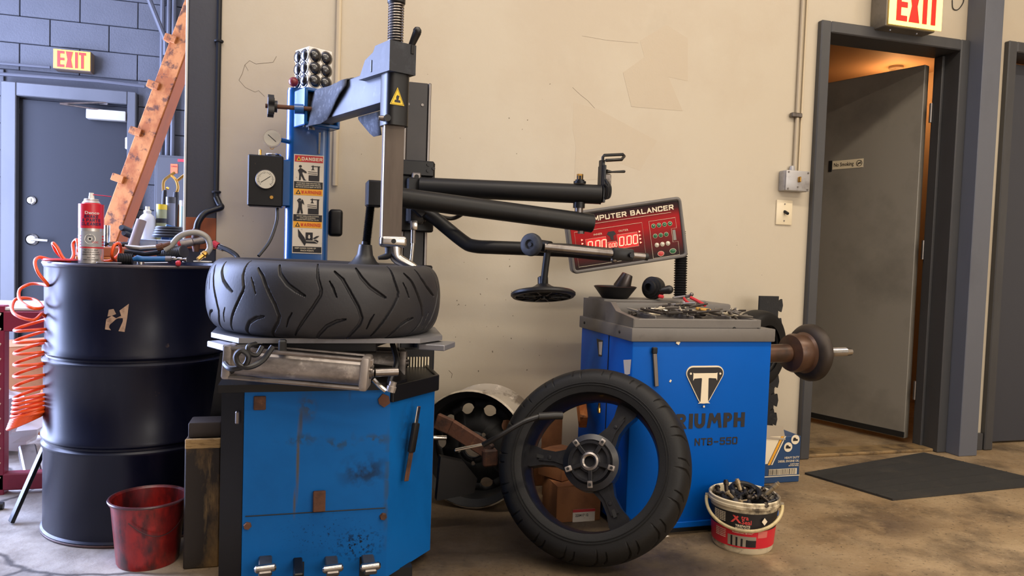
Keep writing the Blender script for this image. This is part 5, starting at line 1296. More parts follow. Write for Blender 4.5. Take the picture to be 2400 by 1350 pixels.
# loose wheel weights in the tray
wmats = [mat('lead weight grey', (104, 98, 90), .5, .5), mat('pale weight', (196, 184, 160), .45, .3), mat('dark weight', (56, 50, 46), .5, .4), mat('zinc weight', (170, 166, 160), .3, .8)]
rnd = random.Random(3)
wmesh = []
for k, m in enumerate(wmats):
    mb = MB(); Lw = .05+.015*k
    mb.tube([(-Lw/2+Lw*i/5, .004*math.sin(i*.6), 0) for i in range(6)], [.003, .0045, .005, .005, .0045, .003], 6)
    mb.box((0, .004, .004), (.012, .003, .010), None, .001)
    o = mb.build('wheel_weight', m, None, 40); wmesh.append(o)
first = [True]*4
for i in range(64):
    k = rnd.choice((0, 0, 1, 2, 2, 3)); 
    o = wmesh[k] if first[k] else wmesh[k].copy()
    if not first[k]: COL.objects.link(o)
    first[k] = False
    u = rnd.random(); 
    o.location = (xl+.07+u*.40, BY0+.035+rnd.random()*.17, .7455+.006*(i//8)*(1-abs(u-.5)))
    o.rotation_euler = (rnd.uniform(-.25, .25), rnd.uniform(-.2, .2), rnd.uniform(-1.2, 1.2))
    tag(o, ('lead grey', 'pale cream', 'dark brown', 'shiny zinc')[k]+' wheel weight loose in the heap on the balancer tray', 'wheel weight', 'loose wheel weights in the balancer tray')
o = MB().box((P(1648, 725, 2.36)), (.055, .012, .010), Euler((0, .12, -.1)), .002).build('weight_strip', mat('yellow wood sliver', (206, 156, 72), .6), None)
tag(o, 'yellow stick-on weight strip on top of the grey weights', 'weight strip')

# ================================================================== motorcycle wheel leaning on the balancer
lean = math.radians(23); yaw = math.radians(-12)
nW = Vector((0, -1, 0)); 
to_cam = (Vector((0, 0, CAM_H))-Vector((.90, 2.18, .3))); to_cam.z = 0; to_cam.normalize()
ang = math.atan2(to_cam.y, to_cam.x)+yaw*1.0
nH = Vector((math.cos(ang), math.sin(ang), 0))
nW = (nH*math.cos(lean)+Vector((0, 0, 1))*math.sin(lean)).normalized()
upW = (Vector((0, 0, 1))-nW*nW.z).normalized(); rtW = upW.cross(nW)
RW, WW = .304, .165
Cw = PZ(1390, 1088, .325)
Cw.z = RW*math.cos(lean)+.035*math.sin(lean)+.002
Cw = PZ(1390, 1088, Cw.z)
Mwh = axes(Cw, rtW, upW, nW)           # local x right, y up, z out to the viewer
mw = thing('motorcycle_wheel', 'black three spoke motorcycle wheel with tire leaning on the blue balancer', 'wheel', (Cw.x, Cw.y, 0), M=Mwh)
g2 = []
for sgn in (1, -1):
    off = 0 if sgn > 0 else .055
    g2.append([(off+.0, sgn*.012, .0026), (off+.03, sgn*.035, .0034), (off+.045, sgn*.060, .0034), (off+.050, sgn*.080, .002)])
    g2.append([(off+.06, sgn*.040, .002), (off+.075, sgn*.060, .0026), (off+.08, sgn*.078, .002)])
tm = tire_mesh(MB(), Mwh @ Matrix.Rotation(.4, 4, 'Z'), RW, WW, .222, g2, .108, 1300, 90, .006)
tyo = tm.build('tire', M_rubber2, mw, 50)
for r_, z_ in ((.2365, .0833), (.244, .0848)): MB(Mwh).tube([(r_*math.cos(2*PI*k/90), r_*math.sin(2*PI*k/90), z_) for k in range(90)], .0013, 5, True).build('sidewall_rib', M_rubber2, tyo)
def wl(name, prof, m, n=64, par=None, close=False): return MB(Mwh).lathe(prof, n, None, close).build(name, m, par or mw, 35)
rimo = wl('rim', [(.226, .060), (.228, .064), (.224, .068), (.218, .066), (.214, .058), (.211, .050), (.208, .030), (.203, .0), (.207, -.03), (.211, -.056), (.226, -.066), (.226, -.060), (.216, -.05), (.211, -.02), (.209, 0), (.213, .03), (.217, .05)], M_rim, 72, None, True)
MB(Mwh).tube([(.2245*math.cos(2*PI*k/72), .2245*math.sin(2*PI*k/72), .066) for k in range(72)], .0026, 6, True).build('rim_lip', M_steel, rimo)
MB(Mwh).tube([(.2150*math.cos(2*PI*k/72), .2150*math.sin(2*PI*k/72), .058) for k in range(72)], .0016, 5, True).build('rim_step', M_rim, rimo)
for a_ in (180, 62, -58):
    t = math.radians(a_); d_ = Vector((math.cos(t), math.sin(t), 0)); s_ = Vector((-d_.y, d_.x, 0))
    Mspk = Mwh @ axes((0, 0, .028), d_, s_, (0, 0, 1))
    ol = [(.045, -.060), (.075, -.036), (.12, -.022), (.16, -.024), (.195, -.034), (.208, -.032), (.208, .032), (.195, .034), (.16, .024), (.12, .022), (.075, .036), (.045, .060)]
    sp_ = MB(Mspk).prism(ol, -.05, -.004).build('spoke', M_rim, mw, 30)
    MB(Mspk).prism([(.07, -.020), (.12, -.010), (.17, -.012), (.17, .012), (.12, .010), (.07, .020)], -.004, .002).build('spoke_rib', M_rim, sp_, 30)
    MB(Mspk).lathe([(.0075, 0), (.006, .0035), (0, .004)], 10, Matrix.Translation((.135, 0, .001))).build('spoke_boss', M_rim, sp_)
    MB(Mspk).prism([(.155, -.004), (.178, -.008), (.178, .004), (.155, .006)], .0005, .0028).build('casting_slot', M_black, sp_, 0)
_keep = Mwh; Mwh = Mwh @ Matrix.Translation((0, 0, .042))
hubo = wl('hub', [(.0, -.10), (.080, -.10), (.090, -.04), (.088, .0), (.070, .006), (.058, .002), (.034, .004), (.034, .016), (.020, .018), (.020, .0), (.0, .0)], M_rim, 48)
wl('bearing_ring', [(.019, .010), (.026, .014), (.028, .020), (.022, .022), (.017, .018)], M_steel, 32, hubo, True)
wl('sprocket_ring', [(.056, .010), (.064, .010), (.064, .018), (.056, .018)], M_rim, 48, hubo, True)
for k in range(5):
    t = math.radians(97+72*k-35); d_ = Vector((math.cos(t), math.sin(t), 0)); s_ = Vector((-d_.y, d_.x, 0))
    Mg = Mwh @ axes((0, 0, 0), d_, s_, (0, 0, 1))
    MB(Mg).box((.045, 0, .014), (.04, .014, .010), None, .002).build('carrier_arm', M_rim, hubo)
    lg = MB(Mg).box((.070, 0, .018), (.022, .017, .010), None, .003, 2).build('stud_pad', M_dirtyalu, hubo)
    MB(Mg).lathe([(.005, .0225), (.0045, .0245), (0, .0245)], 10, Matrix.Translation((.071, 0, 0))).build('stud_hole', M_black, lg)
Mwh = _keep
MB(Mwh).lathe_between((.0, .192, .015), (.004, .160, .02), [(.004, 0), (.0045, .5), (.006, .52), (.006, .85), (.004, 1)], 10).build('valve_stem', M_brass, mw)

# ---- pry bar across the wheel
pyb = thing('pry_bar', 'bent steel pry bar with black grip lying across the left of the leaning wheel', 'pry bar', P(1200, 1000, 2.12))
MB().tube([P(1318, 974, 2.095), P(1300, 974, 2.098), P(1262, 976, 2.105)], [.0115, .012, .0115], 12).build('bar_grip', M_blackpl, pyb)
MB().tube(smooth_path([P(1264, 976, 2.105), P(1225, 990, 2.11), P(1170, 1022, 2.12), P(1132, 1043, 2.14)], 5), [.0085]*5+[.0075]*5+[.0085]*6, 10).build('bar_shaft', M_blackm, pyb)
MB().bar(P(1140, 1040, 2.14), P(1066, 1055, 2.17), .016, .007, .002).build('bar_tip', M_brightsteel, pyb)

# ---- steel car rim behind
sr = thing('steel_rim', 'scuffed black steel car rim standing on edge between changer and leaning wheel', 'rim', (.55, 2.72, 0))
axd = Vector((-.52, -.85, 0.05)).normalized()
Cr = P(1106, 1030, 2.66); Cr.z = .222
Mr = frame(Cr, axd, (0, 0, 1))
def rl(name, prof, m, close=False, n=56): return MB(Mr).lathe(prof, n, None, close, cap=False).build(name, m, sr, 35)
rl('rim_barrel', [(.214, .02), (.220, .012), (.212, .004), (.196, -.01), (.190, -.06), (.178, -.09), (.190, -.13), (.205, -.17), (.218, -.195), (.220, -.205), (.212, -.203)], M_silverpaint)
rl('rim_inside', [(.213, .018), (.208, .010), (.190, -.01), (.184, -.06), (.172, -.09), (.184, -.13), (.200, -.17), (.212, -.203)], M_black)
# dished centre with hand holes: a ring of plates between the holes
dm = MB(Mr); nh = 10; ns_ = 240
rows = []
for q in range(ns_):
    t = 2*PI*q/ns_; ph = (q*nh/ns_) % 1-.5
    hole = math.sqrt(max(0, 1-(ph/.26)**2))*.020
    pb3 = (q*5/ns_) % 1-.5; bh = math.sqrt(max(0, 1-(pb3/.10)**2))*.008
    zc_ = lambda r: -.085+.045*(1-(r-.05)/.14)
    rows.append([(r*math.cos(t), r*math.sin(t), z) for r, z in ((.186, -.09), (.142+hole, zc_(.142+hole)), (.142-hole, zc_(.142-hole)), (.095, zc_(.095)), (.060+bh, -.03), (.060-bh, -.03), (.036, -.026))])
vs_ = [p for r in rows for p in r]; fs = []
for q in range(ns_):
    a = q*7; b = ((q+1) % ns_)*7
    for k in (0, 2, 3, 5): fs.append((a+k, a+k+1, b+k+1, b+k))
dm.add(vs_, fs)
do = dm.build('rim_disc', M_black, sr, 40); md = do.modifiers.new('thick', 'SOLIDIFY'); md.thickness = .004
rl('hub_lip', [(.036, -.026), (.040, -.02), (.044, -.028)], M_blackm, True)

# ---- cardboard behind the wheel
def carton(name, label, c, s, rz, rx=0, ry=0, m=M_card, flap=True):
    t = thing(name, label, 'box', c, M=Matrix.Translation(c) @ Euler((rx, ry, rz)).to_matrix().to_4x4())
    M = ROOT[t]
    MB(M).box((0, 0, s[2]/2), s, None, .004, 2).build('box_body', m, t)
    if flap:
        MB(M).box((-s[0]*.25, 0, s[2]+.002), (s[0]*.49, s[1], .004), Euler((0, -.06, 0))).build('box_flap', m, t, 0)
        MB(M).box((s[0]*.25, 0, s[2]+.002), (s[0]*.49, s[1], .004), Euler((0, .05, 0))).build('box_flap', m, t, 0)
    return t
b1 = carton('cardboard_box', 'brown cardboard box with white label behind the wheel at floor level', (P(1368, 1209, 2.44).x-.02, 2.52, 0), (.17, .16, .13), .0)
Mlb = ROOT[b1] @ wallframe((.02, -.081, P(1368, 1209, 2.44).z))
lb = MB(Mlb).box((0, 0, 0), (.085, .05, .001)).build('shipping_label', M_paper, b1, 0)
MB(Mlb).box((0, .02, .0006), (.085, .010, .0006)).build('label_band', M_redprint, b1, 0)
MB(Mlb).text('220417 12', .013, Matrix.Translation((-.008, .003, .001)), .9, 'CENTER', .01).build('label_lettering', M_ink, b1, 0)
carton('cardboard_box', 'small brown box tilted on top of the labelled cardboard box', (.95, 2.56, .136), (.13, .12, .09), .5, .0, .0)
carton('cardboard_box', 'taped brown box standing at the wall behind the wheel hub', (.94, 2.93, 0), (.24, .14, .30), -.05)
carton('cardboard_box', 'brown box lying beside the blue balancer behind the lower spoke', (1.0, 2.70, 0), (.10, .12, .15), .2)
wp = MB().bar((1.03, 2.56, .33), (1.055, 2.66, .40), .03, .06, .003).build('wood_offcut', M_wood, None)
tag(wp, 'short wooden offcut leaning on the blue balancer behind the wheel', 'wood piece')

# ---- paste bucket
pb2 = thing('paste_bucket', 'white tire paste bucket with red and black label full of used bolts', 'bucket', (1.452, 2.142, 0))
Cb = Vector((1.452, 2.142, 0)); r0, r1, hb = .098, .112, .175
def bl2(name, prof, m, par=None, n=48): return MB(Matrix.Translation(Cb)).lathe(prof, n).build(name, m, par or pb2, 35)
M_dirtywhite = mat('grimy white plastic', (214, 200, 170), .5, layers=[((90, 76, 58), 12, .5, .64, None, .85), ((40, 34, 30), 24, .6, .7, None, .8)])
def rb_(z): return r0+(r1-r0)*z/hb
bl2('bucket_body', [(.0, .004), (r0-.004, .0), (r0, .006), (rb_(.15), .15), (rb_(.15)+.006, .152), (rb_(.16)+.006, .16), (r1+.003, .163), (r1+.004, .172), (r1, hb), (r1-.004, .172), (r0-.004, .02), (.0, .012)], M_dirtywhite)
def band(name, z0, z1, a0, a1, m, off=.0008, par=None):
    M = Matrix.Translation(Cb)
    return MB(M).lathe([(rb_(z0)+off, z0), (rb_(z1)+off, z1)], 24, None, False, a0, a1).build(name, m, par or pb2, 60)
A_ = -PI/2-.55        # label centre faces the camera
A_ = math.atan2(-Cb.y, -Cb.x)
lab = band('label_black', .082, .138, A_-1.5, A_+1.5, M_ink)
band('label_red', .022, .082, A_-1.5, A_+1.5, mat('label red', (206, 30, 48), .4), .0008)
Mt = lambda z: Matrix.Translation(Cb) @ axes((math.cos(A_)*(rb_(z)+.0012), math.sin(A_)*(rb_(z)+.0012), z), (-math.sin(A_), math.cos(A_), 0), (0, 0, 1), (math.cos(A_), math.sin(A_), 0))
def btext(s, z, size, m, dx=0.0, sx=1.0, bold=.01):
    R = rb_(z)+.0014
    v, f = text_geo(s, 'CENTER', bold, 0, 1.0)
    M = Matrix.Translation(Cb); mb = MB(M)
    mb.add([((R+q[2]*.0002)*math.cos(A_+(q[0]*size*sx+dx)/R), (R+q[2]*.0002)*math.sin(A_+(q[0]*size*sx+dx)/R), z+q[1]*size) for q in v], f)
    return mb.build('label_lettering', m, pb2, 0)
M_logored = mat('logo red', (206, 70, 66), .45)
btext('X', .118, .040, M_logored, -.022, 1.1, .02); btext('tra', .124, .020, M_logored, .006, 1.0, .015); btext('Seal', .109, .020, M_logored, .012, 1.0, .015)
btext('TIREPASTE', .0955, .010, M_creamprint, 0, 1.0, .012); btext('MONTE PASTE', .0875, .007, M_creamprint, 0, 1.0, .01)
for z, dx, s in ((.077, .0, 'FOR PROFESSIONAL USE ONLY'), (.072, .0, 'PROFESSIONAL USE ONLY')): btext(s, z, .0055, M_creamprint, dx, 1.0)
def patch(name, z0, z1, x0, x1, m, off): R = rb_((z0+z1)/2); return band(name, z0, z1, A_+x0/R, A_+x1/R, m, off)
# picture of a tire on the label
tp = patch('tire_picture', .027, .062, -.046, .044, mat('print grey', (150, 140, 124), .5), .0013)
for k in range(5): patch('tire_picture_groove', .027, .060-.003*k, -.036+.016*k, -.030+.016*k, M_ink, .0016)
patch('tire_picture_side', .027, .050, .018, .044, M_ink, .0018)
patch('label_pink', .058, .080, .050, .085, mat('pale red print', (210, 110, 100), .5), .0013)
hz = MB(Mt(.118) @ Matrix.Translation((.066, -.002, -.0155)) @ Matrix.Rotation(.6, 4, 'Y')).prism([(0, .012), (.010, 0), (0, -.012), (-.010, 0)], .0, .0015).build('hazard_diamond', M_creamprint, pb2, 0)
for k in range(5): btext('PROTECT FROM HEAT', .072-.006*k, .0042, M_creamprint, -.075, 1.0)
for k in range(6): btext('SHAKE WELL BEFORE USE', .130-.0055*k, .0042, M_creamprint, -.082, 1.0)
# bail handle
hd = []
side = Vector((-math.sin(A_), math.cos(A_), 0)); fw = Vector((math.cos(A_), math.sin(A_), 0))
for i in range(33):
    t = PI*i/32
    hd.append(Cb+side*(-(r1+.010)*math.cos(t))+fw*((r1+.006)*math.sin(t)**.8*.98)+Vector((0, 0, .150-.066*math.sin(t))))
MB().tube(hd, .0055, 8).build('bail_handle', mat('yellowed handle', (196, 178, 132), .45, layers=[((110, 94, 66), 20, .5, .68, None, .6)]), pb2)
for s in (-1, 1): MB().lathe_between(Cb+side*(s*(r1-.002))+Vector((0, 0, .150)), Cb+side*(s*(r1+.014))+Vector((0, 0, .150)), [(.010, 0), (.008, 1)], 12).build('handle_ear', M_dirtywhite, pb2)
bl2('grease_fill', [(.0, .150), (.06, .148), (r1-.008, .140)], M_black)
# bolts in the bucket
rnd = random.Random(11)
bm_ = [mat('greasy bolt', (62, 54, 46), .4, .6), mat('pale bolt', (160, 142, 112), .4, .5), mat('black stem', (30, 28, 28), .5)]
proto = []
for k, m in enumerate(bm_):
    mb = MB(); mb.lathe([(.0, 0), (.0055, 0), (.006, .028), (.0095, .029), (.0095, .036), (.006, .038), (.0, .038)], 8); proto.append(mb.build('wheel_bolt', m, None, 35))
used = [False]*3
for i in range(34):
    k = rnd.choice((0, 0, 1, 2, 2)); o = proto[k] if not used[k] else proto[k].copy()
    if used[k]: COL.objects.link(o)
    used[k] = True
    rr_ = math.sqrt(rnd.random())*.085; t = rnd.random()*2*PI
    o.location = (Cb.x+rr_*math.cos(t), Cb.y+rr_*math.sin(t), .150+.018*(1-rr_/.09)+rnd.random()*.006)
    o.rotation_euler = (rnd.uniform(.7, 1.7), rnd.uniform(-.5, .5), rnd.random()*6.28)
    tag(o, ('greasy brown', 'pale tan', 'black rubbery')[k]+' bolt in the heap filling the tire paste bucket', 'bolt', 'bolts in the tire paste bucket')
def lone_bolt(p0, p1, r, label, m):
    o = MB().lathe_between(p0, p1, [(.0, 0), (r*.8, 0), (r*.8, .55), (r, .57), (r, .86), (r*.75, .88), (r*.75, 1), (0, 1)], 12).build('wheel_bolt', m, None, 35)
    tag(o, label, 'bolt', 'bolts in the tire paste bucket')
lone_bolt(P(1797, 1158, 2.12), P(1826, 1131, 2.10), .0085, 'pale bolt sticking out over the right rim of the paste bucket', bm_[1])
lone_bolt(P(1703, 1150, 2.13), P(1701, 1124, 2.14), .009, 'upright grey bolt at the left rim of the paste bucket', bm_[0])
lone_bolt(P(1735, 1148, 2.13), P(1727, 1122, 2.14), .0085, 'slanted pale bolt beside the upright bolt in the paste bucket', bm_[1])
cr_ = MB().tube([Vector((Cb.x+.02, Cb.y+.02, .165))+Vector((.045*math.cos(t*PI/10), .045*math.sin(t*PI/10), .012*math.sin(t*PI/10)+.008)) for t in range(20)], .010, 8, True).build('rubber_ring', M_black, None)
tag(cr_, 'black rubber ring on top of the bolts in the paste bucket', 'ring')

# ---- oil carton, foam mats and a tire behind the balancer
oc_ = thing('oil_carton', 'blue and white engine oil carton on the floor behind the balancer', 'carton', (2.0, 2.75, 0))
OY = 2.72; x1 = P(1876, 1060, OY).x; x0 = x1-.26; zt_ = P(1870, 1022, OY).z
MB().box(((x0+x1)/2, OY+.06, zt_/2), (x1-x0, .12, zt_), None, .003).build('carton_body', mat('oil carton blue', (26, 62, 104), .5), oc_, 20)
MB().box(((x0+x1)/2-.03, OY+.01, zt_+.02), (.16, .003, .06), Euler((-.5, .1, 0))).build('torn_flap', mat('torn card', (150, 138, 120), .7), oc_, 0)
Mo = wallframe(((x0+x1)/2, OY-.0008, 0)); wo = x1-x0
def owall(name, poly, m, z=0): return MB(Mo).prism(poly, z, z+.0006).build(name, m, oc_, 0)
X_ = lambda px_: P(px_, 1060, OY).x-(x0+x1)/2
Z_ = lambda py_: P(1840, py_, OY).z
owall('white_field', [(-wo/2, Z_(1085)), (X_(1800), Z_(1085)), (X_(1828), Z_(1022)), (-wo/2, Z_(1022))], M_creamprint)
owall('yellow_stripe', [(X_(1800), Z_(1088)), (X_(1806), Z_(1088)), (X_(1835), Z_(1022)), (X_(1829), Z_(1022))], M_yelprint, .0006)
owall('grey_stripe', [(X_(1808), Z_(1088)), (X_(1811), Z_(1088)), (X_(1840), Z_(1022)), (X_(1837), Z_(1022))], M_creamprint, .0006)
for cx_, cy_ in ((1862, 1031), (1846, 1048)):
    owall('round_icon', disc2d(X_(cx_), Z_(cy_), .021, 20), M_creamprint, .0006)
    owall('vehicle_icon', [(X_(cx_)-.012, Z_(cy_)-.006), (X_(cx_)+.012, Z_(cy_)-.006), (X_(cx_)+.012, Z_(cy_)+.002), (X_(cx_)+.004, Z_(cy_)+.003), (X_(cx_), Z_(cy_)+.009), (X_(cx_)-.009, Z_(cy_)+.009), (X_(cx_)-.012, Z_(cy_)+.002)], M_ink, .0012)
for s, y, k in (('HEAVY DUTY', 1073, .013), ('DIESEL ENGINE OIL', 1081, .013), ('ACEITE PARA', 1088, .008), ('MOTOR DIESEL', 1092, .008)):
    MB(Mo).text(s, k, Matrix.Translation((X_(1873), Z_(y), .0012)), .95, 'RIGHT', .01).build('carton_lettering', M_creamprint, oc_, 0)
owall('barcode_field', [(X_(1803), Z_(1112)), (X_(1869), Z_(1112)), (X_(1869), Z_(1098)), (X_(1803), Z_(1098))], M_creamprint, .0006)
bc = MB(Mo); rnd = random.Random(5); xx = X_(1804)
while xx < X_(1866):
    w = rnd.choice((.0012, .002, .003)); bc.box((xx, (Z_(1112)+Z_(1098))/2, .0014), (w, (Z_(1098)-Z_(1112))*.9, .0004)); xx += w+rnd.choice((.0015, .0025))
bc.build('barcode', M_ink, oc_, 0)
owall('white_edge', [(-wo/2, Z_(1116)), (wo/2, Z_(1116)), (wo/2, Z_(1114)), (-wo/2, Z_(1114))], M_creamprint, .0006)
# foam mats with jigsaw edges leaning behind the balancer
def foam(label, xr, y, z0, z1):
    w = .10; n = 9; pg = [(xr-w, z0), (xr, z0)]
    st = (z1-z0)/n
    for k in range(n):
        a = z0+st*k
        pg += [(xr, a+st*.28), (xr+.018, a+st*.18), (xr+.024, a+st*.52), (xr+.018, a+st*.86), (xr, a+st*.72)]
    pg += [(xr, z1), (xr-w*.28, z1)]
    for k in range(3): pass
    pg += [(xr-w, z1)]
    o = MB(axes((0, y, 0), (1, 0, 0), (0, 0, 1), (0, -1, 0))).prism(pg, -.006, .006).build('foam_mat', M_foam, None, 0)
    return tag(o, label, 'mat')
xr = P(1815, 900, 2.86).x
foam('front black foam mat with jigsaw edge standing behind the balancer', xr+.01, 2.90, .005, .66)
foam('rear black foam mat with jigsaw edge, the taller one behind the balancer', xr+.055, 2.94, .005, .80)
t_ = tire_mesh(MB(), axes((P(1755, 800, 2.83).x+.0, 2.765, P(1755, 726, 2.765).z-.165), Vector((.9, .42, 0)).normalized(), (0, 0, 1), Vector((.42, -.9, 0)).normalized()), .165, .11, .105, [], .2, 96, 24)
tag(t_.build('small_tire', M_rubber2, None, 50), 'small black tire propped behind the balancer beside the foam mats', 'tire')

# ---- floor mat at the open door
fmq = [PZ(1886, 1112), PZ(2092, 1174), PZ(2470, 1136), PZ(2165, 1064)]
fmo = thing('floor_mat', 'black ribbed rubber mat on the concrete at the open door', 'mat', (fmq[0]+fmq[2])/2)
MB().prism([(q.x, q.y) for q in fmq], .001, .009).build('mat_sheet', M_mat, fmo, 0)
a, b, c_, d_ = [Vector((q.x, q.y, .009)) for q in fmq]
for k in range(1, 6):
    u = k/6
    MB().bar(a.lerp(b, u), d_.lerp(c_, u), .004, .003).build('mat_rib', M_mat, fmo, 0)
# ================================================================== the drum and what is on it
DC = Vector((-.52, 2.78, 0)); DR = .286; DH = .878
dr = thing('steel_drum', 'dark navy steel oil drum with rolled ribs standing by the post', 'drum', DC)
zr2 = P(310, 848, 2.49).z; zr1 = P(310, 1055, 2.49).z
def rib(z): return [(DR, z-.030), (DR+.006, z-.022), (DR+.006, z-.014), (DR-.002, z-.006), (DR-.002, z), (DR+.007, z+.008), (DR+.007, z+.018), (DR, z+.028)]
prof = [(.0, .012), (DR-.004, .012), (DR-.002, .0), (DR+.005, .0), (DR+.006, .012), (DR, .018)]+rib(zr1)+rib(zr2)+[(DR, DH-.02), (DR+.003, DH-.016), (DR+.005, DH-.008), (DR+.004, DH), (DR-.004, DH), (DR-.006, DH-.012), (.0, DH-.012)]
dm_ = MB(Matrix.Translation(DC)).lathe(prof, 96)
rnd = random.Random(2)
for i, v in enumerate(dm_.v):                       # small dents low on the left
    a = math.atan2(v.y-DC.y, v.x-DC.x); dd = math.exp(-((a+2.55)/.16)**2-((v.z-zr1+.12)/.05)**2)+.7*math.exp(-((a+2.75)/.2)**2-((v.z-zr2-.02)/.03)**2)
    if (v.x-DC.x)**2+(v.y-DC.y)**2 > .06: v.x += -math.cos(a)*.008*dd; v.y += -math.sin(a)*.008*dd
dm_.build('drum_shell', M_drum, dr, 40)
MB(Matrix.Translation(DC+Vector((0, 0, DH-.006)))).tube([((DR+.001)*math.cos(2*PI*k/72), (DR+.001)*math.sin(2*PI*k/72), 0) for k in range(72)], .006, 8, True).build('top_rim', mat('scuffed rim', (78, 72, 76), .35, .5), dr)
MB(Matrix.Translation(DC+Vector((0, 0, .006)))).tube([((DR+.001)*math.cos(2*PI*k/72), (DR+.001)*math.sin(2*PI*k/72), 0) for k in range(72)], .006, 8, True).build('bottom_rim', mat('rusty chime', (92, 70, 66), .5, .4), dr)
def on_drum(x, y, off=.0):       # where the picture shows the drum wall
    d_ = ray(x, y); a = d_.x**2+d_.y**2; b = -2*(d_.x*DC.x+d_.y*DC.y); c = DC.x**2+DC.y**2-(DR+off)**2
    k = (-b-math.sqrt(max(0, b*b-4*a*c)))/(2*a); return Vector((d_.x*k, d_.y*k, CAM_H+d_.z*k))
def patch3(name, pts, m, off, par):
    mb = MB(); v = [on_drum(x, y, off) for x, y in pts]; mb.add(v, [tuple(range(len(v)))[::-1]]); o = mb.build(name, m, par, 0)
    md = o.modifiers.new('t', 'SOLIDIFY'); md.thickness = .0006; return o
patch3('torn_label', [(246, 772), (249, 748), (262, 740), (272, 746), (284, 740), (280, 728), (302, 712), (298, 745), (292, 778)], mat('torn paper', (170, 140, 116), .7, layers=[((110, 84, 72), 30, .5, .65)]), .001, dr)
patch3('label_fragment', [(252, 742), (255, 726), (266, 724), (272, 736), (262, 740)], mat('label fragment', (150, 124, 104), .7), .0006, dr)  # small torn-off fragment of the same label

TZp = DH-.012
# orange coiled air hose
oh = thing('coiled_air_hose', 'orange coiled air hose hanging down the left side of the drum', 'hose', (-.88, 2.74, .4))
path = []
def hel(c0, c1, r0, r1, turns, ph, out, squash=1.0):
    n = int(turns*20)
    for i in range(n):
        u = i/n; a = ph+2*PI*turns*u
        c = c0.lerp(c1, u); r = r0+(r1-r0)*u
        out.append(c+Vector((r*math.cos(a), r*.8*math.sin(a), .010*math.cos(a)*squash)))
cT = P(70, 735, 2.66); cM = P(72, 900, 2.66); cB = P(62, 1000, 2.66)
upper = smooth_path([P(298, 606, 2.66), P(272, 612, 2.64), P(262, 598, 2.60), P(268, 575, 2.60), P(280, 572, 2.62), P(281, 592, 2.66), P(262, 610, 2.62), P(235, 612, 2.66), P(205, 612, 2.70), P(188, 606, 2.66), P(184, 580, 2.65), P(180, 562, 2.66), P(171, 572, 2.67), P(172, 600, 2.64), P(160, 613, 2.62), P(146, 602, 2.62), P(134, 580, 2.62), P(124, 570, 2.63), P(132, 590, 2.66), P(150, 610, 2.70), P(120, 609, 2.66), P(92, 603, 2.63), P(82, 615, 2.60), P(90, 640, 2.58), P(112, 668, 2.60), P(98, 666, 2.66), P(70, 666, 2.68), P(46, 680, 2.66), P(48, 705, 2.62), P(75, 722, 2.58), P(100, 720, 2.62), P(80, 702, 2.70), P(40, 700, 2.70), P(28, 722, 2.66), P(40, 740, 2.62), P(78, 750, 2.60), P(98, 735, 2.64)], 6)
path += upper
hel(P(74, 752, 2.67), P(74, 925, 2.67), .046, .048, 6.5, 0.0, path)
hel(P(74, 925, 2.67), P(70, 970, 2.67), .048, .050, 4.5, PI, path)
hel(P(70, 965, 2.67), P(56, 992, 2.67), .050, .046, 6.5, 0, path, 2.2)
MB().tube(path, .0052, 7).build('hose_tube', M_orange, oh, 60)

# spray can
cq = P(213, 617, 2.62); cq.z = TZp+.001
sc_ = thing('spray_can', 'red and silver brake parts cleaner spray can on the drum', 'spray can', cq)
zc_ = lambda py: P(213, py, 2.58).z
h0 = zc_(480)-cq.z
rc = .0355
M_can = mat('silver can', (196, 190, 186), .28, .6)
def cl(name, prof, m, n=40): return MB(Matrix.Translation(cq)).lathe(prof, n).build(name, m, sc_, 35)
top = P(213, 452, 2.6).z-cq.z
hs_ = top-.052
cl('can_body', [(.0, .003), (rc-.003, .0), (rc, .004), (rc, hs_-.012), (.0, hs_-.012)], M_can)
A_ = math.atan2(-cq.y, -cq.x)
def cpatch(name, z0, z1, a0, a1, m, off=.0005): return MB(Matrix.Translation(cq)).lathe([(rc+off, z0), (rc+off, z1)], 20, None, False, A_+a0, A_+a1).build(name, m, sc_, 60)
zz = lambda py: P(213, py, 2.59).z-cq.z
cl('can_shoulder', [(rc, hs_-.012), (rc, hs_-.004), (rc*.93, hs_+.008), (rc*.72, hs_+.021), (rc*.55, hs_+.026), (.0, hs_+.026)], mat('red shoulder', (198, 34, 50), .3))
cl('can_dome', [(rc*.74, hs_+.021), (rc*.58, hs_+.029), (rc*.60, hs_+.031), (rc*.55, hs_+.034), (.0, hs_+.034)], M_can)
MB(Matrix.Translation(cq+Vector((0, 0, hs_+.033)))).lathe([(.008, 0), (.0085, .004), (.0065, .020), (.0, .020)], 14).build('spray_nozzle', M_white, sc_)
n0 = cq+Vector((.004, -.004, hs_+.048))
MB().tube([n0, n0+Vector((.054, -.004, -.004))], .0014, 6).build('straw', mat('red straw', (206, 30, 70), .4), sc_)
cpatch('label_red', zz(535), zz(478), -PI, PI, mat('can red', (196, 34, 50), .3))
for k in range(5): cpatch('label_stripe', zz(582)+.009*k, zz(582)+.0045+.009*k, -1.5, 1.5, M_redprint)
cpatch('label_picture', zz(578), zz(542), -.85, .95, mat('disc photo grey', (150, 150, 152), .35), .0009)
mdk = MB(Matrix.Translation(cq))
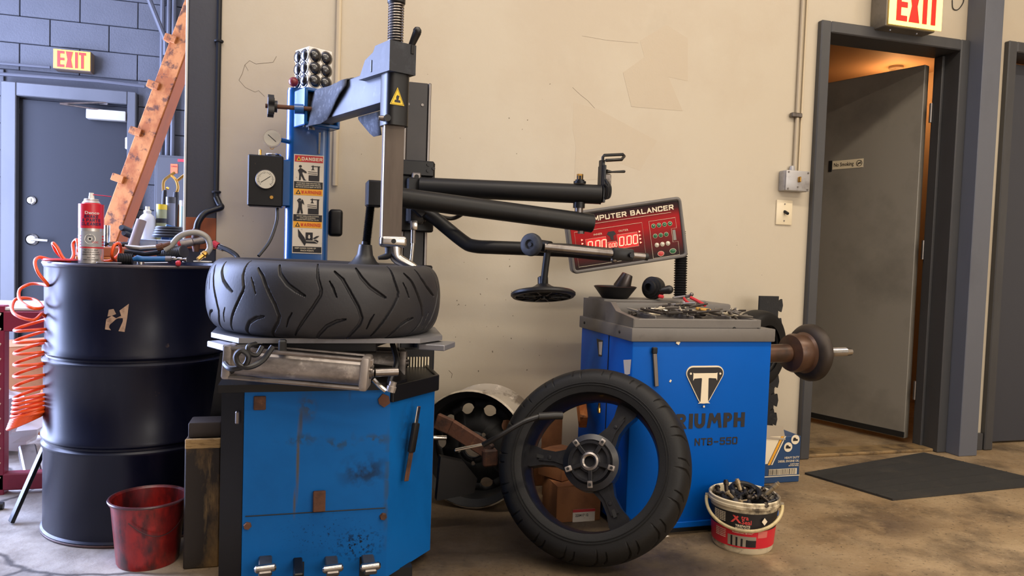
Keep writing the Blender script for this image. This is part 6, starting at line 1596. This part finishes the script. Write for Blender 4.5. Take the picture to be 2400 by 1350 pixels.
for r_, m_ in ((.0155, M_white), (.0125, mat('disc grey', (120, 120, 124), .4)), (.006, M_white), (.004, M_ink)):
    v = []
    for k in range(28):
        t = 2*PI*k/28; x = r_*math.cos(t)-.003; y = (zz(560))+r_*math.sin(t); R = rc+.0012+(.0155-r_)*.02
        v.append((R*math.cos(A_+x/rc), R*math.sin(A_+x/rc), y))
    mb = MB(Matrix.Translation(cq)); mb.add(v, [tuple(range(28))]); mb.build('brake_disc_print', m_, sc_, 0)
def ctext(s, py, size, m, dx=0.0, sx=1.0, bold=.012, rot=0):
    v, f = text_geo(s, 'CENTER', bold, 0, 1.0); R = rc+.001; z = zz(py)
    mb = MB(Matrix.Translation(cq)); mb.add([((R+q[2]*.0002)*math.cos(A_+(q[0]*size*sx+dx)/R), (R+q[2]*.0002)*math.sin(A_+(q[0]*size*sx+dx)/R), z+q[1]*size) for q in v], f)
    mb.build('can_lettering', m, sc_, 0)
M_navyprint = mat('navy print', (34, 26, 66), .4)
ctext('Denco', 499, .0125, M_white, .002, 1.25)
for s_, py_ in (('BRAKE', 507.5), ('& PARTS', 516), ('CLEANER', 525)):
    mb = MB(Matrix.Translation(cq)); zl = zz(py_)
    block_text(mb, s_, .0092, .0068, .0019, .0014, bend=lambda x, y, e: ((rc+.0010+e)*math.cos(A_+x/rc), (rc+.0010+e)*math.sin(A_+x/rc), zl+y))
    mb.build('can_lettering', M_navyprint, sc_, 0)
ctext('VOC', 568, .009, M_redprint, .012, 1.0)
for k, s in enumerate(('FAST POWER SPRAY', 'REMOVES BRAKE FLUID', 'GREASE & OIL INSTANTLY', 'PART 5020', 'NON CHLORINATED')): ctext(s, 586+5.2*k+(2 if k > 2 else 0), .0046, M_ink, 0, 1.0, .006)

# tools lying on the drum
def tool(name, label, cat, p): return thing(name, label, cat, p)
t = tool('air_chuck', 'black ribbed tire inflator with grey looped hose on the drum', 'inflator', P(420, 595, 2.62))
gp = []
g0, g1 = P(378, 598, 2.66), P(432, 590, 2.60)
for i in range(14): gp += [(.019, (i+.05)/14), (.022, (i+.3)/14), (.022, (i+.7)/14), (.019, (i+.95)/14)]
MB().lathe_between(g0, g1, gp, 16).build('ribbed_grip', M_tool, t, 25)
MB().tube(smooth_path([P(386, 586, 2.62), P(400, 577, 2.62), P(418, 556, 2.62), P(440, 546, 2.62), P(466, 546, 2.62), P(486, 558, 2.62), P(492, 580, 2.62), P(484, 594, 2.62)], 6), .0095, 10).build('hose_loop', M_greyhose, t, 60)
MB().lathe_between(P(484, 592, 2.62), P(464, 608, 2.60), [(.009, 0), (.011, .1), (.011, .4), (.008, .45), (.007, 1)], 10).build('brass_fitting', M_brass, t)
MB().tube([P(292, 576, 2.62), P(305, 580, 2.62), P(330, 583, 2.62), P(370, 580, 2.62)], [.004, .0085, .0095, .009], 10).build('silver_lever', M_brightsteel, t, 50)
MB().lathe_between(P(368, 581, 2.62), P(400, 572, 2.62), [(.012, 0), (.012, .4), (.009, .45), (.009, 1)], 10).build('hose_ferrule', M_rust, t)
MB().tube([P(292, 590, 2.64), P(340, 596, 2.64), P(385, 590, 2.64)], .008, 8).build('inflator_body', M_tool, t)
t = tool('ratchet_grip', 'short black ribbed tool handle lying left of the blue air tool', 'tool', P(295, 605, 2.60))
gp = []
for i in range(9): gp += [(.016, (i+.05)/9), (.019, (i+.3)/9), (.019, (i+.7)/9), (.016, (i+.95)/9)]
MB().lathe_between(P(277, 607, 2.60), P(312, 608, 2.60), gp, 14).build('ribbed_grip', M_tool, t, 25)
t = tool('air_tool', 'slim blue air tool with steel coupling lying on the drum', 'air tool', P(360, 608, 2.57))
MB().tube([P(312, 608, 2.57), P(322, 605, 2.57), P(334, 607, 2.57), P(390, 607, 2.57)], [.006, .010, .0085, .0085], 10).build('tool_body', M_bluetool, t, 50)
MB().lathe_between(P(388, 607, 2.57), P(402, 607, 2.57), [(.010, 0), (.010, 1)], 6).build('hex_collar', M_steel, t)
MB().lathe_between(P(401, 607, 2.57), P(437, 609, 2.57), [(.007, 0), (.009, .1), (.009, .3), (.005, .35), (.008, .5), (.008, .7), (.005, .75), (.007, .9), (.007, 1)], 12).build('air_coupler', M_brightsteel, t)
t = tool('combination_wrench', 'silver wrench lying flat at the front rim of the drum', 'wrench', P(365, 617, 2.54))
MB().bar(P(330, 617, 2.54), P(395, 616, 2.54), .010, .005, .002).build('wrench_shank', M_brightsteel, t)
MB().lathe_between(P(330, 620, 2.54), P(330, 614, 2.54), [(.012, 0), (.012, 1)], 14).build('wrench_ring', M_brightsteel, t)
o = MB().box(P(256, 616, 2.56), (.07, .03, .005), Euler((0, 0, .2)), .002).build('steel_shim', M_steel, None); tag(o, 'flat steel strip beside the spray can on the drum', 'strip')
o = MB().box(P(475, 613, 2.62), (.05, .03, .004), Euler((0, 0, -.2)), .001).build('paper_scrap', M_white, None); tag(o, 'white paper scrap at the right edge of the drum top', 'paper')
o = MB().lathe_between(P(412, 617, 2.53), P(424, 617, 2.53), [(.006, 0), (.009, .3), (.009, .8), (.004, 1)], 10).build('red_cap', M_redprint, None); tag(o, 'small red cap at the front rim of the drum', 'cap')  # a loose red cap
o = MB().lathe_between(P(140, 612, 2.64), P(140, 606, 2.64), [(.045, 0), (.05, .4), (.045, 1)], 24).build('red_lid', M_redprint, None); tag(o, 'flat red lid under the orange hose on the drum', 'lid')  # a flat red lid

# pipework at the post
t = thing('air_manifold', 'dark air pipe with brass tee and couplings below the post clip', 'air pipe', P(470, 540, 3.0))
x_ = -.316
MB().tube([(x_, 3.048, 1.12), (x_, 3.048, 3.5)], .0095, 10).build('riser_pipe', M_blackm, t)
MB().tube(smooth_path([(x_, 3.048, 1.13), P(514, 478, 3.04), P(518, 486, 3.03), P(500, 492, 3.02), P(480, 500, 3.01), P(465, 520, 3.0), P(460, 542, 3.0)], 6), .012, 10).build('black_hose', M_blackm, t, 60)
MB().lathe_between(P(460, 536, 3.0), P(459, 590, 3.0), [(.013, 0), (.016, .2), (.016, .4), (.012, .45), (.014, .6), (.014, .8), (.010, 1)], 12).build('brass_tee', M_rust, t)
MB().lathe_between(P(420, 572, 2.97), P(478, 562, 3.0), [(.012, 0), (.016, .15), (.016, .5), (.011, .55), (.015, .8), (.015, 1)], 12).build('coupling', M_dirtyalu, t)
MB().lathe_between(P(418, 573, 2.97), P(424, 571, 2.97), [(.017, 0), (.017, 1)], 14).build('red_collar', M_redprint, t)
MB().tube(smooth_path([P(478, 562, 3.0), P(505, 572, 2.98), P(520, 580, 2.96), P(538, 588, 2.94), P(556, 602, 2.92), P(562, 625, 2.90)], 6), .009, 10).build('black_hose', M_blackpl, t, 60)
MB().lathe_between(P(500, 570, 2.98), P(512, 577, 2.97), [(.0125, 0), (.0125, 1)], 10).build('red_collar', M_redprint, t)
MB().lathe_between(P(514, 578, 2.97), P(524, 583, 2.96), [(.012, 0), (.012, 1)], 6).build('hose_clamp', M_brightsteel, t)

# ================================================================== leaning timber ramp and bench behind the drum
RY = 3.9
rb0 = P(278, 551, RY); rb1 = P(438, 115, RY); rdir = (rb1-rb0).normalized()
lo = rb0-rdir*((rb0.z)/rdir.z-.02); hi = rb1+rdir*.62
nwide = Vector((-.35, -.94, 0)); nwide = (nwide-rdir*nwide.dot(rdir)).normalized()
wdir = rdir.cross(nwide).normalized()
if wdir.x > 0: wdir = -wdir
rp = thing('timber_ramp', 'long stained timber ramp with block ends leaning towards the post', 'ramp', (lo.x, lo.y, 0))
Wd, Th = .096, .085
cen = lambda u: lo.lerp(hi, u)+wdir*(Wd/2)-nwide*(Th/2)
MB().bar(cen(0), cen(1), Th, Wd, .003, wdir).build('ramp_board', M_wood, rp)
MB().bar(lo.lerp(hi, 0)-wdir*.001-nwide*(Th*.5), hi-wdir*.001-nwide*(Th*.5), Th*.9, .004, 0, wdir).build('ramp_edge', M_woodedge, rp)
for x, y in ((388, 80), (347, 190), (305, 300), (263, 411)):
    q = P(x-6, y, RY)-nwide*.05
    MB().bar(q-wdir*.05, q+wdir*.012, .04, .036, .003, rdir).build('rung_end', M_wood, rp)

BZ = .925
bn = thing('bench_shelf', 'rough timber bench behind the drum crowded with cans and tools', 'bench', (-.6, 3.5, 0))
bx0, bx1 = -.86, -.32
MB().box(((bx0+bx1)/2, 3.48, BZ-.02), (bx1-bx0, .36, .04), None, .004).build('bench_top', M_woodedge, bn)
MB().box(((bx0+bx1)/2, 3.31, BZ-.075), (bx1-bx0, .03, .07), None, .003).build('bench_apron', M_wood, bn)
for x in (bx0+.04, bx1-.04):
    for y in (3.34, 3.62): MB().box((x, y, (BZ-.04)/2), (.06, .06, BZ-.04), None, .003).build('leg', M_wood, bn)
def bottle(name, label, x, ytop, rpx, m, neck=True, capm=None, Y=3.5, cat='bottle'):
    q = P(x, 560, Y); z1 = P(x, ytop, Y).z; r = rpx/FPX*Y*1.0; hgt = z1-BZ
    t = thing(name, label, cat, (q.x, Y, BZ)); T = Matrix.Translation((q.x, Y, BZ))
    if neck: pr = [(.0, 0), (r, .001), (r, hgt*.68), (r*.8, hgt*.76), (r*.42, hgt*.83), (r*.40, hgt*.86), (.0, hgt*.86)]
    else: pr = [(.0, 0), (r, .001), (r, hgt*.90), (.0, hgt*.90)]
    MB(T).lathe(pr, 24).build('bottle_body', m, t)
    if neck: MB(T).lathe([(r*.45, hgt*.85), (r*.45, hgt*.90), (r*.25, hgt*.92), (r*.25, hgt), (.0, hgt)], 14).build('spray_cap', capm or M_white, t)
    else: MB(T).lathe([(r*1.03, hgt*.88), (r*1.03, hgt), (.0, hgt)], 20).build('cap', capm or M_white, t)
    return t
tb = bottle('spray_can', 'white spray can with pale cap on the bench behind the drum', 345, 484, 17, mat('white can', (214, 212, 214), .35), True, None, 3.52, 'spray can')
tb = bottle('spray_can', 'yellow capped can with banded label on the bench', 378, 479, 10.5, mat('olive can', (150, 150, 110), .4), False, M_yellow, 3.52, 'spray can')
for k in range(3): MB(Matrix.Translation(ROOT[tb].translation)).lathe([(.0217, .02+.045*k), (.0217, .04+.045*k)], 20, cap=False).build('label_band', M_ink if k else M_yellow, tb)
tb = bottle('bottle', 'slim grey bottle with navy label between the cans on the bench', 399, 462, 9.5, mat('grey bottle', (120, 124, 140), .35), False, M_frame, 3.55)
MB(Matrix.Translation(ROOT[tb].translation)).lathe([(.0200, .03), (.0200, .10)], 20, cap=False).build('label_band', M_bluetool, tb)
bottle('bottle', 'pale green bottle at the post edge on the bench', 428, 470, 7, mat('pale green', (190, 216, 206), .35), False, M_white, 3.45)
o = MB().box((P(421, 512, 3.64).x, 3.64, BZ+.10), (.06, .04, .20), None, .003).build('brown_carton', M_card, None); tag(o, 'small brown carton at the post edge of the bench', 'carton')
o = MB().box((P(390, 548, 3.42).x, 3.42, BZ+.0), (.03, .03, .10), Euler((0, .3, 0)), .003).build('blue_tool', M_bluetool, None)
o.location.z = BZ; tag(o, 'blue plastic clamp beside the coiled black cable', 'clamp')
# cable coil
cc = P(395, 542, 3.40); t = thing('cable_coil', 'coiled black cable lying on the clear organiser boxes', 'cable', (cc.x, 3.42, BZ+.035))
zb0 = P(395, 553, 3.42).z
for k in range(4):
    r = .060-.004*k
    MB().tube([(cc.x+r*math.cos(2*PI*i/28), 3.42+r*.9*math.sin(2*PI*i/28), zb0+.011*k) for i in range(28)], .0075, 7, True).build('cable_turn', M_blackpl, t)
for i, (xa, xb, lab) in enumerate(((322, 372, 'clear plastic organiser box with blue parts left of the cable coil'), (374, 438, 'clear plastic organiser box under the black cable coil'))):
    a = P(xa, 556, 3.40); b = P(xb, 556, 3.40)
    t = thing('organiser_box', lab, 'organiser', ((a.x+b.x)/2, 3.42, BZ))
    MB().box(((a.x+b.x)/2, 3.42, BZ+.016), (b.x-a.x, .14, .032), None, .003).build('box_tray', M_clear, t)
    MB().box(((a.x+b.x)/2, 3.42, BZ+.034), (b.x-a.x+.004, .144, .006), None, .002).build('box_lid', mat('organiser lid', (176, 196, 220), .2), t)
    for k in range(6): MB().box((a.x+(b.x-a.x)*(k+.5)/6, 3.36, BZ+.014), (.012, .01, .018), None, .002).build('stored_part', M_bluetool if k % 2 else M_white, t)
t = thing('cardboard_tube', 'brown cardboard tube leaning among the tools on the bench', 'tube', P(318, 572, 3.30))
MB().lathe_between(P(311, 578, 3.28), P(332, 516, 3.30), [(.019, 0), (.019, 1), (.016, 1), (.016, .8), (.0, .8)], 20).build('tube_wall', M_carddark, t)
for x0, y0, x1, y1, r, lab in ((284, 533, 312, 545, .013, 'upper dark rubber handle poking out left on the bench'), (290, 546, 315, 556, .012, 'lower dark rubber handle poking out left on the bench')):
    o = MB().lathe_between(P(x0, y0, 3.32), P(x1, y1, 3.40), [(.0, 0), (r*.8, 0), (r, .1), (r, 1)], 12).build('tool_handle', M_tool, None); tag(o, lab, 'handle')
o = MB().lathe_between((P(251, 560, 3.45).x, 3.45, BZ), (P(251, 560, 3.45).x, 3.45, P(250, 528, 3.45).z), [(.012, 0), (.012, 1)], 14).build('socket', M_brightsteel, None); tag(o, 'tall chrome socket on the bench beside the spray can', 'socket')
rnd = random.Random(9)
for k in range(7):
    x = 256+k*9+rnd.random()*4; q = P(x, 556, 3.36); q.z = BZ+.012
    d_ = Vector((rnd.uniform(-1, 1), rnd.uniform(-.4, .4), 0)).normalized()*.03
    o = MB().lathe_between(q-d_, q+d_, [(.0, 0), (.009, 0), (.009, .4), (.005, .45), (.005, .8), (.011, .82), (.011, 1)], 10).build('socket_bit', rnd.choice((M_brightsteel, M_steel, M_tool)), None)
    tag(o, 'loose socket bit in the heap at the left end of the bench', 'socket bit', 'loose socket bits on the bench')
# brazing torch
t = thing('torch_set', 'brass gas torch with Y shaped tubes and black handles on the bench', 'torch', P(400, 545, 3.62))
MB().tube(smooth_path([P(383, 448, 3.60), P(384, 425, 3.60), P(398, 412, 3.60), P(410, 404, 3.60)], 5), .006, 8).build('torch_tube', M_brass, t)
MB().tube(smooth_path([P(400, 410, 3.60), P(412, 422, 3.60), P(417, 440, 3.60), P(412, 455, 3.60)], 5), .006, 8).build('torch_tube', M_brass, t)
MB().tube([P(414, 425, 3.61), P(426, 415, 3.61), P(436, 408, 3.61)], .006, 8).build('torch_tip', M_brass, t)
MB().lathe_between(P(386, 445, 3.60), P(380, 552, 3.62), [(.009, 0), (.010, .1), (.008, 1)], 10).build('torch_handle', M_tool, t)
MB().lathe_between(P(413, 450, 3.60), P(408, 552, 3.62), [(.010, 0), (.012, .1), (.010, 1)], 10).build('torch_handle', M_tool, t)
MB().lathe_between(P(390, 440, 3.59), P(396, 443, 3.59), [(.006, 0), (.006, 1)], 8).build('torch_valve', M_brass, t)
# window-sill thing: white box on the far door edge
o = MB().box(P(299, 336, 6.36), (.03, .03, .09), None, .006).build('door_chime', M_white, None); tag(o, 'small white box on the frame of the far grey door', 'sensor')

# ================================================================== red bucket, timber block, rack, floor clutter
rbk = thing('red_bucket', 'oily red plastic bucket on the floor in front of the drum', 'bucket', (-.420, 2.378, 0))
Cq = Vector((-.420, 2.378, 0)); zt_ = .195
MB(Matrix.Translation(Cq)).lathe([(.0, .004), (.082, .0), (.085, .006), (.102, zt_-.012), (.108, zt_-.010), (.109, zt_-.002), (.105, zt_), (.099, zt_-.006), (.083, .02), (.0, .014)], 48).build('bucket_wall', M_redpl, rbk, 35)
MB(Matrix.Translation(Cq+Vector((0, 0, zt_-.004)))).tube([(.1065*math.cos(2*PI*k/56), .1065*math.sin(2*PI*k/56), 0) for k in range(56)], .0042, 8, True).build('bucket_rim', mat('dark rim', (74, 44, 48), .3), rbk)
MB(Matrix.Translation(Cq)).lathe([(.0, .10), (.091, .10)], 32).build('bucket_liquid', M_oil, rbk)
hb_ = [Cq+Vector((.107*math.cos(t), .107*math.sin(t), .165-.06*math.sin((t+PI*.62)*1.2))) for t in [(-PI*.62)+i*.06 for i in range(22)]]
hb_ = [Cq+Vector(((.104+.002)*math.cos(-1.9+i*.055), (.104+.002)*math.sin(-1.9+i*.055), .150-.045*math.sin(PI*i/30))) for i in range(31)]
MB().tube(hb_, .0016, 6).build('wire_handle', mat('dark wire', (60, 30, 34), .4, .5), rbk)
wbk = thing('timber_block', 'oil stained upright timber block between the drum and the blue cabinet', 'timber', (-.262, 2.33, 0))
zb1 = P(475, 1030, 2.285).z; zb2 = P(475, 985, 2.33).z
MB().box((-.262, 2.335, zb1/2), (.098, .10, zb1), None, .004).build('block_lower', M_woodgrey, wbk)
MB().box((-.262, 2.287, zb1-.012), (.096, .012, .028), None, .002).build('saw_notch', M_woodtop, wbk)
MB().box((-.260, 2.345, (zb1+zb2)/2), (.090, .085, zb2-zb1), None, .006, 2).build('block_upper', mat('dark oily wood', (54, 46, 42), .6, bump=.3), wbk)

rk = thing('steel_rack', 'maroon steel stand with notched upright at the left edge', 'rack', (-1.15, 3.1, 0))
ry = 3.12
xp = P(6, 1000, ry).x
zU = P(40, 752, ry).z; zL = P(40, 1125, ry).z
MB().box((xp-.012, ry, .34), (.05, .05, .72), None, .003).build('upright', M_redrack, rk)
for k in range(12): MB().box((xp-.006, ry-.026, .06+k*.055), (.012, .006, .020), Euler((0, .5, 0)), .001).build('notch_lug', M_creamprint, rk)
MB().box((xp+.16, ry, zU), (.36, .05, .075), None, .004).build('upper_beam', M_redrack, rk)
MB().box((xp+.10, ry, zL), (.22, .05, .062), None, .004).build('lower_beam', M_redrack, rk)
MB().box((xp-.3, ry, zU), (.55, .05, .075), None, .004).build('upper_beam', M_redrack, rk)
for xx_ in (xp-.52,):
    for yy_ in (ry, ry+.3): MB().box((xx_, yy_, .34), (.05, .05, .72), None, .003).build('upright', M_redrack, rk)
MB().box((xp+.13, ry+.25, .35), (.05, .05, .70), None, .003).build('upright', M_redrack, rk)
MB().box((xp-.28, ry+.16, zU+.045), (.80, .36, .012), None, .003).build('top_plate', M_white, rk)  # white deck colour stands in for daylight reflecting off it
MB().lathe_between((xp+.17, ry, .02), (xp+.17, ry, .09), [(.03, 0), (.04, .5), (.03, 1)], 16).build('rack_foot', M_redrack, rk)
o = MB().bar((-.905, 2.77, .006), (-.815, 2.83, .27), .03, .012, .002).build('flat_bar', M_blackm, None); tag(o, 'flat black steel bar leaning on the left side of the drum', 'bar')
def lump(name, label, c, s, m, cat, seed):
    rnd = random.Random(seed); mb = MB(); bm = bmesh.new(); bmesh.ops.create_icosphere(bm, subdivisions=3, radius=1)
    for v in bm.verts:
        k = 1+.22*math.sin(v.co.x*5+seed)*math.cos(v.co.y*6)+.15*math.sin(v.co.z*9+seed*2)+rnd.uniform(-.06, .06)
        v.co = Vector((v.co.x*s[0]*k, v.co.y*s[1]*k, max(-.96, v.co.z*k)*s[2]))
    bm.verts.index_update(); mb.add([Vector(c)+v.co for v in bm.verts], [[v.index for v in f.verts] for f in bm.faces]); bm.free()
    return tag(mb.build(name, m, None, 25), label, cat)
lump('plastic_bag', 'crumpled pale bag on the floor behind the maroon stand', (-1.30, 3.75, .12), (.2, .16, .12), M_bag, 'bag', 1)
lump('plastic_bag', 'grey bundled bag hanging behind the orange hose coil', (-1.16, 3.45, .24), (.075, .07, .10), M_bag, 'bag', 2)
carton('cardboard_box', 'tan cardboard box on the floor far behind the orange hose', (-1.35, 4.6, 0), (.4, .35, .38), .2)
o = MB().tube(smooth_path([(-1.35, 2.72, .012), (-1.2, 2.85, .02), (-1.05, 2.92, .015), (-.98, 2.93, .012)], 6), .014, 8).build('rubber_strip', M_blackpl, None, 60); tag(o, 'black rubber strip lying on the bright floor by the maroon stand', 'strip')
o = MB().box((-1.02, 3.32, .06), (.06, .22, .05), Euler((.3, 0, .4)), .006).build('metal_bracket', M_steel, None); o.location.z = .0; tag(o, 'grey metal bracket under the maroon stand', 'bracket')
